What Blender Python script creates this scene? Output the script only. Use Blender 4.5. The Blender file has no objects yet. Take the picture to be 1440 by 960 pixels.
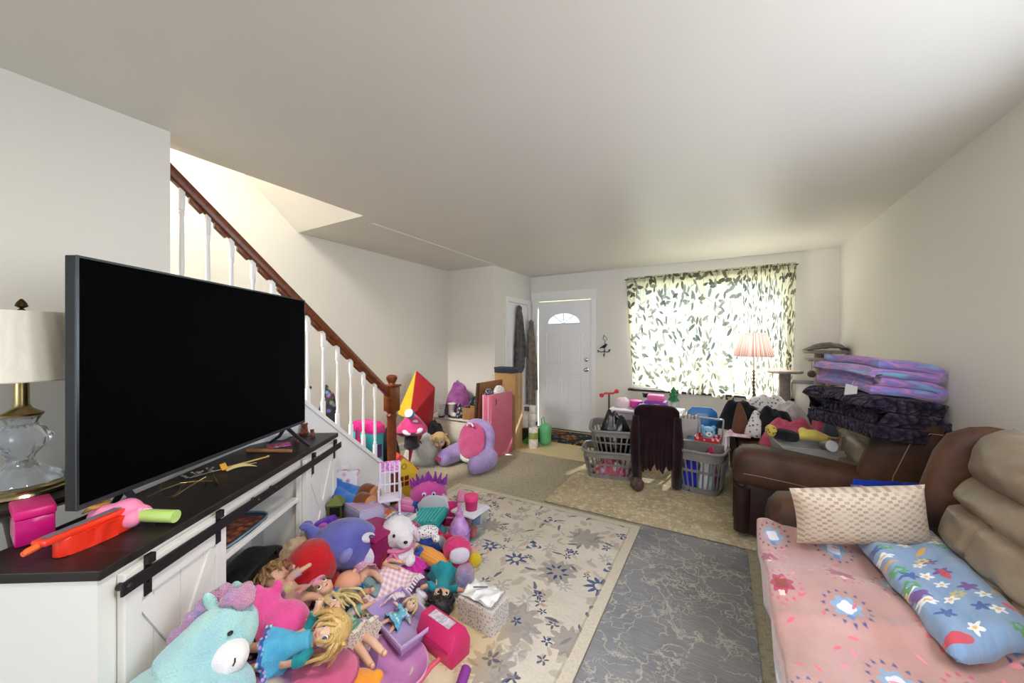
import bpy, bmesh, math, random
from mathutils import Vector, Matrix, Euler, noise as mnoise
R = math.radians
PI = math.pi
rnd = random.Random(7)
SC = bpy.context.scene
COL = SC.collection
# ---------------------------------------------------------------- camera frame
F, YAW, H = 515.0, R(29.8), 1.39
CAM = Vector((0, 0, H))
FW = Vector((-math.sin(YAW), math.cos(YAW), 0))
RT = Vector((math.cos(YAW), math.sin(YAW), 0))
def ray(u, v): return FW * F + RT * (u - 720) + Vector((0, 0, 480 - v))
def PZ(u, v, z=0.0):
    d = ray(u, v); return CAM + d * ((z - H) / d.z)
def PY(u, v, y):
    d = ray(u, v); return CAM + d * (y / d.y)
def PX(u, v, x):
    d = ray(u, v); return CAM + d * (x / d.x)
def PD(u, v, dep): return CAM + ray(u, v) * (dep / F)
def CF(r, d, z=0.0): return RT * r + FW * d + Vector((0, 0, z))
CROT = YAW            # z rotation that turns local +X to camera right, +Y to camera forward
def T(x=0, y=0, z=0): return Matrix.Translation((x, y, z))
def RX(a): return Matrix.Rotation(R(a), 4, 'X')
def RY(a): return Matrix.Rotation(R(a), 4, 'Y')
def RZ(a): return Matrix.Rotation(R(a), 4, 'Z')
def SCL(x, y, z): return Matrix.Diagonal((x, y, z, 1))
# ---------------------------------------------------------------- mesh builder
class B:
    def __init__(s): s.bm = bmesh.new(); s.M = Matrix.Identity(4)
    def V(s, p): return s.bm.verts.new(s.M @ Vector(p))
    def face(s, vs):
        try: return s.bm.faces.new(vs)
        except ValueError: return None
    def box(s, lo, hi, bev=0.0, seg=2):
        x0, y0, z0 = lo; x1, y1, z1 = hi
        vs = [s.V(p) for p in ((x0,y0,z0),(x1,y0,z0),(x1,y1,z0),(x0,y1,z0),(x0,y0,z1),(x1,y0,z1),(x1,y1,z1),(x0,y1,z1))]
        fs = [s.face([vs[i] for i in q]) for q in ((3,2,1,0),(4,5,6,7),(0,1,5,4),(1,2,6,5),(2,3,7,6),(3,0,4,7))]
        if bev > 0:
            es = list({e for f in fs for e in f.edges})
            bmesh.ops.bevel(s.bm, geom=es, offset=bev, segments=seg, profile=0.5, affect='EDGES', clamp_overlap=True)
        return s
    def cbox(s, c, d, bev=0.0, seg=2):
        return s.box([c[i]-d[i]/2 for i in range(3)], [c[i]+d[i]/2 for i in range(3)], bev, seg)
    def rings(s, rings, close=True, cap=True):
        rv = [[s.V(p) for p in r] for r in rings]
        n = len(rv[0])
        for a, b in zip(rv, rv[1:]):
            for i in range(n if close else n-1):
                j = (i+1) % n
                s.face([a[i], a[j], b[j], b[i]])
        if cap and close:
            s.face(list(reversed(rv[0]))); s.face(rv[-1])
        return s
    def lathe(s, prof, seg=20, fn=None):
        rs = []
        for r, z in prof:
            r = max(r, 1e-4)
            rs.append([((r if fn is None else r*fn(2*PI*i/seg, z))*math.cos(2*PI*i/seg), (r if fn is None else r*fn(2*PI*i/seg, z))*math.sin(2*PI*i/seg), z) for i in range(seg)])
        return s.rings(rs)
    def cyl(s, p, q, r, r2=None, seg=12):
        return s.tube([p, q], [r, r if r2 is None else r2], seg)
    def tube(s, pts, r, seg=8, cap=True, closed=False):
        pts = [Vector(p) for p in pts]; n = len(pts)
        rr = r if isinstance(r, (list, tuple)) else [r]*n
        up = None; rs = []
        for i in range(n):
            if closed: t = pts[(i+1) % n] - pts[i-1]
            else: t = pts[min(i+1, n-1)] - pts[max(i-1, 0)]
            t = t.normalized() if t.length > 1e-9 else Vector((0, 0, 1))
            if up is None:
                up = t.orthogonal().normalized()
            else:
                up = up - t*up.dot(t)
                up = up.normalized() if up.length > 1e-6 else t.orthogonal().normalized()
            w = t.cross(up)
            rs.append([pts[i] + (up*math.cos(2*PI*k/seg) + w*math.sin(2*PI*k/seg))*rr[i] for k in range(seg)])
        if closed: rs.append(rs[0]); cap = False
        s.rings(rs, cap=cap)
        if closed: bmesh.ops.remove_doubles(s.bm, verts=s.bm.verts, dist=1e-6)
        return s
    def ball(s, c, rad, M=None, seg=16, n=1.0, n2=None):
        """superellipsoid: n = 1 round, smaller = boxier"""
        if not isinstance(rad, (tuple, list)): rad = (rad,)*3
        n2 = n if n2 is None else n2
        sg = lambda x, e: math.copysign(abs(x)**e, x)
        K = seg//2; rs = []
        old = s.M; s.M = old @ T(*c) @ (M or Matrix.Identity(4))
        for j in range(1, K):
            th = -PI/2 + PI*j/K
            rs.append([(rad[0]*sg(math.cos(th), n)*sg(math.cos(2*PI*i/seg), n2), rad[1]*sg(math.cos(th), n)*sg(math.sin(2*PI*i/seg), n2), rad[2]*sg(math.sin(th), n)) for i in range(seg)])
        rv = [[s.V(p) for p in r] for r in rs]
        lo, hi = s.V((0, 0, -rad[2])), s.V((0, 0, rad[2]))
        for a, b in zip(rv, rv[1:]):
            for i in range(seg):
                s.face([a[i], a[(i+1) % seg], b[(i+1) % seg], b[i]])
        for i in range(seg):
            s.face([lo, rv[0][(i+1) % seg], rv[0][i]]); s.face([hi, rv[-1][i], rv[-1][(i+1) % seg]])
        s.M = old
        return s
    def prism(s, pts, d, bev=0.0):
        """outline in local XY, extruded along +Z by d"""
        a = [s.V((p[0], p[1], 0)) for p in pts]; b = [s.V((p[0], p[1], d)) for p in pts]; n = len(pts)
        fs = [s.face(list(reversed(a))), s.face(b)]
        for i in range(n): fs.append(s.face([a[i], a[(i+1) % n], b[(i+1) % n], b[i]]))
        if bev:
            es = list({e for f in fs if f for e in f.edges})
            bmesh.ops.bevel(s.bm, geom=es, offset=bev, segments=2, profile=0.5, affect='EDGES', clamp_overlap=True)
        return s
    def grid(s, fn, nu, nv, uv=True, thick=0.0, mid=False):
        """surface fn(a, b), a and b in 0..1; thick > 0 gives it a back"""
        P = [[Vector(fn(i/nu, j/nv)) for j in range(nv+1)] for i in range(nu+1)]
        L = s.bm.loops.layers.uv.verify() if uv else None
        def sheet(Q, flip):
            vv = [[s.V(p) for p in row] for row in Q]
            for i in range(nu):
                for j in range(nv):
                    q = [(i, j), (i+1, j), (i+1, j+1), (i, j+1)]
                    if flip: q.reverse()
                    f = s.face([vv[a][b] for a, b in q])
                    if f and L:
                        for lp, (a, b) in zip(f.loops, q): lp[L].uv = (a/nu, b/nv)
            return vv
        if thick and mid:
            N_ = []
            for i in range(nu+1):
                row = []
                for j in range(nv+1):
                    a = P[min(i+1, nu)][j] - P[max(i-1, 0)][j]; b = P[i][min(j+1, nv)] - P[i][max(j-1, 0)]
                    nn = a.cross(b); row.append(nn.normalized() if nn.length > 1e-9 else Vector((0, 0, 1)))
                N_.append(row)
            P = [[P[i][j]+N_[i][j]*thick/2 for j in range(nv+1)] for i in range(nu+1)]
        top = sheet(P, False)
        if thick:
            Q = []
            for i in range(nu+1):
                row = []
                for j in range(nv+1):
                    a = P[min(i+1, nu)][j] - P[max(i-1, 0)][j]; b = P[i][min(j+1, nv)] - P[i][max(j-1, 0)]
                    nn = a.cross(b); nn = nn.normalized() if nn.length > 1e-9 else Vector((0, 0, 1))
                    row.append(P[i][j] - nn*thick)
                Q.append(row)
            bot = sheet(Q, True)
            rim = [(i, 0) for i in range(nu)] + [(nu, j) for j in range(nv)] + [(i, nv) for i in range(nu, 0, -1)] + [(0, j) for j in range(nv, 0, -1)]
            for k in range(len(rim)):
                (a, b), (c, d) = rim[k], rim[(k+1) % len(rim)]
                f = s.face([top[c][d], top[a][b], bot[a][b], bot[c][d]])
                if f and L:
                    for lp, (x, y) in zip(f.loops, ((c, d), (a, b), (a, b), (c, d))): lp[L].uv = (x/nu, y/nv)
        return s
    def pillow(s, w, h, t, p=3.0, k=1.0, fn=None, n=24, corner=0.06):
        """closed cushion in local XY, thickness along Z (+t front, -t*k back)"""
        L = s.bm.loops.layers.uv.verify()
        def pt(i, j, sg):
            a, b = i/n*2-1, j/n*2-1
            g = max(0, (1-abs(a)**p))**0.5 * max(0, (1-abs(b)**p))**0.5
            e = fn(a, b) if (fn and sg > 0) else 0
            x = a*w/2*(1 - corner*(1-abs(b)**2)*abs(a)); y = b*h/2*(1 - corner*(1-abs(a)**2)*abs(b))
            return (x, y, (t*g + e*min(1, g*2)) if sg > 0 else -t*k*g)
        vt, vb = {}, {}
        for i in range(n+1):
            for j in range(n+1):
                vt[i, j] = s.V(pt(i, j, 1))
                vb[i, j] = vt[i, j] if i in (0, n) or j in (0, n) else s.V(pt(i, j, -1))
        for i in range(n):
            for j in range(n):
                q = [(i, j), (i+1, j), (i+1, j+1), (i, j+1)]
                for vs, qq in ((vt, q), (vb, q[::-1])):
                    f = s.face([vs[x] for x in qq])
                    if f:
                        for lp, (a, b) in zip(f.loops, qq): lp[L].uv = (a/n, b/n)
        return s
    def jitter(s, amp, freq, seed=0, only=None):
        o = Vector((seed*13.7, seed*7.1, seed*3.3))
        s.bm.normal_update()
        mv = [(v, v.normal.copy(), mnoise.noise(v.co*freq + o)) for v in s.bm.verts]
        for v, nn, f in mv: v.co += nn*amp*f
        return s
    def obj(s, name, m, parent=None, smooth=True, sub=0, loc=None, sharp=40):
        bmesh.ops.recalc_face_normals(s.bm, faces=s.bm.faces)
        me = bpy.data.meshes.new(name); s.bm.to_mesh(me); s.bm.free()
        return link(name, me, m, parent, smooth, sub, sharp)
def link(name, me, m, parent=None, smooth=True, sub=0, sharp=40):
    if smooth:
        for p in me.polygons: p.use_smooth = True
        if sharp and hasattr(me, 'set_sharp_from_angle'): me.set_sharp_from_angle(angle=R(sharp))
    o = bpy.data.objects.new(name, me); COL.objects.link(o)
    for mm in (m if isinstance(m, (list, tuple)) else [m]): me.materials.append(mm)
    if parent is not None: o.parent = parent
    if sub:
        md = o.modifiers.new('Subdivision', 'SUBSURF'); md.levels = sub; md.render_levels = sub
    return o
def applied(o):
    dg = bpy.context.evaluated_depsgraph_get(); dg.update()
    me = bpy.data.meshes.new_from_object(o.evaluated_get(dg), depsgraph=dg)
    return me
def blob(b, name, m, parent=None, voxel=0.008, smooth_it=4, jit=None):
    """weld overlapping volumes of a builder into one continuous skin"""
    bmesh.ops.recalc_face_normals(b.bm, faces=b.bm.faces)
    me = bpy.data.meshes.new('t'); b.bm.to_mesh(me); b.bm.free()
    t = bpy.data.objects.new('t', me); COL.objects.link(t)
    md = t.modifiers.new('r', 'REMESH'); md.mode = 'VOXEL'; md.voxel_size = voxel
    if smooth_it:
        ms = t.modifiers.new('s', 'SMOOTH'); ms.iterations = smooth_it; ms.factor = 0.5
    r = applied(t)
    bpy.data.objects.remove(t); bpy.data.meshes.remove(me)
    r.name = name
    if jit:
        amp, freq, seed = jit
        o = Vector((seed*13.7, seed*7.1, seed*3.3))
        ns = [v.normal.copy() for v in r.vertices]
        for v, nn in zip(r.vertices, ns): v.co += nn*amp*mnoise.noise(v.co*freq + o)
    return link(name, r, m, parent, True, 0, 0)
def skin(name, chains, m, parent=None, root=0, sub=2):
    """chains: list of [(point, radius), ...]; points that coincide weld"""
    key, vs, es, rr = {}, [], [], []
    for ch in chains:
        prev = None
        for p, r in ch:
            k = tuple(round(c, 5) for c in p)
            if k not in key: key[k] = len(vs); vs.append(p); rr.append(r)
            i = key[k]
            if prev is not None and prev != i: es.append((prev, i))
            prev = i
    me = bpy.data.meshes.new('t'); me.from_pydata(vs, es, [])
    t = bpy.data.objects.new('t', me); COL.objects.link(t)
    md = t.modifiers.new('k', 'SKIN'); md.use_smooth_shade = True
    for i, d in enumerate(me.skin_vertices[0].data): d.radius = (rr[i], rr[i]); d.use_root = (i == root)
    sb = t.modifiers.new('s', 'SUBSURF'); sb.levels = sub; sb.render_levels = sub
    r = applied(t); bpy.data.objects.remove(t); bpy.data.meshes.remove(me); r.name = name
    return link(name, r, m, parent, True, 0, 0)
def tag(o, label=None, cat=None, group=None, kind=None):
    if label: o['label'] = label
    if cat: o['category'] = cat
    if group: o['group'] = group
    if kind: o['kind'] = kind
    return o
def thing(name, label, cat, loc=(0, 0, 0), rot=(0, 0, 0), group=None, M=None):
    o = bpy.data.objects.new(name, None); COL.objects.link(o); o.empty_display_size = 0.05
    if M is not None: o.matrix_world = M
    else: o.location = loc; o.rotation_euler = Euler(tuple(R(a) for a in rot))
    return tag(o, label, cat, group)
def struct(o): o['kind'] = 'structure'; return o
def copy_tree(o, parent=None, label=None):
    c = o.copy(); COL.objects.link(c)
    if parent is not None: c.parent = parent
    if label: c['label'] = label
    for ch in [x for x in bpy.data.objects if x.parent == o]: copy_tree(ch, c)
    return c
# ---------------------------------------------------------------- materials
def lin(h):
    if not isinstance(h, str): return tuple(h)[:3]
    h = h.lstrip('#'); c = [int(h[i:i+2], 16)/255 for i in (0, 2, 4)]
    return tuple(x/12.92 if x <= .04045 else ((x+.055)/1.055)**2.4 for x in c)
def rgba(h): return (*lin(h), 1.0)
class NT:
    def __init__(s, name):
        s.m = bpy.data.materials.new(name); s.m.use_nodes = True; s.t = s.m.node_tree; s.t.nodes.clear()
        s.out = s.new('ShaderNodeOutputMaterial'); s.b = s.new('ShaderNodeBsdfPrincipled')
        s.t.links.new(s.b.outputs[0], s.out.inputs[0])
    def new(s, typ, **p):
        n = s.t.nodes.new(typ)
        for k, v in p.items(): setattr(n, k, v)
        return n
    def put(s, sock, v):
        if isinstance(v, bpy.types.NodeSocket): s.t.links.new(v, sock)
        elif isinstance(v, str): sock.default_value = rgba(v)
        elif isinstance(v, (tuple, list)) and sock.type == 'RGBA': sock.default_value = (*v[:3], 1)
        else: sock.default_value = v
    def set(s, **kw):
        nm = dict(col='Base Color', rough='Roughness', metal='Metallic', normal='Normal', trans='Transmission Weight', sheen='Sheen Weight', coat='Coat Weight', alpha='Alpha', spec='Specular IOR Level', emit='Emission Color', emits='Emission Strength', sss='Subsurface Weight', ior='IOR', sheenr='Sheen Roughness')
        for k, v in kw.items(): s.put(s.b.inputs[nm[k]], v)
        return s
    def math(s, op, a, b=0.0, c=0.0, clamp=False):
        n = s.new('ShaderNodeMath', operation=op, use_clamp=clamp)
        for i, v in enumerate((a, b, c)): s.put(n.inputs[i], v)
        return n.outputs[0]
    def vm(s, op, a, b=(0, 0, 0)):
        n = s.new('ShaderNodeVectorMath', operation=op)
        s.put(n.inputs[0], a); s.put(n.inputs[1], b)
        return n.outputs['Value'] if op in ('LENGTH', 'DOT_PRODUCT', 'DISTANCE') else n.outputs[0]
    def scale(s, a, k):
        n = s.new('ShaderNodeVectorMath', operation='SCALE'); s.put(n.inputs[0], a); s.put(n.inputs['Scale'], k); return n.outputs[0]
    def mix(s, f, a, b):
        n = s.new('ShaderNodeMix', data_type='RGBA'); s.put(n.inputs[0], f); s.put(n.inputs[6], a); s.put(n.inputs[7], b); return n.outputs[2]
    def sep(s, v):
        n = s.new('ShaderNodeSeparateXYZ'); s.put(n.inputs[0], v); return n.outputs[0], n.outputs[1], n.outputs[2]
    def comb(s, x, y, z=0.0):
        n = s.new('ShaderNodeCombineXYZ')
        for i, v in enumerate((x, y, z)): s.put(n.inputs[i], v)
        return n.outputs[0]
    def co(s, kind='Object'): return s.new('ShaderNodeTexCoord').outputs[kind]
    def map(s, v, scale=(1, 1, 1), rot=(0, 0, 0), loc=(0, 0, 0)):
        n = s.new('ShaderNodeMapping'); s.put(n.inputs[0], v); n.inputs['Scale'].default_value = scale
        n.inputs['Rotation'].default_value = rot; n.inputs['Location'].default_value = loc; return n.outputs[0]
    def noise(s, v, sc, det=2.0, rough=.5, dist=0.0):
        n = s.new('ShaderNodeTexNoise'); s.put(n.inputs['Vector'], v)
        n.inputs['Scale'].default_value = sc; n.inputs['Detail'].default_value = det; n.inputs['Roughness'].default_value = rough; n.inputs['Distortion'].default_value = dist
        return n.outputs[0], n.outputs[1]
    def voro(s, v, sc=1.0, feature='F1', dim='3D', rand=1.0):
        n = s.new('ShaderNodeTexVoronoi', feature=feature, voronoi_dimensions=dim); s.put(n.inputs['Vector'], v)
        n.inputs['Scale'].default_value = sc; n.inputs['Randomness'].default_value = rand; return n
    def ramp(s, f, *stops):
        n = s.new('ShaderNodeValToRGB'); s.put(n.inputs[0], f); e = n.color_ramp.elements
        while len(e) < len(stops): e.new(.5)
        for x, (p, c) in zip(e, stops): x.position = p; x.color = rgba(c)
        return n.outputs[0]
    def step(s, f, a, b):
        """0 below a, 1 above b (a may exceed b for the reverse)"""
        n = s.new('ShaderNodeMapRange', clamp=True); s.put(n.inputs[0], f)
        n.inputs[1].default_value = a; n.inputs[2].default_value = b; return n.outputs[0]
    def bump(s, h, strength=.3, dist=.01):
        n = s.new('ShaderNodeBump'); s.put(n.inputs['Height'], h); n.inputs['Strength'].default_value = strength; n.inputs['Distance'].default_value = dist; return n.outputs[0]
    def cell(s, v, sc, rand=1.0):
        """per-cell local coordinates (turned at random) and two random numbers"""
        p = s.scale(v, sc); n = s.voro(p, 1.0, 'F1', '2D', rand)
        d = s.vm('SUBTRACT', p, n.outputs['Position'])
        r, g, b = s.sep(n.outputs['Color'])
        vr = s.new('ShaderNodeVectorRotate', rotation_type='Z_AXIS'); s.put(vr.inputs['Vector'], d); s.put(vr.inputs['Angle'], s.math('MULTIPLY', r, 6.283))
        x, y, z = s.sep(vr.outputs[0])
        return x, y, g, b
    def leaf(s, x, y, a, b, soft=.25):
        q = s.math('ADD', s.math('POWER', s.math('ABSOLUTE', s.math('DIVIDE', x, a)), 1.5), s.math('POWER', s.math('DIVIDE', y, b), 2.0))
        return s.step(q, 1.0, 1.0-soft)
    def flower(s, x, y, r, n, inner=.25, dep=.5, soft=.08):
        rad = s.math('SQRT', s.math('ADD', s.math('MULTIPLY', x, x), s.math('MULTIPLY', y, y)))
        an = s.math('ARCTAN2', y, x)
        e = s.math('MULTIPLY_ADD', s.math('COSINE', s.math('MULTIPLY', an, n)), r*dep/2, r*(1-dep/2))
        q = s.math('DIVIDE', rad, e)
        m = s.step(q, 1.0, 1.0-soft)
        if inner: m = s.math('MULTIPLY', m, s.step(rad, r*inner*.9, r*inner))
        return m
    def done(s): return s.m
_M = {}
def mat(col, rough=.5, metal=0.0, tex='plain', col2=None, sc=8.0, bump=.25, sheen=0.0, coat=0.0, amt=1.0, spec=.5, name=None):
    key = (col, rough, metal, tex, col2, sc, bump, sheen, coat, amt, spec)
    if key in _M: return _M[key]
    n = NT(name or tex); c = n.co()
    base = lin(col); second = lin(col2) if col2 else tuple(x*.78 for x in base)
    n.set(rough=rough, metal=metal, sheen=sheen, coat=coat, spec=spec)
    if tex == 'plain':
        f, _ = n.noise(c, sc, 3); n.set(col=n.mix(n.step(f, .35, .75), base, tuple(x*.93 for x in base)) if not col2 else n.mix(n.step(f, .42, .58), base, second))
    elif tex == 'plush':
        f, _ = n.noise(c, sc, 3); g, _ = n.noise(c, 190, 2); k, _ = n.noise(c, 45, 2)
        n.set(col=n.mix(n.step(f, .35, .68), base, second), sheen=.35 if not sheen else sheen, rough=.95, spec=.15,
              normal=n.bump(n.math('ADD', g, n.math('MULTIPLY', k, .8)), bump*1.6, .012))
    elif tex == 'cloth':
        f, _ = n.noise(c, sc, 3); g, _ = n.noise(c, 260, 1); k, _ = n.noise(c, 14, 3)
        n.set(col=n.mix(n.step(f, .4, .65), base, second), rough=.92, spec=.15, sheen=.15,
              normal=n.bump(n.math('ADD', n.math('MULTIPLY', g, .35), k), bump, .03))
    elif tex == 'wood':
        v = n.map(c, (1, 9, 9)); f, _ = n.noise(v, sc, 5, .6, .8); g, _ = n.noise(c, 3, 2)
        n.set(col=n.mix(n.step(f, .3, .7), base, second), normal=n.bump(f, bump*.4, .004))
    elif tex == 'leather':
        f, _ = n.noise(c, sc*.35, 4, .6); vr = n.voro(c, 130, 'DISTANCE_TO_EDGE'); k, _ = n.noise(c, 11, 4)
        n.set(col=n.mix(n.step(f, .36, .66), base, second), rough=n.math('MULTIPLY_ADD', k, .25, rough-.1),
              normal=n.bump(n.math('ADD', n.math('MULTIPLY', vr.outputs[0], .6), n.math('MULTIPLY', k, 2.2)), bump, .006))
    elif tex == 'paint':
        g, _ = n.noise(c, 120, 3); f, _ = n.noise(c, 1.2, 3)
        n.set(col=n.mix(f, base, tuple(x*.95 for x in base)), normal=n.bump(g, bump*.3, .003))
    elif tex == 'dots':
        v = n.voro(n.scale(c, sc), 1.0, 'F1', '3D', .6)
        n.set(col=n.mix(n.step(v.outputs[0], .34, .30), base, second), rough=.9, sheen=.2)
    elif tex == 'check':
        x, y, z = n.sep(n.scale(c, sc)); a = n.step(n.math('PINGPONG', x, .5), .24, .27); b = n.step(n.math('PINGPONG', y, .5), .24, .27)
        n.set(col=n.mix(n.math('MULTIPLY', n.math('ADD', a, b), .5), base, second), rough=.9, sheen=.2)
    elif tex == 'print':
        v = n.voro(n.scale(c, sc)); cc = n.new('ShaderNodeHueSaturation'); n.put(cc.inputs['Color'], v.outputs['Color']); cc.inputs['Saturation'].default_value = 1.3
        n.set(col=n.mix(n.step(v.outputs[0], .55, .25), base, n.mix(.55, cc.outputs[0], second)), normal=n.bump(n.noise(c, 30)[0], bump, .01))
    _M[key] = n.done()
    return _M[key]
def clear(col='#e8ecee', amt=.8, rough=.08, spec=.5):
    key = ('clear', col, amt, rough)
    if key in _M: return _M[key]
    n = NT('clear_plastic'); n.set(col=col, rough=rough, spec=spec)
    tr = n.new('ShaderNodeBsdfTransparent'); tr.inputs[0].default_value = rgba(col)
    mx = n.new('ShaderNodeMixShader'); fr = n.new('ShaderNodeLayerWeight'); fr.inputs[0].default_value = .5
    n.put(mx.inputs[0], n.math('SUBTRACT', amt, n.math('MULTIPLY', n.math('POWER', fr.outputs['Facing'], 4.0), .45), clamp=True))
    n.t.links.new(n.b.outputs[0], mx.inputs[1]); n.t.links.new(tr.outputs[0], mx.inputs[2]); n.t.links.new(mx.outputs[0], n.out.inputs[0])
    _M[key] = n.done(); return n.m
def text_mesh(s, size, depth, font=None):
    cu = bpy.data.curves.new('t', 'FONT'); cu.body = s; cu.size = size; cu.extrude = depth; cu.align_x = 'CENTER'; cu.align_y = 'CENTER'
    o = bpy.data.objects.new('t', cu); COL.objects.link(o); me = applied(o); bpy.data.objects.remove(o); bpy.data.curves.remove(cu)
    return me
# ================================================================ ROOM
WALL = mat('#e4e0d5', .75, tex='paint', bump=.25)
CEIL = mat('#dedacf', .42, tex='paint', bump=.3, spec=.35)
TRIM = mat('#efeeea', .4, tex='paint', bump=.1)
OAK = mat('#7d3f18', .35, tex='wood', col2='#552609', sc=4, bump=.3)
BLACK = mat('#0b0b0d', .45)
CHROME = mat('#c9c9c7', .18, 1.0)
BRASS = mat('#b89a55', .25, 1.0)
XL, XS, XR, YB, YR, ZC = -2.4, -3.55, 1.14, 5.37, -5.6, 2.44   # near wall, stair wall, far side, back, rear, ceiling

def carpet_mat():
    n = NT('carpet'); c = n.co(); f, _ = n.noise(c, 2.2, 4); g, _ = n.noise(c, 150, 2, .7); k, _ = n.noise(c, 35, 3)
    col = n.mix(n.step(f, .3, .7), '#ab9f80', '#958b71'); col = n.mix(n.step(g, .35, .7), col, '#c6bca2'); col = n.mix(n.math('MULTIPLY', n.step(k, .5, .7), .4), col, '#6b5f52')
    return n.set(col=col, rough=1, spec=.05, sheen=.1, normal=n.bump(n.math('ADD', g, k), .7, .02)).done()
def vinyl_mat():
    n = NT('vinyl'); c = n.co(); f, _ = n.noise(c, 9, 4); x, y, z = n.sep(n.scale(c, 3.3))
    l = n.math('MAXIMUM', n.step(n.math('PINGPONG', x, .5), .02, .008), n.step(n.math('PINGPONG', y, .5), .02, .008))
    return n.set(col=n.mix(n.math('MULTIPLY', l, .35), n.mix(f, '#d2c190', '#c2ae7d'), '#9a8a63'), rough=.4).done()
def remnant_mat():
    n = NT('low_pile_carpet'); c = n.co(); f, _ = n.noise(c, 3, 5, .6); g, _ = n.noise(c, 120, 2, .7); k, _ = n.noise(c, 28, 3, .7)
    col = n.mix(n.step(f, .35, .65), '#bfaf8d', '#a89878'); col = n.mix(n.step(k, .48, .66), col, '#d6cab0'); col = n.mix(n.math('MULTIPLY', n.step(g, .45, .7), .55), col, '#857656')
    return n.set(col=col, rough=1, spec=.05, normal=n.bump(g, .5, .01)).done()

def wallbox(name, *boxes, m=WALL):
    b = B()
    for lo, hi in boxes: b.box(lo, hi)
    return struct(b.obj(name, m, smooth=False))
wallbox('floor', ((XS-.1, YR-.1, -.1), (XR+.1, YB+.1, 0)), m=carpet_mat())
wallbox('floor_entry', ((-2.72, 4.08, 0), (-.9, YB, .006)), m=vinyl_mat())
QY0, QY1, QZ0, QZ1 = .2, 2.2, 1.12, 2.22                     # added side window above the sofa, out of frame, for fill light
wallbox('wall_right', ((XR, YR, 0), (XR+.1, QY0, ZC)), ((XR, QY1, 0), (XR+.1, YB+.1, ZC)), ((XR, QY0, 0), (XR+.1, QY1, QZ0)), ((XR, QY0, QZ1), (XR+.1, QY1, ZC)))
wallbox('wall_left', ((XL-.12, YR, 0), (XL, .742, ZC)))
wallbox('wall_stair', ((XS-.1, YR, 0), (XS, 4.27, 4.6)))
wallbox('wall_closet_front', ((XS-.1, 4.27, 0), (-2.72, 4.37, ZC)))
CY0, CY1, CZ1 = 4.62, 5.28, 1.98
wallbox('wall_closet_side', ((-2.82, 4.37, 0), (-2.72, CY0, ZC)), ((-2.82, CY1, 0), (-2.72, YB, ZC)), ((-2.82, CY0, CZ1), (-2.72, CY1, ZC)))
DX0, DX1, DZ1 = -2.60, -1.70, 2.04
WX0, WX1, WZ0, WZ1 = -1.10, .68, .73, 2.18
wallbox('wall_back', ((-3.6, YB, 0), (DX0, YB+.14, ZC)), ((DX0, YB, DZ1), (DX1, YB+.14, ZC)), ((DX1, YB, 0), (WX0, YB+.14, ZC)),
        ((WX0, YB, 0), (WX1, YB+.14, WZ0)), ((WX0, YB, WZ1), (WX1, YB+.14, ZC)), ((WX1, YB, 0), (XR+.1, YB+.14, ZC)))
# rear wall, behind the camera, with an added wide window for fill light
RX0, RX1, RZ0, RZ1 = -2.2, 1.0, .15, 2.25
wallbox('wall_rear', ((XS-.1, YR-.1, 0), (RX0, YR, 4.6)), ((RX1, YR-.1, 0), (XR+.1, YR, ZC)), ((RX0, YR-.1, 0), (RX1, YR, RZ0)), ((RX0, YR-.1, RZ1), (RX1, YR, ZC)))
SX = -2.6                                                     # edge of the stair opening
wallbox('ceiling', ((SX, YR-.1, ZC), (XR+.1, YB+.14, ZC+.12)), ((XS-.1, 2.04, ZC), (SX, YB+.14, ZC+.12)), m=CEIL)
b = B()                                                       # sloping soffit above the stair
b.M = Matrix(((0, 0, 1, XS), (1, 0, 0, 0), (0, 1, 0, 0), (0, 0, 0, 1)))
b.prism([(2.04, ZC), (2.04, ZC+.1), (-.4, ZC+2.16), (-.4, ZC+2.06)], SX-XS)
struct(b.obj('ceiling_stair_soffit', WALL, smooth=False))
wallbox('wall_stairwell', ((SX, YR, ZC+.12), (SX+.08, 2.04, 4.6)))
wallbox('ceiling_upstairs', ((XS-.1, YR-.1, 4.6), (SX+.08, .4, 4.7)), m=CEIL)
wallbox('trim_ceiling_seam', ((-2.74, 2.2, ZC-.008), (-2.68, 4.268, ZC)), m=CEIL)
# baseboards
for nm, lo, hi in (('baseboard_right', (XR-.014, YR, 0), (XR, YB, .09)), ('baseboard_back', (DX1+.1, YB-.014, 0), (XR-.014, YB, .09)),
                   ('baseboard_stair', (XS, 2.3, 0), (XS+.014, 4.27, .09)), ('baseboard_closet', (XS+.014, 4.256, 0), (-2.72, 4.27, .09))):
    b = B().box(lo, hi, .004); struct(b.obj(nm, TRIM))

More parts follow.
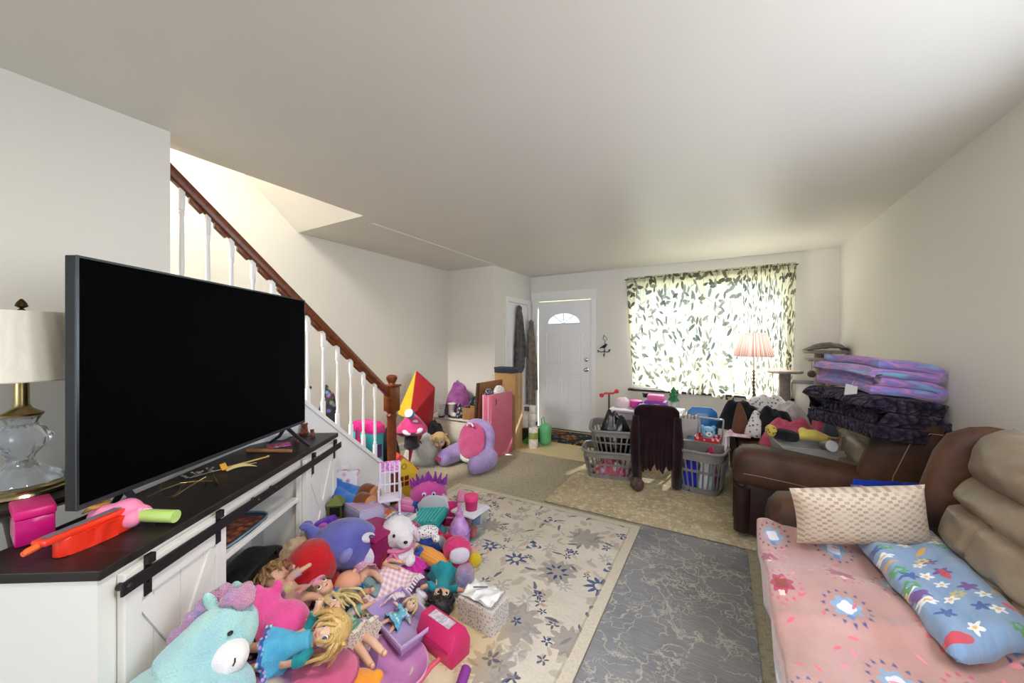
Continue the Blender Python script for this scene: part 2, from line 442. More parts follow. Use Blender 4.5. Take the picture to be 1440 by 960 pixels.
# ---------------------------------------------------------------- front door (door_1) with fan light
def door_panel(b, w, h, t, panels):
    """flat slab with sunk, raised panels on the side facing -Y"""
    b.box((0, 0, 0), (w, t, h), .002)
    for x0, z0, x1, z1 in panels:
        b.tube([(x0, 0, z0), (x1, 0, z0), (x1, 0, z1), (x0, 0, z1)], .008, 6, closed=True)
        b.box((x0+.03, -.006, z0+.03), (x1-.03, .004, z1-.03), .005)
d1 = thing('door_1', 'white six panel front door with blue fan light', 'door', (DX0+.012, YB+.02, .012)); struct(d1)
DW = DX1-DX0-.024; DH = DZ1-.024
fcx, fcz, fr = DW/2, 1.66, .27
def door_with_fan():
    b = B()
    P = []
    # outline around the fan-light: slab in two pieces, split along the fan's middle
    K = 14
    for sgn in (-1, 1):
        arc = [(fcx + sgn*fr*math.sin(PI/2*k/K), fcz + fr*.62*math.cos(PI/2*k/K)) for k in range(K+1)]
        out = [(fcx, DH), *arc, (fcx, fcz), (fcx, 0), (fcx+sgn*DW/2, 0), (fcx+sgn*DW/2, DH)]
        b.M = Matrix(((1, 0, 0, 0), (0, 0, -1, .044), (0, 1, 0, 0), (0, 0, 0, 1)))
        b.prism(out, .044)
    b.M = Matrix.Identity(4)
    for x0, x1 in ((.14, .40), (DW-.40, DW-.14)):
        for z0, z1 in ((.24, .84), (1.0, 1.5)):
            b.tube([(x0, 0, z0), (x1, 0, z0), (x1, 0, z1), (x0, 0, z1)], .009, 6, closed=True)
            b.box((x0+.035, -.007, z0+.035), (x1-.035, .004, z1-.035), .006)
    return b
DOORW = mat('#f3f3f2', .35, tex='paint', bump=.1)
door_with_fan().obj('door_slab', DOORW, d1, smooth=False)
b = B(); b.tube([(fcx - fr*math.cos(PI*k/20), -.004, fcz + .62*fr*math.sin(PI*k/20)) for k in range(21)], .012, 6, closed=True)
for a in (50, 90, 130): b.tube([(fcx, -.004, fcz), (fcx - fr*math.cos(R(a)), -.004, fcz + .62*fr*math.sin(R(a)))], .007, 6)
b.tube([(fcx - .1*math.cos(PI*k/12), -.004, fcz + .06*math.sin(PI*k/12)) for k in range(13)], .006, 6)
b.obj('fan_light_frame', TRIM, d1)
b = B(); b.M = T(0, .03, 0) @ Matrix(((1, 0, 0, 0), (0, 0, -1, 0), (0, 1, 0, 0), (0, 0, 0, 1)))
b.prism([(fcx - fr*math.cos(PI*k/20), fcz + .62*fr*math.sin(PI*k/20)) for k in range(21)], .006)
GLASS = clear('#f2f7ff', .93, .02)
b.obj('fan_light_glass', GLASS, d1, smooth=False)
for z, nm in ((1.1, 'deadbolt'), (.95, 'door_knob')):
    b = B(); b.M = T(DW-.07, 0, z) @ RX(90)
    b.lathe([(.03, 0), (.032, .006), (.014, .014), (.012, .03), (.026, .04), (.028, .055), (.018, .064), (0, .066)] if nm == 'door_knob' else [(.028, 0), (.03, .012), (.02, .02), (.008, .022), (.008, .032), (0, .034)], 18)
    o = b.obj(nm, CHROME, d1); o['label'] = 'chrome ' + nm.replace('_', ' ')
b = B(); b.box((-.02, -.03, -.012), (DW+.02, .05, .004)); b.obj('threshold', mat('#57544e', .4, .6), d1)
b = B()
b.box((DX0-.085, YB-.02, 0), (DX0, YB, DZ1+.02), .003); b.box((DX1, YB-.02, 0), (DX1+.075, YB, DZ1+.02), .003)
b.box((DX0-.095, YB-.028, DZ1), (DX1+.09, YB, DZ1+.14), .003)
struct(b.obj('trim_front_door', TRIM, smooth=False))
# ---------------------------------------------------------------- closet door in the side wall (door_2)
d2 = thing('door_2', 'white panelled closet door', 'door', (-2.735, CY0+.008, .01)); struct(d2)
b = B(); b.M = Matrix(((0, -1, 0, 0), (1, 0, 0, 0), (0, 0, 1, 0), (0, 0, 0, 1)))
door_panel(b, CY1-CY0-.016, CZ1-.02, .035, [(.1, .2, .55, .8), (.1, .95, .55, 1.8)]); b.obj('door_slab', DOORW, d2, smooth=False)
b = B(); b.box((-2.72, CY0-.07, 0), (-2.7, CY0, CZ1+.07), .003); b.box((-2.72, CY1, 0), (-2.7, CY1+.07, CZ1+.07), .003); b.box((-2.72, CY0, CZ1), (-2.7, CY1, CZ1+.07), .003)
struct(b.obj('trim_closet_door', TRIM, smooth=False))
# ---------------------------------------------------------------- window_1
w = thing('window_1', 'wide front window in white frame with dark sill', 'window', (0, YB+.06, 0)); struct(w)
b = B(); fw_ = .05
for lo, hi in (((WX0, 0, WZ0), (WX0+fw_, .06, WZ1)), ((WX1-fw_, 0, WZ0), (WX1, .06, WZ1)), ((WX0+fw_, 0, WZ0), (WX1-fw_, .06, WZ0+fw_)), ((WX0+fw_, 0, WZ1-fw_), (WX1-fw_, .06, WZ1)),
               ((-.24, 0, WZ0+fw_), (-.18, .06, WZ1-fw_))): b.box(lo, hi, .004)
b.obj('window_frame', TRIM, w, smooth=False)
for x0, x1 in ((WX0+fw_, -.24), (-.18, WX1-fw_)):
    B().box((x0, .027, WZ0+fw_), (x1, .033, WZ1-fw_)).obj('window_pane', GLASS, w, smooth=False)
B().box((WX0-.05, -.14, WZ0-.03), (WX1+.05, 0, WZ0), .006).obj('window_sill', mat('#2b1c17', .4, tex='wood'), w)
w2 = thing('rear_fill_window', 'added rear window behind the viewpoint for fill light', 'window', (0, YR-.06, 0)); struct(w2)
b = B()
for lo, hi in (((RX0, 0, RZ0), (RX0+.05, .06, RZ1)), ((RX1-.05, 0, RZ0), (RX1, .06, RZ1)), ((RX0+.05, 0, RZ0), (RX1-.05, .06, RZ0+.05)), ((RX0+.05, 0, RZ1-.05), (RX1-.05, .06, RZ1)), ((-.58, 0, RZ0+.05), (-.52, .06, RZ1-.05))): b.box(lo, hi, .004)
b.obj('window_frame', TRIM, w2, smooth=False)
for x0, x1 in ((RX0+.05, -.58), (-.52, RX1-.05)): B().box((x0, .027, RZ0+.05), (x1, .033, RZ1-.05)).obj('window_pane', GLASS, w2, smooth=False)
w3 = thing('side_fill_window', 'added side window in white frame above the sofa for fill light', 'window', (XR+.04, 0, 0)); struct(w3)
b = B()
for lo, hi in (((0, QY0, QZ0), (.05, QY0+.05, QZ1)), ((0, QY1-.05, QZ0), (.05, QY1, QZ1)), ((0, QY0+.05, QZ0), (.05, QY1-.05, QZ0+.05)), ((0, QY0+.05, QZ1-.05), (.05, QY1-.05, QZ1)), ((0, 1.17, QZ0+.05), (.05, 1.23, QZ1-.05))): b.box(lo, hi, .004)
b.obj('window_frame', TRIM, w3, smooth=False)
for y0, y1 in ((QY0+.05, 1.17), (1.23, QY1-.05)): B().box((.022, y0, QZ0+.05), (.028, y1, QZ1-.05)).obj('window_pane', GLASS, w3, smooth=False)
# porch roof and ground outside
wallbox('roof_eave', ((-3.8, YB+.14, 2.36), (2.4, YB+.31, 2.46)), m=mat('#b9b2a4', .8))
wallbox('ground_outside', ((-12, YB+.15, -.4), (12, 40, -.3)), m=mat('#8f9a6e', .9, col2='#75835a', sc=1.5))

# ---------------------------------------------------------------- stairs and banister
RISE, RUN, Y0S = .2, .216, 2.12
b = B()
for i in range(12):
    b.box((XS+.001, Y0S-(i+1)*RUN, i*RISE if i else 0), (-2.52, Y0S-i*RUN+.025, (i+1)*RISE), .006)
struct(tag(b.obj('stairs', mat('#8b7f70', .95, tex='cloth', col2='#7a6f61', sc=6)), 'carpeted stair flight rising behind the white balusters', 'stairs'))
def sline(y): return .297+.925*(2.17-y)                        # top of the stair string
def rline(y): return 1.0+.925*(2.18-y)                         # top of the rail
ST_X0, ST_X1 = -2.515, -2.445
b = B(); b.M = Matrix(((0, 0, 1, ST_X0), (1, 0, 0, 0), (0, 1, 0, 0), (0, 0, 0, 1)))
b.prism([(2.20, 0), (2.20, sline(2.20)), (.742, sline(.742)), (.742, 0)], ST_X1-ST_X0)
struct(b.obj('wall_under_stairs', TRIM, smooth=False))
b = B(); b.M = Matrix(((0, 0, 1, ST_X0-.02), (1, 0, 0, 0), (0, 1, 0, 0), (0, 0, 0, 1)))
b.prism([(2.215, sline(2.215)-.002), (2.215, sline(2.215)+.035), (.743, sline(.743)+.035), (.743, sline(.743)-.002)], ST_X1-ST_X0+.04, .004)
struct(b.obj('trim_stair_string', TRIM, smooth=False))
ban = thing('banister', 'brown wooden stair handrail with white turned balusters and square newel post', 'banister', (-2.48, 2.2, 0))
def bprof(y0, y1, zlo0, zlo1, x, wd, name, m, bev):
    b = B(); b.M = T(2.48, -2.2, 0) @ Matrix(((0, 0, 1, x-wd/2), (1, 0, 0, 0), (0, 1, 0, 0), (0, 0, 0, 1)))
    b.prism([(y0, rline(y0)+zlo0), (y0, rline(y0)+zlo1), (y1, rline(y1)+zlo1), (y1, rline(y1)+zlo0)], wd, bev); return b.obj(name, m, ban, smooth=True)
bprof(2.2, .745, -.075, 0, -2.48, .062, 'handrail', OAK, .016)
ys = [.70+.1132*i for i in range(1, 13)]
for i, y in enumerate(ys):
    if i: bprof(ys[i]-.03, ys[i-1]+.03, -.10, -.07, -2.48, .036, 'fillet', OAK, .004)
    z0, z1 = sline(y)+.034, rline(y)-.08; L = z1-z0
    b = B(); b.M = T(0, y-2.2, 0)
    b.box((-.013, -.013, z0), (.013, .013, z0+.11), .003)
    b.lathe([(.010, z0+.11), (.014, z0+.125), (.009, z0+.14), (.012, z0+.2), (.0115, z0+L*.5), (.0085, z1-.13), (.013, z1-.115), (.009, z1-.1)], 10)
    b.box((-.012, -.012, z1-.1), (.012, .012, z1+.015), .003)
    o = b.obj('baluster', TRIM, ban); o['label'] = 'white turned baluster'
b = B(); b.M = T(0, .035, 0)
b.box((-.05, -.05, 0), (.05, .05, .26), .006); b.lathe([(.05, .26), (.034, .28), (.046, .30), (.036, .34), (.042, .55), (.038, .72), (.046, .755), (.034, .77), (.05, .79)], 20)
b.box((-.05, -.05, .79), (.05, .05, 1.0), .008); b.box((-.058, -.058, 1.0), (.058, .058, 1.018), .004)
b.lathe([(.03, 1.018), (.026, 1.03), (.036, 1.045), (.046, 1.065), (.046, 1.085), (.03, 1.1), (0, 1.104)], 20)
b.obj('newel_post', OAK, ban)

# added flush ceiling lamp for fill light, above the top of the frame
t = thing('ceiling_fill', 'added round flush fill lamp with white glass bowl', 'fill light', (-.35, .30, ZC), (0, 0, 0))
b = B(); b.lathe([(0, -.0005), (.19, -.0005), (.19, -.02), (.17, -.03), (0, -.03)], 32); b.obj('fill_plate', CHROME, t)
n = NT('added_bowl_glow'); n.set(col='#f4efe4', rough=.4, emit='#fff4e4', emits=1.2)
b = B(); b.lathe([(.165, -.031), (.165, -.04), (.13, -.062), (.07, -.071), (0, -.073)], 32); b.obj('fill_bowl', n.m, t)
# ================================================================ MEDIA CONSOLE, TELEVISION, LAMP
TOPW = mat('#2a2320', .42, tex='wood', col2='#16110f', sc=5, bump=.4, spec=.4)
WHITEW = mat('#e9e7e0', .5, tex='paint', bump=.15)
CON = thing('media_console', 'white farmhouse media console with dark plank top and black sliding door rail', 'tv stand', CF(-1.117, .9885, .012), (0, 0, 29.8+2.66))
CL, CD, CT = 1.508, .40, .758
b = B()
far = [(0, 0), (0, CL), (-.20, CL), (-CD, CL-.26), (-CD, 0)]
b.M = T(0, 0, CT-.028); b.prism([(p[0]+.004, p[1]) for p in far][::-1], .028, .003)
b.obj('console_top', TOPW, CON, smooth=False)
b = B(); z1 = CT-.029
ins = lambda k: [(-.012, k), (-.012, CL-k), (-.20, CL-k), (-CD+.02, CL-.26-k), (-CD+.02, k)]
b.box((-CD+.02, .006, 0), (-.008, .03, z1)); b.box((-.20, CL-.03, 0), (-.008, CL-.006, z1))            # ends
b.box((-CD+.02, .03, .06), (-.03, .42, z1)) ; b.box((-.22, 1.07, .06), (-.03, CL-.03, z1))              # closed bays
b.box((-.30, .42, .06), (-.29, 1.07, z1)); b.box((-.29, .42, .06), (-.012, 1.07, .09)); b.box((-.29, .42, z1-.05), (-.012, 1.07, z1))
b.box((-.03, .03, 0), (-.008, .07, z1)); b.box((-.03, .42, 0), (-.008, .45, z1)); b.box((-.03, 1.04, 0), (-.008, 1.07, z1)); b.box((-.03, CL-.07, 0), (-.008, CL-.03, z1))
b.box((-.03, .07, 0), (-.008, CL-.07, .06)); b.box((-.03, .07, z1-.05), (-.008, CL-.07, z1))
b.obj('console_body', WHITEW, CON, smooth=False)
b = B(); b.box((-.289, .45, .495), (-.014, 1.04, .518), .002); b.obj('console_shelf', WHITEW, CON, smooth=False)
for y0 in (.052, 1.055):
    y1 = y0+.392; z0d, z1d = .05, .715
    b = B(); n = 4
    for i in range(n):
        a = y0+(y1-y0)*i/n; b.box((-.004, a+.0012, z0d), (.010, a+(y1-y0)/n-.0012, z1d), .0012)
    for lo, hi in (((.010, y0, z0d), (.020, y0+.05, z1d)), ((.010, y1-.05, z0d), (.020, y1, z1d)), ((.010, y0+.05, z1d-.10), (.020, y1-.05, z1d)), ((.010, y0+.05, z0d), (.020, y1-.05, z0d+.04))): b.box(lo, hi, .0015)
    d = b.obj('barn_door', WHITEW, CON, smooth=False)
    b = B()
    for sg in (-1, 1):
        ym = (y0+y1)/2; zm = .355; L = math.hypot(y1-y0-.1, .53); a = math.atan2(.53, y1-y0-.1)
        old = b.M; b.M = T(.0101 if sg > 0 else .0102, ym, zm) @ Matrix.Rotation(sg*a, 4, 'X'); b.box((0, -L/2+.02, -.022), (.0085, L/2-.02, .022), .0012); b.M = old
    b.obj('cross_brace', WHITEW, d, smooth=False)
    for yy in (y0+.065, y1-.045):
        b = B(); b.box((.0205, yy-.012, .615), (.0245, yy+.012, .738), .001); b.box((.0245, yy-.012, .710), (.037, yy+.012, .738), .002)
        for z in (.635, .655): b.M = T(.0245, yy, z) @ RY(90); b.lathe([(.005, 0), (.004, .003), (0, .004)], 8); b.M = Matrix.Identity(4)
        b.obj('hanger_strap', BLACK, d, smooth=False)
b = B(); b.box((.026, .03, .664), (.034, CL-.02, .702), .002)
for y in (.05, .62, .75, 1.46): b.M = T(.004, y, .683) @ RY(90); b.lathe([(.011, 0), (.011, .028), (.006, .035), (0, .036)], 10); b.M = Matrix.Identity(4)
b.obj('sliding_rail', BLACK, CON, smooth=False)

CT = .77
# ---- television
TV = thing('television', 'large black flat screen television on dark-topped white console', 'television', CF(-1.35, 1.119, CT), (0, 0, 29.8))
TW, TZ0, TZ1 = 1.235, .100, .885
b = B(); b.box((-.018, 0, TZ0), (.016, TW, TZ1), .003); b.obj('tv_body', mat('#1d1e20', .35, .3), TV, smooth=False)
b = B()
for lo, hi in (((.0161, .0, TZ0), (.0195, .007, TZ1)), ((.0161, TW-.007, TZ0), (.0195, TW, TZ1)), ((.0161, .007, TZ1-.007), (.0195, TW-.007, TZ1)), ((.0161, .007, TZ0), (.0195, TW-.007, TZ0+.016))): b.box(lo, hi)
b.obj('bezel', mat('#5e6470', .25, .9), TV, smooth=False)
b = B(); b.box((.0161, .0075, TZ0+.0165), (.0175, TW-.0075, TZ1-.0075)); b.obj('screen', mat('#020203', .55, spec=.03), TV, smooth=False)
b = B(); b.box((-.06, .15, TZ0+.02), (-.0181, TW-.15, .56), .02); b.obj('rear_housing', BLACK, TV)
for y in (.16, TW-.16):
    b = B(); b.tube([(.16, y-.05, .008), (.08, y-.02, .05), (.0, y, TZ0+.004)], [.008, .010, .011], 8); b.tube([(-.12, y+.03, .008), (-.05, y+.01, .05), (-.01, y, TZ0+.004)], [.008, .010, .011], 8)
    b.obj('tv_foot', mat('#2b3038', .3, .5), TV)

# ---- lamp table and lamp
LT = CF(-1.741, 1.30); LZ = .86
t = thing('lamp_table', 'dark round pedestal side table under crystal lamp', 'side table', (LT.x, LT.y, 0))
b = B(); b.lathe([(.0, LZ-.03), (.205, LZ-.03), (.22, LZ-.018), (.222, LZ-.006), (.215, LZ), (0, LZ)], 40); b.obj('table_top', mat('#1e1614', .35, tex='wood', col2='#120c0a'), t)
b = B(); b.lathe([(.03, .04), (.035, .1), (.022, .2), (.03, .45), (.02, .6), (.04, .76), (.09, LZ-.03)], 20); b.obj('pedestal', mat('#1e1614', .4, tex='wood', col2='#120c0a'), t)
b = B(); b.lathe([(.17, 0), (.17, .02), (.05, .04), (0, .042)], 28); b.obj('base', mat('#1e1614', .4), t)
L = thing('table_lamp', 'crystal glass table lamp with brass fittings and pleated cream shade', 'lamp', (LT.x, LT.y, LZ))
b = B(); b.lathe([(.128, 0), (.132, .006), (.128, .014), (.118, .018), (.118, .026), (.108, .032), (0, .034)], 40); b.obj('lamp_base', mat('#c9bd92', .18, 1.0), L)
n = NT('cut_crystal'); n.set(col='#e6edf3', rough=.05, trans=.85, ior=1.5, spec=.6); CRYS = n.done()
flu = lambda a, z: 1+.035*math.cos(14*a)
b = B(); b.lathe([(.102, .034), (.098, .045), (.062, .07), (.036, .098), (.034, .115)], 56, flu)
b.lathe([(.028, .115), (.034, .128), (.062, .165), (.069, .19), (.055, .218), (.036, .24), (.042, .258), (.048, .268), (.02, .27)], 40, lambda a, z: 1+.07*math.cos(8*a+z*40)); b.obj('crystal_column', CRYS, L)
b = B(); b.lathe([(.05, .268), (.052, .275), (.036, .284), (.024, .294), (.022, .30), (.018, .31), (.018, .41), (.006, .412), (.006, .62), (.0, .621)], 24); b.obj('brass_stem', mat('#a8966a', .28, 1.0), L)
def shade(b, r0, r1, z0, z1, pl, amp=.012, seg=None):
    seg = seg or pl*4
    f = lambda a, z: 1+amp*math.cos(pl*a)
    b.rings([[(r*f(2*PI*i/seg, 0)*math.cos(2*PI*i/seg), r*f(2*PI*i/seg, 0)*math.sin(2*PI*i/seg), z) for i in range(seg)] for r, z in ((r0, z0), (r0*1.012, z0+.004), (r1*1.012, z1-.004), (r1, z1), (r1-.006, z1), (r0-.006, z0), (r0, z0))], cap=False)
    return b
n = NT('lamp_shade_cloth'); c = n.co(); f, _ = n.noise(n.map(c, (30, 30, 1)), 3, 2)
n.set(col=n.mix(f, '#ece8db', '#dcd7c8'), rough=.9, sss=.0, normal=n.bump(f, .2, .004)); SHADE = n.done()
b = B(); shade(b, .178, .118, .395, .635, 26, .008); b.obj('lamp_shade', SHADE, L)
b = B(); b.lathe([(.004, .62), (.012, .64), (.004, .648), (.016, .655), (.012, .668), (.004, .68), (0, .682)], 12)
for a in (0, 120, 240): b.tube([(0, 0, .618), (.112*math.cos(R(a)), .112*math.sin(R(a)), .628)], .002, 5)
b.obj('finial', mat('#4a3a1e', .35, .9), L)

# ================================================================ THINGS ON THE CONSOLE
def on_top(u, v): return PZ(u, v, CT+.001)
# pink lidded box with one word on its end
p = on_top(46, 754)
t = thing('storage_box', 'small magenta clear-sided plastic box with pink lid', 'box', (p.x, p.y, CT+.001), (0, 0, 29.8-33))
b = B(); b.box((-.05, -.03, 0), (.05, .03, .062), .004); b.obj('box_body', clear('#d81b84', .25, .15), t)
b = B(); b.box((-.046, -.026, .004), (.046, .026, .045), .003); b.obj('filling', mat('#c4106f', .5), t)
b = B(); b.box((-.052, -.032, .062), (.052, .032, .083), .004); b.obj('box_lid', mat('#d61a78', .35), t)
me = text_mesh("I'm", .022, .0004); me.transform(T(-.0505, 0, .03) @ RZ(-90) @ RX(90)); link('lettering', me, mat('#f7d9ea', .5), t, smooth=False)
b = B()
b.box((-.0508, -.02, .009), (-.0501, .02, .015))
b.obj('print_line', mat('#e9b9d6', .5), t); t.scale = (1.45, 1.3, 1.3)
# red toy violin case with orange peg
p = on_top(112, 757)
t = thing('toy_violin', 'red plastic toy violin with grey strings and orange peg', 'toy', (p.x, p.y, CT+.001), (0, 0, 29.8+12+180-90+68))
t.location = CF(-1.30, 1.145, CT+.001); t.rotation_euler = (0, 0, CROT+R(88))
b = B(); out = []
for k in range(40):
    a = 2*PI*k/40; x = math.cos(a); w_ = .034 if x > -.2 else .026
    out.append((.088*x, w_*math.copysign(abs(math.sin(a))**.7, math.sin(a))*(1-.22*math.exp(-((x-.1)/.25)**2))))
b.prism(out, .036, .006); b.obj('violin_body', mat('#e8331d', .3), t)
b = B(); b.box((-.12, -.018, .036), (.075, .018, .048), .004); b.obj('neck', mat('#ee3c22', .3), t)
b = B()
for y in (-.008, -.003, .002, .007): b.tube([(-.11, y, .0495), (.06, y, .0495)], .0016, 5)
b.obj('string', mat('#7d7480', .35, .4), t)
b = B(); b.tube([(-.105, 0, .040), (-.135, .002, .036), (-.145, .002, .034)], [.006, .007, .005], 8); b.obj('peg', mat('#f2672c', .35), t); t.scale = (1.15, 1.25, 1.45)
# pink unicorn bubble wand with green grip
p = on_top(174, 741)
t = thing('bubble_wand', 'pink unicorn bubble wand with yellow horn and lime grip', 'toy', (p.x, p.y, CT+.001), (0, 0, 29.8+14))
b = B()
for x, y, z, r in ((-.03, 0, .03, .03), (.0, .01, .034, .032), (.02, -.012, .022, .022), (-.045, -.016, .02, .02), (.0, -.022, .018, .018), (.03, .008, .026, .022), (-.055, .015, .026, .024)): b.ball((x, y, z), (r, r*.9, r*.95), seg=12)
blob(b, 'wand_body', mat('#f38fb4', .4), t, .005, 2)
b = B(); b.tube([(.02, .0, .026), (.05, -.004, .024), (.115, -.02, .022)], [.012, .0145, .0145], 14); b.obj('grip', mat('#b9d978', .4), t)
b = B(); b.tube([(-.055+.013*math.cos(k*2*PI/12), .012+.018*math.sin(k*2*PI/12), .056) for k in range(12)], .005, 6, closed=True); b.tube([(-.07, .016, .05), (-.1, .03, .03)], [.007, .002], 6); b.obj('horn', mat('#e3ab52', .4), t)
b = B(); b.ball((.035, -.006, .04), (.006, .005, .006), seg=8); b.tube([(.04, .0, .035), (.055, .002, .037)], [.006, .002], 6); b.obj('ear', mat('#f7b3cb', .4), t); t.scale = (1.4, 1.4, 1.4)
# fallen wire candle holder
p = on_top(268, 690)
t = thing('candle_holder', 'tipped gold wire candle holder with bronze discs', 'candle holder', (p.x, p.y, CT+.001), (0, 0, 29.8+40))
GOLDW = mat('#8f7a4e', .3, 1.0); BRZ = mat('#5e4a33', .35, .8)
b = B()
b.tube([(.03*math.cos(k*2*PI/18)-.06, .03*math.sin(k*2*PI/18), .028+.026*math.sin(k*2*PI/18)) for k in range(18)], .0016, 5, closed=True)
b.tube([(.03*math.cos(k*2*PI/18)-.01, .03*math.sin(k*2*PI/18)-.01, .028+.024*math.cos(k*2*PI/18+1)) for k in range(18)], .0016, 5, closed=True)
for a, c in (((-.13, .02, .004), (-.03, 0, .04)), ((-.05, -.05, .003), (.05, .01, .045)), ((-.03, 0, .04), (.07, -.02, .03)), ((.0, .05, .004), (.05, .01, .045))): b.tube([a, ((a[0]+c[0])/2, (a[1]+c[1])/2+.012, (a[2]+c[2])/2), c], .0018, 5)
b.obj('wire_frame', GOLDW, t)
for x, y, a in ((.075, -.02, 70), (.045, .018, 100)):
    b = B(); b.M = T(x, y, .03) @ RY(a); b.lathe([(0, 0), (.024, .002), (.028, .008), (.026, .008), (.022, .004), (0, .003)], 18); b.obj('candle_cup', BRZ, t)
# dried stem with tag and ribbon
p = on_top(305, 664)
t = thing('dried_stem', 'silvery dried flower stem with yellow paper tag', 'ornament', (p.x, p.y, CT+.001), (0, 0, 29.8+55))
b = B(); b.tube([(-.1, 0, .004), (0, .006, .008), (.16, -.01, .005)], .002, 5)
for k in range(16):
    x = -.11+.012*k*.55; a = rnd.uniform(0, 6.28); q = Vector((x+.02*math.cos(a), .026*math.sin(a), .014+.012*rnd.random())); b.tube([(x, 0, .006), q], .001, 4); b.ball(q, (.006, .005, .004), seg=6)
b.obj('stem', mat('#a8a294', .45, .4), t)
b = B(); b.M = T(.03, -.006, .006) @ RZ(30) @ RX(62); b.box((-.016, 0, 0), (.016, .032, .0012)); b.obj('paper_tag', mat('#e8a92f', .6), t)
b = B(); b.grid(lambda a, c: (.03+.11*a, -.02-.04*a*a+.012*(c-.5)*2, .004+.018*math.sin(a*PI)*(.5+.5*c)), 12, 2, thick=.001); b.obj('ribbon', mat('#e3cf8f', .6), t)
p = on_top(345, 652)
t = thing('drumstick', 'thin pale wooden stick with round tip on console', 'stick', (p.x, p.y, CT+.001), (0, 0, 29.8+64))
b = B(); b.tube([(-.11, 0, .006), (.09, 0, .006), (.105, 0, .006)], [.006, .0045, .004], 8); b.obj('shaft', mat('#c8a263', .5, tex='wood'), t)
b = B(); b.ball((.11, 0, .0072), (.009, .007, .007), seg=10); b.obj('tip', mat('#c8a263', .5, tex='wood'), t)
p = on_top(379, 636)
b = B(); b.M = RY(90) @ T(0, 0, -.13); b.lathe([(.0, 0), (.0095, .001), (.011, .006), (.0105, .13), (.0095, .255), (0, .26)], 12)
o = b.obj('wooden_dowel', mat('#a5744a', .5, tex='wood', col2='#8d5f3a'), None); o.location = (p.x, p.y, CT+.0115); o.rotation_euler = (0, 0, CROT+R(-2))
tag(o, 'brown wooden dowel lying across the console', 'stick')
p = on_top(392, 626); b = B(); b.box((-.06, -.045, 0), (.06, .045, .003), .001); b.box((-.058, -.043, .003), (.058, .043, .005))
o = b.obj('booklet', mat('#b02a63', .5, tex='print', col2='#d93a84', sc=45), None, smooth=False); o.location = (p.x, p.y, CT+.0005); o.rotation_euler = (0, 0, CROT+R(35)); tag(o, 'purple pink printed booklet lying flat beside the dowel', 'booklet')
p = on_top(397, 615); b = B(); b.box((-.045, -.07, 0), (.045, .07, .026), .006); b.box((.0451, -.05, .008), (.0456, .05, .011))
o = b.obj('cable_box', mat('#d6d6d3', .4), None); o.location = (p.x, p.y, CT+.0005); o.rotation_euler = (0, 0, CROT+R(4)); tag(o, 'flat white cable box tucked under the television', 'electronics')
def figurine(u, v, k, col, label):
    p = on_top(u, v); t = thing('bear_figurine', label, 'figurine', (p.x, p.y, CT+.0005), (0, 0, 29.8-60), 'bear figurines on the console')
    b = B()
    for x, y, z, r in ((0, 0, .022, .02), (.003, 0, .05, .017), (.012, .014, .012, .011), (.012, -.014, .012, .011), (.016, .012, .032, .008), (.016, -.012, .032, .008), (.0, .013, .063, .006), (.0, -.013, .063, .006), (.017, 0, .046, .008)):
        b.ball((x*k, y*k, z*k), (r*k, r*k, r*k*1.05), seg=10)
    blob(b, 'bear_body', mat(col, .5, tex='plain', col2='#4d2012', sc=60), t, .0035, 1)
    b = B(); b.ball((.025*k, 0, .047*k), .0035*k, seg=8)
    for s in (-1, 1): b.ball((.018*k, .007*s*k, .054*k), .002*k, seg=6)
    b.obj('bear_face', BLACK, t)
    b = B(); b.tube([(.016*k*math.cos(a*.5236), .016*k*math.sin(a*.5236), .038*k) for a in range(12)], .004*k, 6, closed=True); b.obj('scarf', mat('#c98a7a', .6), t)
figurine(417, 622, .85, '#8f4026', 'reddish brown bear figurine nearest the dowel')
figurine(428, 611, 1.15, '#7c3a22', 'tallest brown bear figurine at the middle of the trio')
figurine(439, 614, .75, '#8a5040', 'smallest brown bear figurine at console end')
# printed tray on the shelf, dark bag and folded blue cloth below
def cons(x, y, z): return CON.matrix_world @ Vector((x, y, z))
bpy.context.view_layer.update()
n = NT('tray_print'); c = n.co(); v = n.voro(n.scale(c, 34)); hs = n.new('ShaderNodeHueSaturation'); n.put(hs.inputs['Color'], v.outputs['Color'])
x, y, z = n.sep(c); ed = n.step(n.math('MAXIMUM', n.math('DIVIDE', n.math('ABSOLUTE', x), .12), n.math('DIVIDE', n.math('ABSOLUTE', y), .19)), .72, .86)
n.set(col=n.mix(ed, n.mix(n.step(v.outputs[0], .1, .6), '#d08a4a', n.mix(n.sep(v.outputs['Color'])[0], '#8c2a1c', '#3a1420')), '#16424f'), rough=.3); TRAYM = n.done()
q = cons(-.15, .66, .5195)
t = thing('printed_tray', 'dark serving tray with red food picture on console shelf', 'tray', q, (0, 0, 29.8+2.66))
b = B(); b.prism([(.12*math.copysign(abs(math.cos(a))**.5, math.cos(a))*(1+.02*math.cos(12*a)), .19*math.copysign(abs(math.sin(a))**.5, math.sin(a))*(1+.02*math.cos(12*a))) for a in [2*PI*k/48 for k in range(48)]], .006, .002); b.obj('tray_plate', TRAYM, t, smooth=False)
b = B(); b.tube([(.118*math.copysign(abs(math.cos(a))**.5, math.cos(a)), .188*math.copysign(abs(math.sin(a))**.5, math.sin(a)), .009) for a in [2*PI*k/48 for k in range(48)]], .005, 6, closed=True); b.obj('tray_rim', mat('#7f93ab', .3, .4), t)
q = cons(-.15, .76, .09)
t = thing('handbag', 'black slouchy bag in the open console bay', 'bag', q, (0, 0, 29.8+2.66))
b = B(); b.ball((.01, 0, .125), (.105, .24, .10), seg=28, n=.55); b.jitter(.022, 9, 3); b.obj('bag_body', mat('#141416', .45, tex='leather', bump=.5), t)
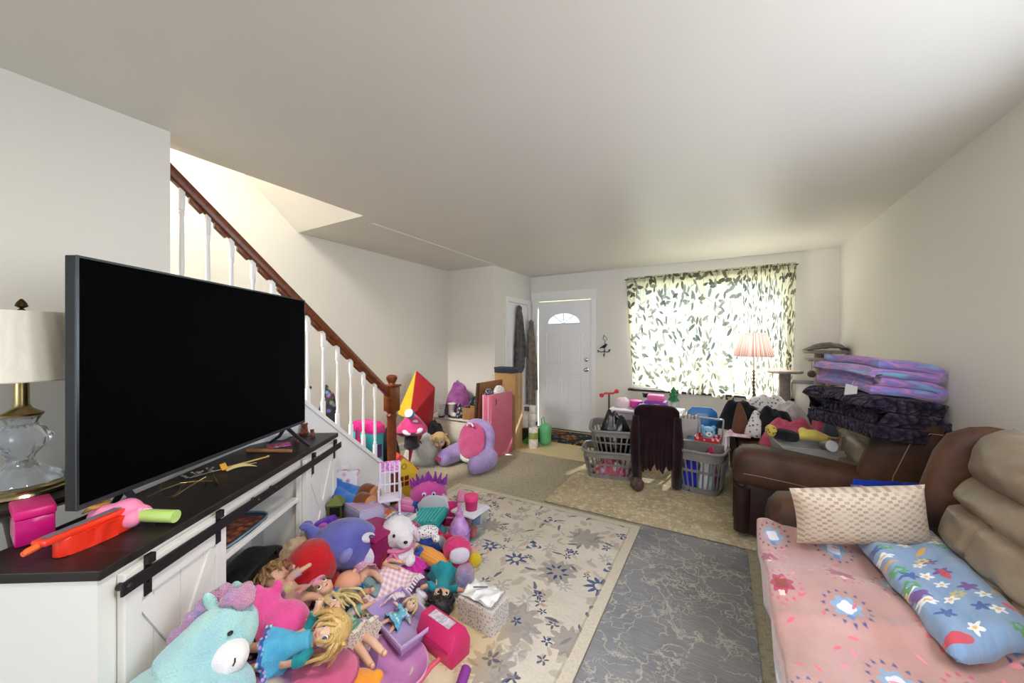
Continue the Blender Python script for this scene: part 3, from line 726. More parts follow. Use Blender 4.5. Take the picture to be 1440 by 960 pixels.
b = B(); b.tube([(.09, -.15, .19), (.13, -.08, .26), (.13, .08, .26), (.09, .15, .19)], .008, 8); b.obj('bag_strap', BLACK, t)
# ================================================================ FLOOR COVERINGS
def rug_mesh(x0, y0, x1, y1, z0, t):
    b = B(); b.box((x0, y0, z0), (x1, y1, z0+t), .003); return b
RX_0, RX_1, RY_0, RY_1 = -2.22, -.525, .55, 2.845
def cream_rug():
    n = NT('cream_rug'); c = n.co(); x, y, z = n.sep(c)
    wob = n.noise(c, 9, 3)[1]; cw = n.vm('ADD', c, n.scale(n.vm('SUBTRACT', wob, (.5, .5, .5)), .05)); xw, yw, _ = n.sep(cw)
    g, _ = n.noise(c, 130, 2, .7); f, _ = n.noise(c, 3.5, 4)
    col = n.mix(n.step(f, .35, .7), '#d6cdbd', '#c7bdac'); col = n.mix(n.math('MULTIPLY', n.step(g, .45, .75), .3), col, '#efe8da')
    def layer(col, sc, color, kind, thr, a, bb, off, fl=6, opa=1.0, inner=.2):
        lx, ly, g1, g2 = n.cell(n.vm('ADD', cw, off), sc)
        m = n.leaf(lx, ly, a, bb) if kind == 'leaf' else n.flower(lx, ly, a, fl, inner, bb)
        m = n.math('MULTIPLY', m, n.math('GREATER_THAN', g1, thr)); m = n.math('MULTIPLY', m, opa)
        return n.mix(m, col, color)
    col = layer(col, 7, '#a59a8c', 'leaf', .25, .34, .15, (3, 1, 0), opa=.55)
    col = layer(col, 8.5, '#b5a296', 'leaf', .35, .3, .12, (1.3, 7, 0), opa=.6)
    col = layer(col, 5.5, '#8f9296', 'flower', .45, .3, .7, (5, 2.2, 0), 7, .5)
    col = layer(col, 7.5, '#4b566b', 'leaf', .55, .30, .075, (9, 4, 0), opa=.85)
    col = layer(col, 9, '#39465e', 'flower', .72, .3, .9, (2, 9, 0), 5, .85)
    col = layer(col, 8, '#b8a18a', 'leaf', .5, .22, .07, (6, 6, 0), opa=.8)
    def fl(col, u, v, r, k, color, dep=.55, inner=.22, opa=.9):
        p = PZ(u, v, 0)
        dx, dy = n.math('SUBTRACT', xw, p.x), n.math('SUBTRACT', yw, p.y)
        return n.mix(n.math('MULTIPLY', n.flower(dx, dy, r, k, inner, dep), opa), col, color)
    for u, v, r in ((784, 806, .125), (824, 759, .14), (726, 878, .15), (690, 740, .10), (800, 905, .10), (690, 940, .12)):
        col = fl(col, u, v, r, 11, '#948c88', .35, 0, .75)
    for u, v, r in ((784, 806, .07),): col = fl(col, u, v, r, 8, '#2c4470', .95, .45)
    for u, v, r, k in ((725, 788, .075, 8), (841, 827, .085, 9), (883, 738, .06, 6), (690, 770, .06, 7), (655, 771, .05, 6), (640, 782, .05, 6)): col = fl(col, u, v, r, k, '#32507f', .6, .28)
    for u, v, r in ((774, 733, .055), (694, 712, .05), (750, 770, .055), (859, 801, .055), (836, 864, .06), (879, 757, .05)):
        col = fl(col, u, v, r, 3, '#364f7a', .5, .62); col = fl(col, u, v, r*.35, 4, '#5b6b86', .3, 0)
    for u, v, r in ((726, 878, .035), (692, 927, .045), (762, 861, .025), (715, 725, .03), (757, 840, .035), (640, 700, .03), (800, 777, .035), (770, 905, .03), (660, 700, .03), (808, 779, .03)): col = fl(col, u, v, r, 5, '#243f70', .75, .2)
    ex = n.math('MAXIMUM', n.math('SUBTRACT', RX_0+.055, x), n.math('SUBTRACT', x, RX_1-.055)); ey = n.math('MAXIMUM', n.math('SUBTRACT', RY_0+.055, y), n.math('SUBTRACT', y, RY_1-.055))
    e = n.math('MAXIMUM', ex, ey)
    col = n.mix(n.step(e, -.001, .001), col, n.mix(n.step(g, .4, .7), '#d5cbb8', '#c3b8a3'))
    col = n.mix(n.math('MULTIPLY', n.math('MULTIPLY', n.step(e, -.014, -.011), n.step(e, 0, -.003)), .5), col, '#a0947f')
    # worn yellow stain
    s = PZ(640, 900, 0); dd = n.vm('LENGTH', n.vm('MULTIPLY', n.vm('SUBTRACT', cw, (s.x, s.y, 0)), (1, .8, 0)))
    col = n.mix(n.math('MULTIPLY', n.step(dd, .28, .12), .5), col, '#c9a75c')
    return n.set(col=col, rough=1, spec=.05, normal=n.bump(n.math('ADD', g, n.noise(c, 40, 2)[0]), .4, .01)).done()
tag(rug_mesh(RX_0, RY_0, RX_1, RY_1, .0005, .011).obj('area_rug', cream_rug()), 'cream floral area rug with blue and grey flowers', 'rug')
def grey_rug():
    n = NT('grey_rug'); c = n.co(); w, wc = n.noise(c, 2.2, 4, .6); w2, wc2 = n.noise(c, 26, 3, .6)
    cw = n.vm('ADD', c, n.scale(n.vm('SUBTRACT', wc, (.5, .5, .5)), .75)); cw = n.vm('ADD', cw, n.scale(n.vm('SUBTRACT', wc2, (.5, .5, .5)), .09))
    f, _ = n.noise(n.map(c, (3, 40, 1)), 3, 3); k, _ = n.noise(c, 3, 4); g, _ = n.noise(c, 160, 2, .7)
    col = n.mix(n.step(k, .3, .7), '#98989a', '#7d7e81'); col = n.mix(n.math('MULTIPLY', n.step(f, .45, .7), .5), col, '#acacaf')
    v1 = n.voro(cw, 2.4, 'DISTANCE_TO_EDGE', '2D'); v2 = n.voro(n.vm('ADD', cw, (4, 3, 0)), 6.0, 'DISTANCE_TO_EDGE', '2D'); v3 = n.voro(n.vm('ADD', cw, (9, 2, 0)), 13.0, 'DISTANCE_TO_EDGE', '2D')
    m1 = n.math('MULTIPLY', n.step(v1.outputs[0], .022, .010), n.step(n.noise(c, 2.6, 3)[0], .30, .42))
    m2 = n.math('MULTIPLY', n.step(v2.outputs[0], .045, .018), n.step(n.noise(n.vm('ADD', c, (5, 5, 0)), 2.8, 3)[0], .42, .51))
    m3 = n.math('MULTIPLY', n.step(v3.outputs[0], .08, .03), n.step(n.noise(n.vm('ADD', c, (1, 8, 0)), 3.0, 3)[0], .46, .57))
    m = n.math('MULTIPLY', n.math('MAXIMUM', n.math('MAXIMUM', m1, m2), m3), n.step(g, .3, .55))
    col = n.mix(n.math('MULTIPLY', m, .9), col, '#d3cfc2')
    x, y, z = n.sep(c)
    return n.set(col=n.mix(n.math('MULTIPLY', n.step(g, .5, .8), .25), col, '#b5b5b6'), rough=1, spec=.05, normal=n.bump(n.math('ADD', n.math('MULTIPLY', m, 2), n.math('ADD', g, f)), .5, .008)).done()
tag(rug_mesh(-.52, .1, .145, 2.88, .0005, .010).obj('grey_rug', grey_rug()), 'grey rug with pale branching lines in front of the sofa', 'rug')
b = rug_mesh(-1.34, 2.895, .42, 4.9, .0065, .008)
tag(b.obj('carpet_remnant', remnant_mat()), 'beige carpet piece under the laundry baskets and loveseat', 'rug')
# door mat
n = NT('door_mat'); c = n.co(); lx, ly, g1, g2 = n.cell(c, 4.2); m = n.flower(lx, ly, .42, 7, 0, .45); m2 = n.flower(lx, ly, .2, 7, 0, .4)
lx2, ly2, h1, h2 = n.cell(n.vm('ADD', c, (3, 3, 0)), 9); lf = n.math('MULTIPLY', n.leaf(lx2, ly2, .4, .15), n.step(h1, .3, .31))
col = n.mix(lf, '#1c1d24', '#6f7480'); col = n.mix(m, col, n.mix(n.step(g1, .45, .5), '#a9802f', '#a5552b')); col = n.mix(m2, col, '#5a2d18')
MATM = n.set(col=col, rough=1, normal=n.bump(n.noise(c, 150, 2)[0], .5, .01)).done()
tag(rug_mesh(-2.45, 4.66, -1.40, 5.26, .0065, .012).obj('door_mat', MATM), 'black door mat with gold flowers before the front door', 'mat')

# ================================================================ LEATHER SOFA AND LOVESEAT
LEA = mat('#583823', .58, tex='leather', col2='#2e1b10', sc=9, bump=.4, spec=.4)
LEAD = mat('#2e1710', .45, tex='leather', col2='#22100b', sc=7, bump=.25, spec=.35)
WORN = mat('#94846f', .42, tex='leather', col2='#6f5e4a', sc=9, bump=.28, spec=.4)
WORND = mat('#7a5a3a', .48, tex='leather', col2='#4d2f1c', sc=9, bump=.28, spec=.4)
THREAD = mat('#9c8670', .8)
def sring(x, yc, zc, ry, rz, n=.6, seg=24):
    sg = lambda v: math.copysign(abs(v)**n, v)
    return [(x, yc+ry*sg(math.cos(2*PI*k/seg)), zc+rz*sg(math.sin(2*PI*k/seg))) for k in range(seg)]
def recliner(name, label, y0, y1, seats, aw, xf=.17, seat_z=.46, backs=None, back_h=1.04, lean=.16, armz=.62, xb=.83, slope=.05, cat='sofa'):
    """leather seat with its back towards the +X wall; arms run along X"""
    t = thing(name, label, cat, (xf, (y0+y1)/2, .0145 if name == 'loveseat' else .0005)); W = (y1-y0)/2; D = 1.05-xf; XB = xb-xf-.02
    b = B(); b.box((.09, -W+.05, .02), (D-.08, W-.05, .27), .02); b.obj('base', LEAD, t)
    n_ = seats; sw = (2*W-2*aw)/n_
    for s in (-1, 1):                                                     # arms
        yc = s*(W-aw/2)
        b = B(); b.box((.06, yc-aw/2+.02, .03), (D-.12, yc+aw/2-.02, armz-.1), .03, 3); b.obj('arm_panel', LEAD, t)
        b = B(); prof = [(.0, .30, .04, .06), (.004, .34, .38, .40), (.02, .40, .75, .72), (.06, .44, .96, .9), (.14, .46, 1.0, 1.0), (.32, .465, 1.0, 1.0), (.55, .45, .98, .97), (D-.16, .40, .92, .9), (D-.10, .38, .6, .6)]
        L_ = D-.1
        rs = []
        for x, fz, ky, kz in prof:
            hz = .145
            drop = slope*max(0, (x-.2)/.6)
            rs.append(sring(x, yc, armz-hz-drop+(0 if x > .05 else -.02), aw/2*ky*1.04, hz*kz, .62))
        b.rings(rs); b.jitter(.008, 9, 5+s)
        a = b.obj('arm', LEA, t)
        b = B(); b.tube([(x, yc-s*0-aw/2*1.04*ky+.0, armz-.17-slope*max(0, (x-.2)/.6)) for x, fz, ky, kz in prof[3:-1]], .0022, 5); b.obj('arm_seam', THREAD, a)
        b = B(); b.tube([(.055, yc-aw/2+.03, .36), (.05, yc-aw/2+.04, .05)], .05, 12); b.tube([(.055, yc+aw/2-.03, .36), (.05, yc+aw/2-.04, .05)], .05, 12); b.box((.03, yc-aw/2+.04, .04), (.09, yc+aw/2-.04, .38), .01); b.obj('arm_front', LEAD, t)
    for k in range(n_):
        yc = -W+aw+sw*(k+.5)
        b = B(); b.M = T((XB+.06)/2, yc, seat_z-.105) ; b.pillow(XB-.02, sw-.012, .095, 5, .9, n=18, corner=.0)
        b.obj('seat_cushion', WORND, t)
        b = B(); b.M = T(.055, yc, .25) @ RY(-90-4); b.pillow(.34, sw-.014, .045, 5, .6, n=14, corner=.0); b.obj('footrest', LEAD, t)
    # back: shell with wings and cushions
    la = math.atan2(lean, back_h-seat_z)
    bl = (back_h-seat_z)/math.cos(la)
    fr = T(XB+.05, 0, seat_z-.04) @ Matrix.Rotation(la, 4, 'Y')          # local z runs up the back
    b = B(); b.M = fr; b.box((.04, -W+.06, -.22), (.11, W-.06, bl*.90), .04, 3); b.obj('back_shell', LEAD, t)
    for s in (-1, 1):
        b = B(); b.M = fr; rs = []
        for z, x, rx in ((-.16, .06, .12), (-.02, .02, .15), (.14, .005, .155), (.3, -.005, .155), (bl*.75, -.015, .145), (bl*.9, -.015, .125), (bl*.99, .0, .085), (bl*1.03, .012, .045), (bl*1.04, .015, .01)):
            rs.append([(q[2], q[1], z) for q in sring(0, s*(W-.075), x, .068*min(1, rx/.12), rx, .75)])
        b.rings(rs); w_ = b.obj('back_wing', LEA, t)
        b = B(); b.M = fr; b.tube([(.05-.165*0-.0, s*(W-.005), -.05), (-.01, s*(W-.004), bl*.3), (-.02, s*(W-.004), bl*.7), (.03, s*(W-.004), bl*.88), (.08, s*(W-.006), bl*.91)], .0025, 5); b.obj('wing_seam', THREAD, w_)
    bw = (2*W-.27)/n_
    for k in range(n_):
        yc = -W+.135+bw*(k+.5)
        def tuft(a, c_):                                                   # creases between the stuffed biscuits
            e = 0
            for cc in (-.33, .36): e -= .035*math.exp(-((c_-cc)/.07)**2)
            e -= .022*math.exp(-(a/.05)**2)*(1 if c_ < .36 else 0)
            for aa in (-.5, .0, .5):
                for cc in (-.33,): e -= .03*math.exp(-((a-aa)**2/.01+(c_-cc)**2/.012))
            return e+.010*mnoise.noise(Vector((a*3+k*5, c_*3, 0)))
        b = B(); b.M = fr @ T(-.02, yc, bl*.36) @ RY(-90) @ RZ(90) @ RZ(180)
        b.M = fr @ T(.0, yc, bl*.34) @ Matrix(((0, 0, -1, 0), (-1, 0, 0, 0), (0, 1, 0, 0), (0, 0, 0, 1)))
        b.pillow(bw-.01, bl*.82, .15, 4, .3, fn=tuft, n=40, corner=.03)
        b.obj('back_cushion', WORN, t)
        b = B(); b.M = fr @ T(-.005, yc, bl*.85) @ Matrix(((0, 0, -1, 0), (-1, 0, 0, 0), (0, 1, 0, 0), (0, 0, 0, 1)))
        b.pillow(bw-.012, bl*.42, .15, 3, .6, fn=lambda a, c_: .012*mnoise.noise(Vector((a*3+k*3, c_*2, 3))), n=28, corner=.04)
        b.obj('headrest', WORN, t)
    return t
recliner('sofa', 'brown leather reclining sofa under pink and blue fleece blankets', .25, 2.44, 3, .25, xf=.195)
recliner('loveseat', 'brown leather loveseat heaped with laundry and folded blankets by the cat tree', 3.0, 4.78, 2, .30, xf=.07, back_h=.96, armz=.63, xb=.80, lean=.20, slope=.07)

# ---- throw pillow
def weave_mat():
    n = NT('woven_pillow'); u = n.co('UV'); x, y, z = n.sep(u)
    X = n.math('MULTIPLY', x, 13); Yv = n.math('MULTIPLY', y, 20)
    row = n.math('FLOOR', Yv); sh = n.math('MULTIPLY', n.noise(n.comb(0, row, 0), 3.7, 0)[0], 6)
    fx = n.math('FRACT', n.math('ADD', X, n.math('MULTIPLY', n.math('MODULO', row, 2.0), .5)))
    m = n.math('MULTIPLY', n.step(fx, .5, .54), n.step(n.math('FRACT', Yv), .16, .22))
    g, _ = n.noise(u, 220, 2)
    band = n.step(n.noise(n.comb(n.math('MULTIPLY', x, 4), n.math('MULTIPLY', y, 3), 0), 2.0, 2)[0], .38, .55)
    col = n.mix(m, '#bfae98', n.mix(band, '#b29c83', '#977d66'))
    return n.set(col=n.mix(n.math('MULTIPLY', g, .3), col, '#d6cab6'), rough=.95, spec=.1, normal=n.bump(n.math('ADD', m, g), .4, .01)).done()
cB = PZ(1118, 752, .515); cT = PZ(1098, 681, .74); cR = PZ(1300, 752, .575)
ex = (cR-cB).normalized(); ey = (cT-cB); ey = (ey-ex*ey.dot(ex)).normalized(); ez = ex.cross(ey)
M_ = Matrix((ex, ey, ez)).transposed().to_4x4(); M_.translation = (cB+cT+cR+(cT+cR-cB))/4 + ez*.055
b = B(); b.pillow((cR-cB).length*1.02, (cT-cB).length*1.05, .07, 3, .9, n=28, corner=.05); o = b.obj('throw_pillow', weave_mat()); o.matrix_world = M_
tag(o, 'beige basketweave throw pillow leaning on the sofa arm', 'pillow')

# ---- pink blanket over the seats
def print_mat(name, base, base2, motifs, sheen=.4):
    n = NT(name); c = n.co('UV'); f, _ = n.noise(c, 7, 4); g, _ = n.noise(c, 160, 2)
    col = n.mix(n.step(f, .38, .7), base, base2)
    for sc, off, kind, a, d, k, inner, color, thr in motifs:
        lx, ly, g1, g2 = n.cell(n.vm('ADD', n.vm('MULTIPLY', c, (BLW, BLH, 0)), off), sc, .45)
        m = n.leaf(lx, ly, a, d) if kind == 'leaf' else n.flower(lx, ly, a, k, inner, d, .12)
        m = n.math('MULTIPLY', m, n.math('GREATER_THAN', g1, thr))
        if len(color) == 2: color = n.mix(n.step(g2, .45, .55), color[0], color[1])
        else: color = color[0]
        col = n.mix(n.math('MULTIPLY', m, .92), col, color)
    return n.set(col=col, rough=.95, spec=.1, sheen=sheen, normal=n.bump(n.math('ADD', n.math('MULTIPLY', g, .4), f), .35, .015)).done()
BLW, BLH = 1.25, 1.62
PINKB = print_mat('pink_fleece_print', '#bd958e', '#ad8279', [
    (4.1, (0, 0, 0), 'fl', .38, .32, 15, .84, ('#d2506e', '#31447e'), .12), (4.1, (0, 0, 0), 'fl', .25, .28, 7, 0, ('#a92c55', '#7fa9c9'), .12), (4.1, (0, 0, 0), 'fl', .15, .25, 4, 0, ('#8a3a2e', '#e9e2ea'), .12), (4.1, (.0, .05, 0), 'fl', .07, .3, 4, 0, ('#eccab8', '#5f88bd'), .12),
    (15, (3, 2, 0), 'leaf', .3, .1, 0, 0, ('#d95f74', '#e8879a'), .7)])
SXF = .168
def pinkb(a, c_):
    y = .62+1.60*c_                                     # along the sofa
    s = a*1.25                                          # front hem -> back
    drop = .15
    zt = .487+.012*mnoise.noise(Vector((a*3, y*3, 1)))+.020*math.cos((y-1.72)*2*PI/.565)-.0
    fx = SXF+.012*mnoise.noise(Vector((y*4, a*2, 3)))
    fold = .022*math.exp(-((y-1.55-.22*(a-.3))/.035)**2)
    if s < drop:
        k = s/drop
        return (fx+.012*math.sin(y*16)*(1-k)*.6-.018+.012*(1-k)**1.5, y, zt-.05-(drop-s)*.98+.03*k*k)
    q = s-drop
    if q < .08:
        th = q/.08*PI/2
        return (fx-.018+.05*(1-math.cos(th)), y, zt-.05+.03+.02*math.sin(th)+fold*(q/.08))
    return (fx+.032+(q-.08), y, zt+fold+.016*mnoise.noise(Vector((q*6, y*6, 5)))+.007*abs(mnoise.noise(Vector((q*13+y*5, y*9, 2)))))
b = B(); b.grid(lambda a, c_: pinkb(a*.77, c_), 60, 80, thick=.010); o = b.obj('pink_blanket', PINKB, sharp=0)
tag(o, 'pink fleece blanket with wreath print spread over the sofa seats', 'blanket')
BLW, BLH = .34, 1.1
BLUEB = print_mat('blue_fleece_print', '#86a3c2', '#7593b6', [
    (9, (0, 0, 0), 'fl', .33, .5, 5, 0, ('#f2efe6', '#eef2f4'), .35), (9, (0, 0, 0), 'fl', .10, .2, 5, 0, ('#e8b84a', '#e8b84a'), .35),
    (6.5, (4, 3, 0), 'fl', .27, .5, 5, 0, ('#2f4f94', '#6a3a86'), .55), (7, (7, 1, 0), 'leaf', .34, .12, 0, 0, ('#c8434a', '#e0a53c'), .5),
    (8, (2, 9, 0), 'fl', .28, .4, 7, .3, ('#4d9a4a', '#e7c75a'), .7)])
pA, pB, pC, pD = PZ(1205, 757, .525), PZ(1312, 757, .535), PZ(1345, 925, .525), PZ(1470, 905, .535)
def blueb(a, c_):
    p = pA.lerp(pB, a).lerp(pC.lerp(pD, a), c_)
    e = min(a, 1-a); e2 = min(c_, 1-c_)
    h = .045*(1-max(0, 1-e/.10)**2)*(1-max(0, 1-e2/.05)**2)
    return (p.x+.012*mnoise.noise(Vector((c_*5, 0, 2))), p.y, p.z-.012+h+.010*mnoise.noise(Vector((a*4, c_*9, 7)))+.008*math.sin(a*9+c_*3))
b = B(); b.grid(blueb, 26, 70, thick=.012); o = b.obj('blue_blanket', BLUEB, sharp=0); tag(o, 'folded light blue fleece blanket with flowers along the sofa back', 'blanket')
# blue packet behind the sofa arm
p = PZ(1296, 712, .42); t = thing('snack_bag', 'shiny blue printed bag standing between sofa and loveseat', 'bag', (.78, 2.74, .0005), (0, 0, 20))
b = B(); b.M = T(0, 0, .30) @ RX(90); b.pillow(.34, .60, .08, 3, 1, n=18, corner=.02); b.jitter(.012, 14, 2); b.obj('bag_body', mat('#17358f', .3, tex='print', col2='#c9a23a', sc=11), t)
b = B(); b.grid(lambda a, c_: (-.16+.32*a, .006*math.sin(a*25), .58+.05*c_), 30, 2, thick=.003); b.obj('bag_seal', mat('#2346c0', .3), t)
# ================================================================ CURTAINS, BACK WALL
def curtain_mat():
    n = NT('leaf_print_curtain'); u = n.co('UV'); p = n.vm('MULTIPLY', u, (1.9, 1.45, 0)); g, _ = n.noise(u, 300, 1)
    m = None
    for sc, off, a, bb, thr in ((6.2, (0, 0, 0), .44, .17, .08), (6.6, (3.3, 5.1, 0), .40, .16, .15), (7.8, (8, 2, 0), .38, .16, .22)):
        lx, ly, g1, g2 = n.cell(n.vm('ADD', p, off), sc)
        k = n.math('MULTIPLY', n.leaf(lx, ly, a, bb, .35), n.math('GREATER_THAN', g1, thr)); k = n.math('MULTIPLY', k, n.math('MULTIPLY_ADD', g2, .25, .75))
        m = k if m is None else n.math('MAXIMUM', m, k)
    vx = n.voro(n.vm('ADD', n.vm('MULTIPLY', p, (5, 2.2, 0)), n.scale(n.noise(p, 4, 2)[1], .8)), 1.0, 'DISTANCE_TO_EDGE', '2D')
    m = n.math('MAXIMUM', m, n.math('MULTIPLY', n.step(vx.outputs[0], .03, .012), .5))
    ux, uy, _ = n.sep(u); head = n.step(uy, .945, .96)
    col = n.mix(m, n.mix(n.step(g, .3, .7), '#ebe7c8', '#e2ddba'), '#33352a')
    col = n.mix(n.math('MULTIPLY', head, .35), col, '#5a5834')
    df = n.new('ShaderNodeBsdfDiffuse'); n.put(df.inputs[0], col); tr = n.new('ShaderNodeBsdfTranslucent'); n.put(tr.inputs[0], col)
    mx = n.new('ShaderNodeMixShader'); n.put(mx.inputs[0], n.math('MULTIPLY_ADD', head, -.3, .40)); n.t.links.new(df.outputs[0], mx.inputs[1]); n.t.links.new(tr.outputs[0], mx.inputs[2])
    ts = n.new('ShaderNodeBsdfTransparent'); mx2 = n.new('ShaderNodeMixShader'); mx2.inputs[0].default_value = .10
    n.t.links.new(mx.outputs[0], mx2.inputs[1]); n.t.links.new(ts.outputs[0], mx2.inputs[2]); n.t.links.new(mx2.outputs[0], n.out.inputs[0])
    n.t.nodes.remove(n.b); return n.m
CURM = curtain_mat()
def curtain(name, label, x0, x1, bl, br, pinch, seed, ztl, ztr):
    def f(a, c_):
        top = c_
        # gathers at the head, looser below, bundled toward pinch at the hem
        w = 1-c_
        xa = x0+(x1-x0)*a
        k = pinch*w**1.6*math.exp(-((a-.62)/.5)**2)*.16
        xa += k*(.62-a)*2.2*(x1-x0)
        xa += (.03*w*(1 if seed == 1 else -.3))*(1-a)
        zt = ztl+(ztr-ztl)*a; zb = bl+(br-bl)*a+.05*math.sin(a*9+seed)*.5
        z = zb+(zt-zb)*c_
        fold = .020*math.sin(a*2*PI*11*(x1-x0)/1.2+seed)+.014*math.sin(a*2*PI*27*(x1-x0)/1.2)*c_+.02*w*math.sin(a*2*PI*4+seed*2)
        y = YB-.085+fold*(.6+.6*w)-.03*math.exp(-((1-c_)/.03)**2)*0
        return (xa, y, z)
    b = B(); b.grid(f, 150, 40, thick=.0)
    o = b.obj(name, CURM, sharp=0); return tag(o, label, 'curtain', None)
curtain('curtain', 'wide leaf print curtain panel covering most of the front window', -1.165, .22, .77, .655, .9, 1, 2.285, 2.30)
curtain('curtain', 'narrow leaf print curtain panel behind the pleated lamp', .225, .745, .66, .72, 1.2, 2, 2.30, 2.305)
b = B(); b.tube([(-1.19, YB-.085, 2.262), (.765, YB-.085, 2.28)], .006, 8)
for x, z in ((-1.185, 2.262), (.76, 2.28)): b.tube([(x, YB-.085, z), (x, YB-.001, z)], .005, 6)
tag(b.obj('curtain_rod', mat('#4a4436', .4, .6)), 'slim dark rod holding the leaf print curtains', 'curtain rod')
# iron key hook with bird by the door
p = PY(850, 487, YB)
t = thing('key_hook', 'black wrought iron bird key hook on wall by front door', 'wall hook', (p.x, YB-.004, p.z))
IRON = mat('#121212', .5, .3)
b = B(); b.tube([(-.09, -.006, -.06), (-.05, -.012, -.085), (0, -.006, -.07), (.05, -.012, -.085), (.09, -.006, -.04)], .006, 6); b.tube([(0, -.004, .17), (-.02, -.008, .12), (.012, -.008, .08), (0, -.006, -.13)], .005, 6)
b.tube([(.0, -.006, .16), (.035, -.006, .13), (.04, -.006, .10), (.02, -.006, .09)], .0035, 6); b.obj('scroll', IRON, t)
b = B(); b.ball((0, -.012, .0), (.034, .012, .022), RY(-25), 12); b.ball((.03, -.012, .028), (.014, .009, .013), seg=10); b.tube([(-.025, -.012, -.008), (-.07, -.012, -.03)], [.012, .004], 6); b.tube([(.042, -.012, .03), (.055, -.012, .026)], [.004, .001], 6); b.obj('bird', IRON, t)
for x, z in ((-.085, -.06), (0, -.12), (.08, -.05)):
    b = B(); b.tube([(x, -.006, z), (x, -.022, z-.03), (x, -.04, z-.02), (x, -.045, z-.005)], .0035, 6); b.ball((x, -.045, z), (.008,)*3, seg=8); b.obj('hook', IRON, t)
# coats by the door
def coat(name, label, x, y, ztop, zbot, wtop, wbot, face, m, seed):
    t = thing(name, label, 'coat', (x, y, zbot), (0, 0, face))
    Hh = ztop-zbot
    def f(a, th):
        w = wtop+(wbot-wtop)*min(1, (1-a)*1.25)**.7
        an = 2*PI*th
        r = 1+.16*math.sin(an*7+seed)*(1-a*.6)+.08*math.sin(an*3+seed*2)
        return (w*math.cos(an)*r, -.045-.035*math.sin(an)*r*(1.0 if a < .92 else .5), Hh*a+.05*math.sin(an*2+seed)*(1-a))
    b = B(); b.rings([[f(k/18, i/40) for i in range(40)] for k in range(19)]); b.jitter(.012, 9, seed); b.obj('coat_body', m, t)
    b = B(); b.tube([(wtop*.6, -.05, Hh*.86), (wtop*1.1, -.075, Hh*.55), (wbot*.9, -.085, Hh*.22)], [.03, .038, .032], 10); b.jitter(.008, 14, seed); b.obj('sleeve', m, t)
    b = B(); b.tube([(-.03, -.06, Hh*.98), (0, -.075, Hh*.95), (.03, -.06, Hh*.98), (0, -.035, Hh*1.01)], .012, 8, closed=True); b.obj('collar', m, t)
    b = B(); b.tube([(0, -.001, Hh*.97), (0, -.03, Hh*.96), (0, -.04, Hh*1.0)], .006, 6); b.obj('peg', BLACK, t)
    return t
coat('coat', 'dark purple grey coat hanging on the closet door', -2.735, 4.93, 1.93, .93, .05, .14, 90, mat('#6b655f', .9, tex='cloth', col2='#46424a', sc=14, bump=.5), 1)
coat('coat', 'long taupe coat hanging between closet door and front door', -2.70, 5.29, 1.72, .30, .04, .075, 60, mat('#94897d', .9, tex='cloth', col2='#776c61', sc=14, bump=.5), 2)

# ================================================================ FLOOR LAMP, CAT TREE
p = PY(1060, 500, 4.98)
t = thing('floor_lamp', 'slim floor lamp with pleated pink shade before the curtain', 'floor lamp', (p.x, 4.98, 0))
n = NT('pleated_shade'); c = n.co(); x, y, z = n.sep(c); an = n.math('ARCTAN2', y, x)
st = n.noise(n.comb(n.math('MULTIPLY', an, 9), 0, 0), 1.5, 3)[0]
col = n.mix(n.step(st, .42, .6), '#eee0dc', '#a0827c'); df = n.new('ShaderNodeBsdfDiffuse'); n.put(df.inputs[0], col); tl = n.new('ShaderNodeBsdfTranslucent'); n.put(tl.inputs[0], col); mx = n.new('ShaderNodeMixShader'); mx.inputs[0].default_value = .4
n.t.links.new(df.outputs[0], mx.inputs[1]); n.t.links.new(tl.outputs[0], mx.inputs[2]); n.t.links.new(mx.outputs[0], n.out.inputs[0]); n.t.nodes.remove(n.b)
zt, zb = PY(1060, 468, 4.98).z, PY(1060, 501, 4.98).z
b = B(); shade(b, .195, .128, zb, zt, 34, .012); b.obj('lamp_shade', n.m, t)
b = B()
for k in range(26): b.lathe([(.008, .03+k*.04), (.017, .05+k*.04), (.008, .07+k*.04)], 8)
b.tube([(0, 0, .02), (0, 0, zt-.02)], .006, 8)
for a in (0, 120, 240): b.tube([(0, 0, zt-.03), (.124*math.cos(R(a)), .124*math.sin(R(a)), zt-.008)], .002, 5)
b.obj('pole', mat('#6d5b46', .4, .4), t)
b = B(); b.ball((0, 0, zb+.07), (.03, .03, .045), seg=12); BULB = NT('added_bulb_glow'); BULB.set(col='#fff2dc', emit='#ffe9c8', emits=2.5); b.obj('bulb', BULB.m, t)  # bulb glow added to go with the corner fill
LAMPXY = (p.x, 4.98, zb+.07)
b = B(); b.lathe([(.13, .0005), (.135, .012), (.06, .03), (.015, .04), (0, .04)], 24); b.obj('base', mat('#5a4a38', .4, .4), t)
p = PY(1163, 500, 4.98)
TAUPE = mat('#a2948a', .95, tex='plush', col2='#83756c', sc=12, bump=.3); SISAL = mat('#a98a5c', .95, tex='cloth', col2='#8a6d42', sc=40, bump=.6); DKTAUPE = mat('#5f5249', .95, tex='plush', col2='#443a33', sc=12)
t = thing('cat_tree', 'taupe carpeted cat tree with perches and hanging ball in corner', 'cat tree', (p.x, 4.98, 0))
px = lambda u: PY(u, 500, 4.98).x-p.x
pz = lambda v, u=1160: PY(u, v, 4.98).z
xa = px(1103)
b = B(); b.box((xa-.18, -.24, .0005), (.15, .24, .05), .015); b.obj('base', TAUPE, t)
b = B(); b.cyl((xa, -.02, .05), (xa, -.02, pz(526)), .052, seg=16); b.obj('post', mat('#8b7d78', .95, tex='plush', col2='#6f6360', sc=20), t)
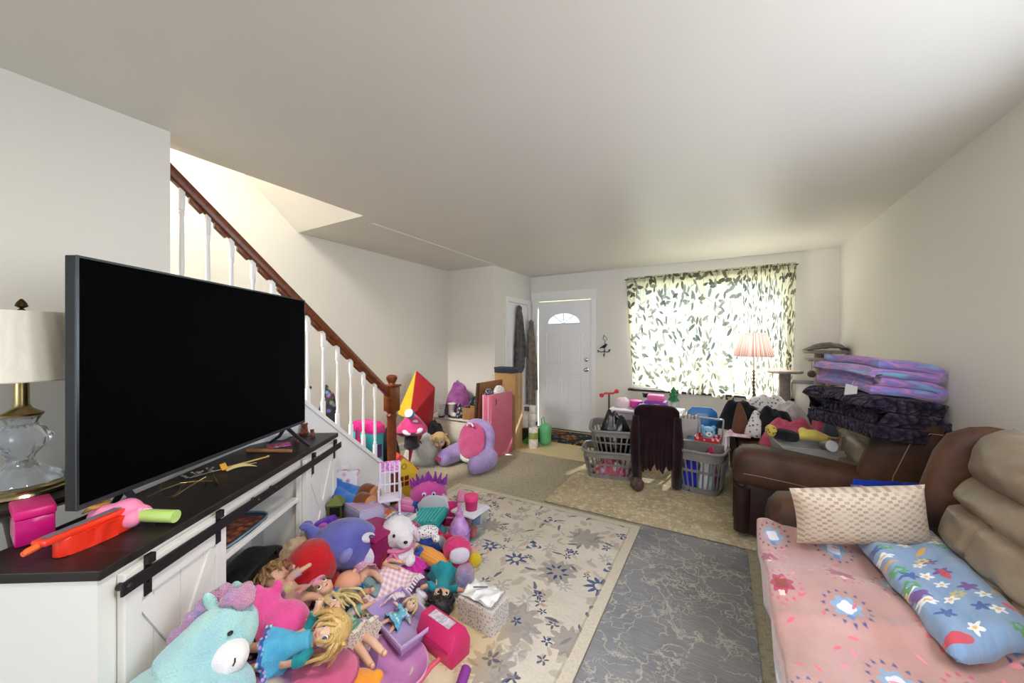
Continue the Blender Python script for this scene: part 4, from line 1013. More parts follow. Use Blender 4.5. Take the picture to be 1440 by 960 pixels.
b = B(); b.M = T(xa, -.02, pz(526)); b.lathe([(0, 0), (.155, 0), (.165, .012), (.16, .026), (0, .028)], 24); b.obj('perch', TAUPE, t)
b = B(); b.cyl((.06, .02, .05), (.06, .02, pz(507)), .05, seg=16); b.obj('post', SISAL, t)
b = B(); b.cyl((-.03, .16, .05), (-.03, .16, pz(496)), .05, seg=16); b.obj('post', TAUPE, t)
b = B(); b.M = T(.0, -.0, pz(508)); b.box((-.17, -.1, 0), (.145, .12, .03), .012); b.obj('perch', TAUPE, t)
b = B(); b.cyl((.02, .1, pz(508)+.03), (.02, .1, pz(496)), .042, seg=14); b.obj('post', DKTAUPE, t)
b = B(); b.M = T(-.0, .08, pz(497)); b.lathe([(0, 0), (.18, 0), (.19, .015), (.185, .03), (0, .03)], 24); b.obj('perch', TAUPE, t)
b = B(); b.M = T(.02, .08, pz(497)+.03)
def hood(a, c_):
    x = -.19+.34*a; y = -.16+.30*c_
    return (x, y, .012+.085*math.sin(PI*a)**.6*(.35+.65*math.sin(PI*c_))*(0.55+.6*a)+.015*mnoise.noise(Vector((a*6, c_*6, 1))))
b.grid(hood, 24, 20, thick=.012); b.obj('hood_cushion', DKTAUPE, t)
b = B(); b.tube([(-.13, -.03, pz(507)), (-.13, -.03, pz(526))], .002, 5); b.ball((-.13, -.03, pz(526)), (.04,)*3, seg=14); b.obj('hanging_ball', DKTAUPE, t)
# small framed picture on the floor behind the loveseat
p = PY(1136, 552, 5.2)
t = thing('picture_frame', 'grey frame leaning on back wall behind cat tree', 'picture frame', (p.x, 5.25, .0005), (-4, 0, 0))
b = B(); zt = 1.39-(535-480)*.0081
for lo, hi in (((-.17, 0, 0), (-.13, .025, zt)), ((.13, 0, 0), (.17, .025, zt)), ((-.13, 0, 0), (.13, .025, .04)), ((-.13, 0, zt-.04), (.13, .025, zt))): b.box(lo, hi, .003)
b.obj('frame_moulding', mat('#8e8f92', .4, .3), t); b = B(); b.box((-.13, .008, .04), (.13, .016, zt-.04)); b.obj('picture_panel', mat('#dcd9d0', .5), t)

# ================================================================ LAUNDRY BASKETS, CHAIR
BASK = mat('#7c7770', .45, col2='#736d67', sc=5)
def basket(name, label, M, w, d, h, m, group=None, seed=0):
    t = thing(name, label, 'laundry basket', M=M, group=group)
    def rr(k, off=0):
        ww, dd = (w/2)*(.80+.20*k)+off, (d/2)*(.80+.20*k)+off
        r = .09; o = []
        for q in range(4):
            cx = (ww-r)*(1 if q in (0, 3) else -1); cy = (dd-r)*(1 if q < 2 else -1)
            for s in range(7): a = PI/2*q+PI/2*s/6; o.append((cx+r*math.cos(a), cy+r*math.sin(a), h*k))
        return o
    b = B(); lo = rr(0); n_ = len(lo)
    b.rings([[(x, y, .0) for x, y, z in lo], [(x, y, .004) for x, y, z in lo]])
    b.obj('basket_floor', m, t, smooth=False)
    b = B()
    for k0, k1 in ((0, .14), (.50, .56), (.78, 1.0)):
        b.rings([rr(k0), rr(k1), rr(k1, -.004), rr(k0, -.004), rr(k0)], cap=False)
    A, C_ = rr(.13), rr(.79)
    per = 0; steps = []
    L0 = [Vector(p) for p in A]; tot = sum((L0[(i+1) % n_]-L0[i]).length for i in range(n_)); cnt = 30; nxt = 0
    for i in range(n_):
        seg = (L0[(i+1) % n_]-L0[i]).length
        while nxt < per+seg:
            f = (nxt-per)/seg; P = L0[i].lerp(L0[(i+1) % n_], f); Q = Vector(C_[i]).lerp(Vector(C_[(i+1) % n_]), f)
            b.tube([P, Q], .0075, 5); nxt += tot/cnt
        per += seg
    b.obj('basket_wall', m, t)
    rim = rr(1, .004); b = B()
    b.tube([(x, y, z+(.02*max(0, abs(x)/(w/2)-.75)*4*0)) for x, y, z in rim], .013, 8, closed=True)
    b.obj('basket_rim', m, t)
    return t
def heap(name, label, cat, M, rx, ry, h, m, seed, amp=.35, n=26, parent=None, flat=.0):
    """a crumpled cloth mound with folds, closed below"""
    def f(r, th):
        an = 2*PI*th
        e = 1+.14*mnoise.noise(Vector((math.cos(an)*1.6, math.sin(an)*1.6, seed)))
        x, y = rx*r*math.cos(an)*e, ry*r*math.sin(an)*e
        q = 1-r**2.6
        z = h*q*(1+amp*mnoise.noise(Vector((x*9, y*9, seed*2.1))))+.5*h*amp*abs(mnoise.noise(Vector((x*16, y*16, seed*3.7))))*q
        return (x, y, max(z, 0)+.004*(r < .99))
    b = B(); K, S = 14, 44
    b.rings([[f(1-k/K, i/S) if k < K else f(.02, i/S) for i in range(S)] for k in range(K+1)])
    o = b.obj(name, m, parent, sharp=0)
    if parent is None:
        o.matrix_world = M; tag(o, label, cat)
    return o
RZ_ = .015
bx, by = -1.0, 3.82
basket('laundry_basket', 'grey laundry basket on the floor beneath another basket', T(bx, by, RZ_) @ RZ(14), .56, .40, .27, BASK, None)
heap('laundry_pile', 'pink and white laundry in the bottom grey basket', 'laundry', T(bx, by, RZ_+.006) @ RZ(14), .19, .13, .15, mat('#c14c63', .9, tex='print', col2='#d9cfd2', sc=16), 3)
basket('laundry_basket', 'grey laundry basket with black bag tilted on another basket', T(bx+.04, by+.03, RZ_+.245) @ RZ(14) @ RX(7), .50, .38, .26, BASK, None)
o = heap('trash_bag', 'shiny black plastic bag stuffed in the tilted upper basket', 'bag', T(bx+.035, by+.02, RZ_+.265) @ RZ(14) @ RX(7), .20, .145, .36, mat('#0d0e12', .25, spec=.6), 5, .45)
bx2, by2 = -.17, 3.86
basket('laundry_basket', 'grey laundry basket of blue and white clothes beside loveseat', T(bx2, by2, RZ_) @ RZ(-10), .42, .38, .38, BASK)
heap('shirt', 'bright blue shirt bunched in the single grey basket', 'clothing', T(bx2-.075, by2-.02, RZ_+.006) @ RZ(-10), .085, .12, .34, mat('#2438c8', .85, tex='cloth', col2='#162590', bump=.5), 7)
heap('towel', 'white towel bunched in the single grey basket', 'towel', T(bx2+.045, by2-.05, RZ_+.006) @ RZ(-10), .085, .10, .31, mat('#d5dde3', .9, tex='cloth', col2='#b4bec8', bump=.5), 8)
heap('shirt', 'raspberry pink shirt at the back of the single grey basket', 'clothing', T(bx2+.07, by2+.10, RZ_+.006) @ RZ(-10), .07, .05, .36, mat('#b8386a', .9, tex='cloth', bump=.5), 9)
# chair with cardigan
cx, cy = -.545, 3.74
t = thing('kids_chair', 'small wooden chair hidden under a maroon cardigan', 'chair', (cx, cy, RZ_), (0, 0, 6))
WD = mat('#6b4226', .5, tex='wood', col2='#52301a')
b = B(); b.box((-.16, .02, .36), (.16, .34, .385), .01); b.obj('seat', WD, t)
for x in (-.145, .145):
    b = B(); b.tube([(x, .33, 0), (x, .33, .36)], .014, 8); b.obj('leg', WD, t)
    b = B(); b.tube([(x, .02, 0), (x, .03, .36), (x, .015, .70)], .014, 8); b.obj('leg', WD, t)
b = B()
for z in (.46, .56, .66): b.box((-.145, .005, z), (.145, .03, z+.05), .006)
b.obj('backrest', WD, t)
MAR = mat('#260a10', .95, tex='cloth', col2='#160508', sc=9, bump=.4)
t = thing('cardigan', 'dark maroon cardigan draped over the small chair back', 'clothing', (cx, cy, RZ_), (0, 0, 6))
def card(a, c_):
    x = -.20+.40*a; e = abs(2*a-1)
    top = .735-.05*e**6
    L_ = c_*1.05
    zh = .72 if not False else 0
    y = -.02-.012*math.sin(a*30)-.006*math.sin(a*71)*c_
    if L_ < .25: # behind
        return (x*.95, .055+.0*a, top-.25+L_)
    if L_ < .33:
        th = (L_-.25)/.08*PI; return (x*(.95+.05*(L_-.25)/.08), .0175+.0375*math.cos(th), top+.025*math.sin(th))
    q = (L_-.33)/.72
    return (x*(1+.06*q)+.01*math.sin(q*6), -.02-.03*q+(-.010*math.sin(a*34)-.005*math.sin(a*75))*q**.6, top-q*(.57+.025*math.sin(a*23)+.02*math.sin(a*51)))
b = B(); b.grid(card, 70, 50, thick=.006); b.obj('cardigan_body', MAR, t, sharp=0)
for x, s in ((-.185, -1), (.185, 1)):
    b = B(); b.tube([(x, -.035, .66), (x*1.04, -.055, .45), (x*1.0, -.06, .25), (x*.96+.0, -.062, .055 if s < 0 else .02)], [.03, .045, .042, .036], 12); b.jitter(.008, 15, s); b.obj('sleeve', MAR, t, sharp=0)
p = PZ(896, 690, RZ_); b = B(); b.ball((0, 0, 0), (.062,)*3, seg=24); o = b.obj('ball', mat('#5a4038', .8, tex='plain', col2='#3d2a26', sc=60)); o.location = (p.x, p.y-.0, RZ_+.063); tag(o, 'brown speckled ball on the beige carpet before the cardigan', 'ball')
# ================================================================ THINGS AT THE FOOT OF THE STAIRS
# cream toy chest against the closet wall
t = thing('toy_chest', 'cream wooden toy chest heaped with boots and coats', 'chest', (-2.95, 3.96, .0005), (0, 0, 0))
CRM = mat('#d6cdbd', .5, tex='paint', col2=None, bump=.15)
b = B(); b.box((-.40, -.22, 0), (.40, .24, .355), .008); b.box((-.34, -.226, .05), (.34, -.2205, .31), .002); b.obj('chest_body', CRM, t)
b = B(); b.box((-.42, -.24, .372), (.42, .24, .395), .008); b.box((-.38, -.2, .3555), (.38, .2, .3715)); b.obj('chest_lid', CRM, t)
for x in (-.425, .402):
    b = B(); b.M = T(x, 0, 0) @ Matrix(((0, 0, 1, 0), (1, 0, 0, 0), (0, 1, 0, 0), (0, 0, 0, 1))); b.prism([(-.26, 0), (.26, 0), (.26, .46), (.1, .45), (-.1, .42), (-.24, .40)], .022, .004); b.obj('side_panel', CRM, t)
CH = .396
# boots
def boot(x, y, rz, label, lie=0):
    t = thing('boot', label, 'boot', (x, y, CH), (0, 0, rz), None)
    m = mat('#d8d3cb', .6, tex='cloth', col2='#b9b3ab', sc=20); dk = mat('#2c2a2d', .7)
    b = B(); b.tube([(0, 0, .03), (0, 0, .09), (0, .005, .17)], [.04, .038, .046], 14); b.ball((.05, 0, .035), (.07, .038, .033), seg=14); blob(b, 'boot_upper', m, t, .008, 3)
    b = B(); b.ball((.038, 0, .008), (.085, .042, .012), seg=16, n=.6); b.obj('sole', dk, t)
    b = B(); b.tube([(.048*math.cos(a*PI/8), .048*math.sin(a*PI/8)+.005, .172) for a in range(16)], .009, 6, closed=True); b.obj('cuff', mat('#efece6', .95, tex='plush'), t)
    b = B()
    for z in (.07, .1, .13): b.tube([(.03, -.02, z), (.041, 0, z+.008), (.03, .02, z)], .003, 5)
    b.obj('lace', dk, t)
boot(-3.25, 3.78, -50, 'white boot at the end of the toy chest lid')
boot(-3.10, 3.80, -20, 'white boot nearest the dark patterned cloth on the chest')
heap('jacket', 'puffy purple jacket piled above the boots on the toy chest', 'clothing', T(-3.16, 4.02, CH), .21, .17, .40, mat('#a35c98', .6, tex='cloth', col2='#854480', sc=12, bump=.7), 11, .35)
heap('clothes_pile', 'black and grey clothes pile on the toy chest', 'clothing', T(-2.82, 4.06, CH), .22, .14, .25, mat('#1b1a1e', .85, tex='print', col2='#51495a', sc=14), 12, .5)
heap('patterned_scarf', 'black white and pink patterned scarf beside the cardboard box', 'clothing', T(-2.965, 3.83, CH), .065, .085, .17, mat('#1e1b20', .85, tex='print', col2='#c58a9c', sc=30), 13, .4)
heap('pink_cloth', 'dusty pink garment on top of the black clothes', 'clothing', T(-2.62, 4.03, CH+.20), .08, .08, .10, mat('#a3747c', .9, tex='cloth', col2='#5b3f4b', sc=20, bump=.6), 14, .5)
t = thing('cardboard_box', 'small open brown cardboard box on the toy chest', 'box', (-2.76, 3.84, CH), (0, 0, 4))
CARD = mat('#9c7450', .8, tex='cloth', col2='#8a6443', sc=6, bump=.08)
b = B()
for lo, hi in (((-.12, -.09, 0), (.12, .09, .006)), ((-.12, -.09, .006), (.12, -.084, .15)), ((-.12, .084, .006), (.12, .09, .15)), ((-.12, -.084, .006), (-.114, .084, .15)), ((.114, -.084, .006), (.12, .084, .15))): b.box(lo, hi)
b.obj('box_body', CARD, t, smooth=False)
b = B(); b.box((-.13, -.088, .15), (-.1205, .088, .152)); b.M = T(.121, 0, .15) @ RY(40); b.box((0, -.08, 0), (.05, .08, .003)); b.obj('box_flap', CARD, t, smooth=False)
# red and yellow foam wedge
p0 = PZ(573, 608, .02)
w_ = [PX(572, 520, -3.22)]
t = thing('foam_wedge', 'large red foam wedge with yellow side standing by stair wall', 'play mat', (-3.2, 3.42, .0005), (0, 0, 0))
b = B(); REDV = mat('#b3202b', .45, tex='leather', col2='#a01a26', sc=3, bump=.12); YELV = mat('#d8b62a', .45, tex='leather', col2='#c8a622', sc=3, bump=.12)
A = [PX(549, 582, -3.30), PX(586, 521, -3.38), PX(613, 542, -3.10), PX(606, 640, -3.0), PX(572, 600, -2.98)]
bm_pts = dict(apex=PY(585, 521, 3.30), yb=PY(558, 582, 3.08), yr=PY(575, 590, 2.98), rr=PY(612, 545, 3.45), rb=PY(606, 640, 3.40), rl=PY(574, 640, 2.98))
def poly(b, pts, off=(0, 0, 0)):
    vs = [b.V(Vector(p)+Vector(off)) for p in pts]; return b.face(vs)
o3 = Vector((3.2, -3.42, -.0005))
ap, yb_, yr_, rr_, rb_, rl_ = [bm_pts[k]+o3 for k in ('apex', 'yb', 'yr', 'rr', 'rb', 'rl')]
back = Vector((-.10, .10, 0))
for v in (rb_, rl_): v.z = 0
ylow = Vector((yb_.x, yb_.y, 0))
def hull(pts, name, m, parent, bev=.012):
    b = B()
    for p in pts: b.V(p)
    bmesh.ops.convex_hull(b.bm, input=b.bm.verts); 
    bmesh.ops.bevel(b.bm, geom=list(b.bm.edges), offset=bev, segments=2, profile=.5, affect='EDGES', clamp_overlap=True)
    return b.obj(name, m, parent)
hull([ap, yb_, yr_, ap+back*.6, yb_+Vector((-.02, .06, .02)), yr_+Vector((-.02, .1, 0))], 'yellow_side', YELV, t)['label'] = 'yellow narrow side'
e_ = Vector((.004, .004, 0))
hull([ap+e_, yr_+e_, rr_, rb_, rl_, ap+back*.5+e_, rr_+back, rb_+back*.6, rl_+Vector((.0, .12, 0))], 'red_face', REDV, t)['label'] = 'red broad face'
# pink mushroom plush and cup
def plush_loc(u, v, y): return PY(u, v, y)
p = PY(579, 603, 2.86)
PINKP = mat('#cf3f7c', .9, tex='plush', col2='#b52f68', sc=9)
t = thing('mushroom_plush', 'pink mushroom plush with white spots leaning on the wedge', 'plush toy', p, (-12, 0, 45))
b = B(); b.lathe([(0, -.075), (.10, -.07), (.165, -.035), (.16, .01), (.125, .06), (.075, .12), (.03, .155), (0, .16)], 30); b.jitter(.008, 8, 1); b.obj('mushroom_cap', PINKP, t)
for x, z, a in ((-.05, -.03, 25), (.07, -.02, -20), (.02, .075, 0)):
    b = B(); b.M = T(x, -.142 if z < .05 else -.09, z) @ RX(-10 if z < .05 else -50) @ RY(a); b.ball((0, 0, 0), (.046, .016, .028), seg=14); b.obj('spot', mat('#f2e6ea', .9, tex='plush'), t)
b = B(); b.tube([(0, 0, -.16), (0, 0, -.06)], [.08, .07], 16); b.ball((0, 0, -.17), (.085, .08, .05), seg=16); b.obj('mushroom_stem', mat('#2a2228', .9, tex='plush'), t)
p = PY(578, 583, 2.79)
t = thing('toy_cup', 'blue and white round toy cup perched on the pink mushroom', 'toy', p, (62, 0, 20))
b = B(); b.lathe([(.035, 0), (.046, .01), (.048, .05), (.046, .06)], 20); b.obj('cup_body', mat('#2f9fc4', .4), t); b = B(); b.lathe([(0, .052), (.041, .054), (.044, .064), (.03, .07), (0, .071)], 20); b.obj('cup_lid', mat('#dce9f2', .4), t)
# crumpled grey bag below
p = PZ(578, 652, 0)
heap('storage_sack', 'crumpled white grey fabric sack on carpet under the mushroom', 'bag', T(p.x+.02, p.y+.16, .0005), .25, .18, .27, mat('#d3d0c9', .85, tex='cloth', col2='#b3b0aa', sc=7, bump=.7), 21, .35)
b = B(); b.tube([(p.x+.08+.02*math.sin(k), p.y+.05+.01*k, .26-.022*k*(1+.1*math.sin(k*2))) for k in range(9)], .007, 6)
tag(b.obj('sack_cord', BLACK), 'black cord lying over the grey fabric sack', 'cord')
heap('dark_jacket', 'dark jacket heap on carpet behind the newel post', 'clothing', T(-2.98, 2.62, .0005), .16, .15, .42, mat('#161519', .9, tex='cloth', col2='#24222a', bump=.6), 22, .4)
heap('dark_jacket', 'black coat bunched behind the doll head and grey sack', 'clothing', T(-2.98, 3.38, .0005), .19, .12, .36, mat('#131216', .9, tex='cloth', col2='#201f26', bump=.6), 23, .4)
# doll styling head
SKIN = mat('#d9a98c', .5, col2='#cf9c80', sc=6); SKIN2 = mat('#e2b79c', .5, col2='#d8aa8e', sc=6); SKIN3 = mat('#b98866', .5)
BLOND = mat('#cdb07c', .6, tex='wood', col2='#a98a56', sc=14, bump=.8); BLOND2 = mat('#dcc489', .5, tex='wood', col2='#b99a58', sc=14, bump=.8); BROWNH = mat('#6b4630', .6, tex='wood', col2='#4f3220', sc=14, bump=.8); DARKH = mat('#1d1512', .55, tex='wood', col2='#100b09', sc=14, bump=.8)
WHITEP = mat('#f0eeea', .4); EYEB = mat('#241a16', .2); LIP = mat('#b8504f', .4)
def head_shape(b, r):
    b.ball((0, 0, 0), (r*.88, r*.92, r), seg=20); b.ball((0, -r*.25, -r*.42), (r*.66, r*.66, r*.55), seg=16); b.ball((0, -r*.93, -r*.22), (r*.10, r*.14, r*.11), seg=8)
    for s in (-1, 1): b.ball((s*r*.9, .05*r, -r*.1), (r*.1, r*.14, r*.2), seg=8); b.ball((s*r*.42, -r*.6, -r*.42), (r*.27, r*.27, r*.25), seg=10)
def face_parts(t, r, M, eye='#31486b', closed=False):
    for s in (-1, 1):
        b = B(); b.M = M @ T(s*r*.36, -r*.80, r*.0) @ RZ(s*18); b.ball((0, 0, 0), (r*.19, r*.09, r*.21), seg=12); e = b.obj('eye', WHITEP, t)
        b = B(); b.M = M @ T(s*r*.35, -r*.875, r*.0) @ RZ(s*18); b.ball((0, 0, 0), (r*.13, r*.035, r*.155), seg=12); b.obj('iris', mat(eye, .15), e)
        b = B(); b.M = M; b.tube([(s*r*(.36+.19*math.cos(a)), -r*.87+.05*r*abs(math.cos(a)), r*(.03+.22*math.sin(a))) for a in [PI*k/6 for k in range(7)]], r*.025, 5); b.tube([(s*r*.2, -r*.86, r*.36), (s*r*.37, -r*.82, r*.42), (s*r*.54, -r*.72, r*.36)], r*.025, 5); b.obj('eyebrow', mat('#6b4a34', .6), t)
    b = B(); b.M = M; b.tube([(-r*.16, -r*.83, -r*.5), (0, -r*.9, -r*.54), (r*.16, -r*.83, -r*.5)], [r*.03, r*.06, r*.03], 6); b.obj('mouth', LIP, t)
def curls(b, M, r, n, L, seed, spread=1.0, back=True, th=.07, wave=.2, droop=None):
    """locks of hair that leave the scalp and fall along droop"""
    rr = random.Random(seed); dv = droop or Vector((0, .4, -1))
    for k in range(n):
        a = 2*PI*k/n+rr.uniform(-.2, .2); el = rr.uniform(.05, 1.1)
        d = Vector((math.cos(a)*math.cos(el), max(-.35, math.sin(a)*math.cos(el)), math.sin(el)*.9+.1)).normalized()
        p = d*r*.93; pts = [M @ Vector(p)]; v = d*1.0
        LL = L*rr.uniform(.6, 1.1)
        for j in range(1, 7):
            v = (v*.55+dv.normalized()*.6*spread+Vector((rr.uniform(-1, 1), rr.uniform(-1, 1), rr.uniform(-1, 1)))*wave)
            p = p+v.normalized()*LL/6
            if p.length < r*1.0: p = p.normalized()*r*1.03
            pts.append(M @ Vector(p))
        b.tube(pts, [r*th*1.2, r*th*1.3, r*th*1.2, r*th*1.1, r*th, r*th*.8, r*th*.3], 6)
def hair_cap(b, M, r, k=1.05):
    old = b.M; b.M = M
    b.rings([[(r*.95*k*math.cos(2*PI*i/20)*math.sin(th), r*.97*k*math.sin(2*PI*i/20)*math.sin(th)+(.10*r), r*1.03*k*math.cos(th)+.05*r-(0.0 if math.sin(2*PI*i/20) > -.3 else -.22*r*math.sin(th))) for i in range(20)] for th in (.02, .3, .6, .9, 1.2, 1.5, 1.75)], cap=True)
    b.M = old
p = PZ(613, 648, 0)
t = thing('styling_doll', 'blond doll styling head on purple base beside grey sack', 'doll', (p.x, p.y+.06, .0005), (0, 0, 40))
b = B(); b.M = T(0, 0, .225); head_shape(b, .082); b.M = Matrix.Identity(4); b.tube([(0, .01, .05), (0, .01, .17)], [.05, .036], 14); b.ball((0, 0, .06), (.10, .06, .05), seg=16); blob(b, 'head', SKIN2, t, .007, 3)
face_parts(t, .082, T(0, 0, .225), '#3d6a9a')
b = B(); hair_cap(b, T(0, 0, .232), .084); curls(b, T(0, 0, .23), .084, 26, .26, 5, wave=.12, th=.13); b.tube([(-.05, .02, .2), (-.10, -.01, .14), (-.10, -.05, .06)], [.04, .045, .03], 10); b.obj('hair', BLOND, t)
b = B(); b.lathe([(.0, 0), (.105, 0), (.11, .02), (.10, .05), (.07, .062), (0, .065)], 24); b.obj('base', mat('#8f8fc9', .4), t)
# reading pillow with arms
p = PZ(655, 668, 0)
t = thing('reading_pillow', 'purple plush reading pillow with arms and pink back on the carpet', 'pillow', (-2.43, 3.36, .0005), (0, 0, -6))
PUR = mat('#a48fbf', .9, tex='plush', col2='#8f79ad', sc=8); ROSE = mat('#c2567f', .9, tex='plush', col2='#ae4570', sc=8)
b = B(); b.M = T(0, .06, .24) @ RX(-14); b.ball((0, 0, 0), (.25, .09, .27), seg=28, n=.85); b.M = Matrix.Identity(4)
for s in (-1, 1): b.tube([(s*.2, .05, .12), (s*.24, -.08, .10), (s*.23, -.22, .095)], [.11, .105, .09], 16); b.ball((s*.23, -.22, .097), (.095, .08, .096), seg=16)
blob(b, 'pillow_body', PUR, t, .014, 6)
b = B(); b.M = T(0, -.033, .26) @ RX(-14); b.ball((0, 0, .02), (.19, .025, .2), seg=26, n=.85); b.obj('pink_panel', ROSE, t)['label'] = 'rose pink front panel'
b = B(); b.M = T(0, -.05, .10) @ RX(-8); b.ball((0, 0, 0), (.15, .03, .065), seg=20, n=.7); b.obj('mint_trim', mat('#bcd6cf', .9, tex='plush', col2='#dfe8c8', sc=20), t)['label'] = 'pale mint lower trim'
b = B(); b.M = T(.0, -.045, .455) @ RX(-14); b.tube([(-.045, 0, -.01), (-.02, -.012, .02), (.02, -.012, .02), (.045, 0, -.01)], .011, 8); b.obj('carry_handle', mat('#e3dcec', .9, tex='plush'), t)
b = B(); b.M = T(-.235, -.30, .10) @ RX(90); pts = []
for k in range(24):
    a = 2*PI*k/24; pts.append((.0023*16*math.sin(a)**3, .0023*(13*math.cos(a)-5*math.cos(2*a)-2*math.cos(3*a)-math.cos(4*a))))
b.prism(pts, .008, .002); b.obj('heart_patch', mat('#a8285a', .9, tex='plush'), t)
# panels, mats, boxes against the closet
def upright(name, label, cat, lo, hi, rz, loc, m, tilt=0):
    b = B(); b.box(lo, hi, .004); o = b.obj(name, m); o.location = loc; o.rotation_euler = (0, R(tilt), R(rz)); return tag(o, label, cat)
BOARD = mat('#9a6a40', .6, tex='wood', col2='#875a34', sc=3)
t = thing('headboard_panel', 'brown wooden board leaning behind the pink folding mat', 'board', (-2.60, 3.56, .0005), (0, 5, -2))
b = B(); b.box((0, .035, 0), (.022, .55, .90), .003); b.obj('board_face', BOARD, t, smooth=False)
b = B(); b.box((-.004, 0, 0), (.026, .034, .90), .003); b.obj('board_edge', mat('#4a2d1c', .5, tex='wood'), t, smooth=False)['label'] = 'dark front edge'
t = thing('folding_mat', 'pink folded gymnastics mat standing on edge by the tall carton', 'mat', (-2.36, 3.58, .0005), (0, 0, -4))
PKV = mat('#c9667c', .45, tex='leather', col2='#bd5a70', sc=3, bump=.1); PKV2 = mat('#d98fa0', .45, tex='leather', col2='#cb7f92', sc=3, bump=.1)
for k in range(4):
    b = B(); b.box((-.105+k*.036, 0, 0), (-.071+k*.036, .44, .76), .008); o = b.obj('mat_panel', PKV if k in (1, 3) else PKV2, t)
b = B(); b.tube([(.0385, .08, .71), (.0445, .085, .70), (.0445, .085, .65), (.0385, .08, .64)], .005, 6); b.obj('mat_strap', mat('#5e2431', .6), t)
heap('floral_cloth', 'white dotted cloth bundled on top of pink folding mat', 'cloth', T(-2.385, 3.84, .7615), .05, .13, .07, mat('#e5e0dd', .9, tex='dots', col2='#4a4a55', sc=60), 31, .5)
heap('floral_cloth', 'black patterned cloth bundled at the front of pink folding mat', 'cloth', T(-2.415, 3.66, .7615), .045, .07, .06, mat('#26262c', .9, tex='print', col2='#a9a9b8', sc=60), 32, .5)
t = thing('carton', 'tall narrow brown cardboard carton by the closet wall', 'box', (-2.47, 4.08, .0065 if False else .0005), (0, 0, 0))
b = B(); b.box((-.12, 0, 0.0), (.185, .185, .975), .003); b.obj('carton_body', mat('#b08a5c', .8, tex='cloth', col2='#a37d50', sc=3, bump=.05), t, smooth=False)
b = B(); b.box((.02, .0, .9755), (.06, .185, .9765)); b.box((.1855, .08, .2), (.1865, .10, .975)); b.obj('carton_tape', mat('#c9a878', .4), t, smooth=False)
b = B(); b.tube([(.1868, .07, .66), (.1868, .09, .675), (.1868, .1, .66), (.1868, .115, .67)], .002, 4); b.obj('marker_scribble', BLACK, t)
t = thing('shoe_box', 'dark blue grey lidded box on top of the tall carton', 'box', (-2.45, 4.165, .978), (0, 0, -3))
b = B(); b.box((-.16, -.08, 0), (.12, .08, .05), .003); b.obj('box_body', mat('#2a2e3a', .5), t, smooth=False); b = B(); b.box((-.164, -.084, .05), (.124, .084, .075), .004); b.obj('box_lid', mat('#353a4a', .5), t)
# paper goods beside the door
t = thing('paper_pack', 'wrapped pack of toilet rolls standing near the front door', 'paper rolls', (-2.31, 4.50, .20), (0, 0, 0))
b = B()
ROLL = mat('#f4f1ec', .6, tex='cloth', col2='#e6e0d6', sc=10, bump=.3)
for i, z in enumerate((.0, .105, .21)):
    for x in (-.06, .06):
        b = B(); b.M = T(x, 0, z+.0); b.lathe([(.018, .0), (.052, .0), (.057, .006), (.057, .096), (.052, .102), (.018, .102), (.018, .0)], 18); b.obj('roll', ROLL, t)
b = B(); b.box((-.121, -.061, -.002), (.121, .061, .316), .025); b.obj('plastic_wrap', clear('#f8f6f2', .85, .12), t)
b = B(); b.box((-.04, -.0625, .24), (.04, -.0612, .30), .0003); b.box((.1212, -.03, .05), (.1222, .03, .1)); b.obj('wrap_print', mat('#3c3f74', .4), t)
t = thing('snack_carton', 'black and green printed carton under the toilet rolls', 'box', (-2.31, 4.50, .0065), (0, 0, 0))
b = B(); b.box((-.13, -.09, 0), (.13, .075, .19), .003); b.obj('carton_body', mat('#1d2420', .5), t, smooth=False)
b = B(); b.M = T(0, -.0905, 0) @ RX(90); b.prism([(-.129, .0), (.02, .0), (.129, .12), (.129, .16), (-.06, .02), (-.129, .1)], .001); b.obj('green_band', mat('#3f9a3a', .5), t, smooth=False)
p = PZ(750, 629, .0065)
t = thing('paper_towel', 'single paper towel roll standing on the entry floor', 'paper towel', (p.x, p.y, .0065))
b = B(); b.lathe([(.02, 0), (.058, 0), (.062, .006), (.062, .25), (.056, .256), (.02, .256), (.02, 0)], 24); b.obj('paper_roll', mat('#e9e2d6', .9, tex='cloth', sc=20), t); b = B(); b.lathe([(.0625, .12), (.0635, .122), (.0635, .2), (.0625, .202)], 24); b.obj('label_band', mat('#8a9a4a', .5), t)
p = PZ(764, 626, .02)
t = thing('grocery_bag', 'green and clear plastic bag on door mat edge by the towel roll', 'bag', (p.x, p.y+.05, .019), (0, 0, 10))
b = B(); b.ball((0, 0, .14), (.085, .07, .14), seg=22, n=.75); b.jitter(.022, 13, 4)
b.obj('bag_body', clear('#74c98a', .35, .2), t); b = B(); b.ball((0, .0, .15), (.05, .04, .10), seg=14, n=.8); b.jitter(.015, 16, 2); b.obj('bag_contents', mat('#2f9a44', .5), t)
b = B(); b.tube([(-.04, 0, .26), (-.05, 0, .34), (-.02, 0, .37), (.0, 0, .27)], .008, 6); b.obj('bag_handle', mat('#3fae55', .4), t)
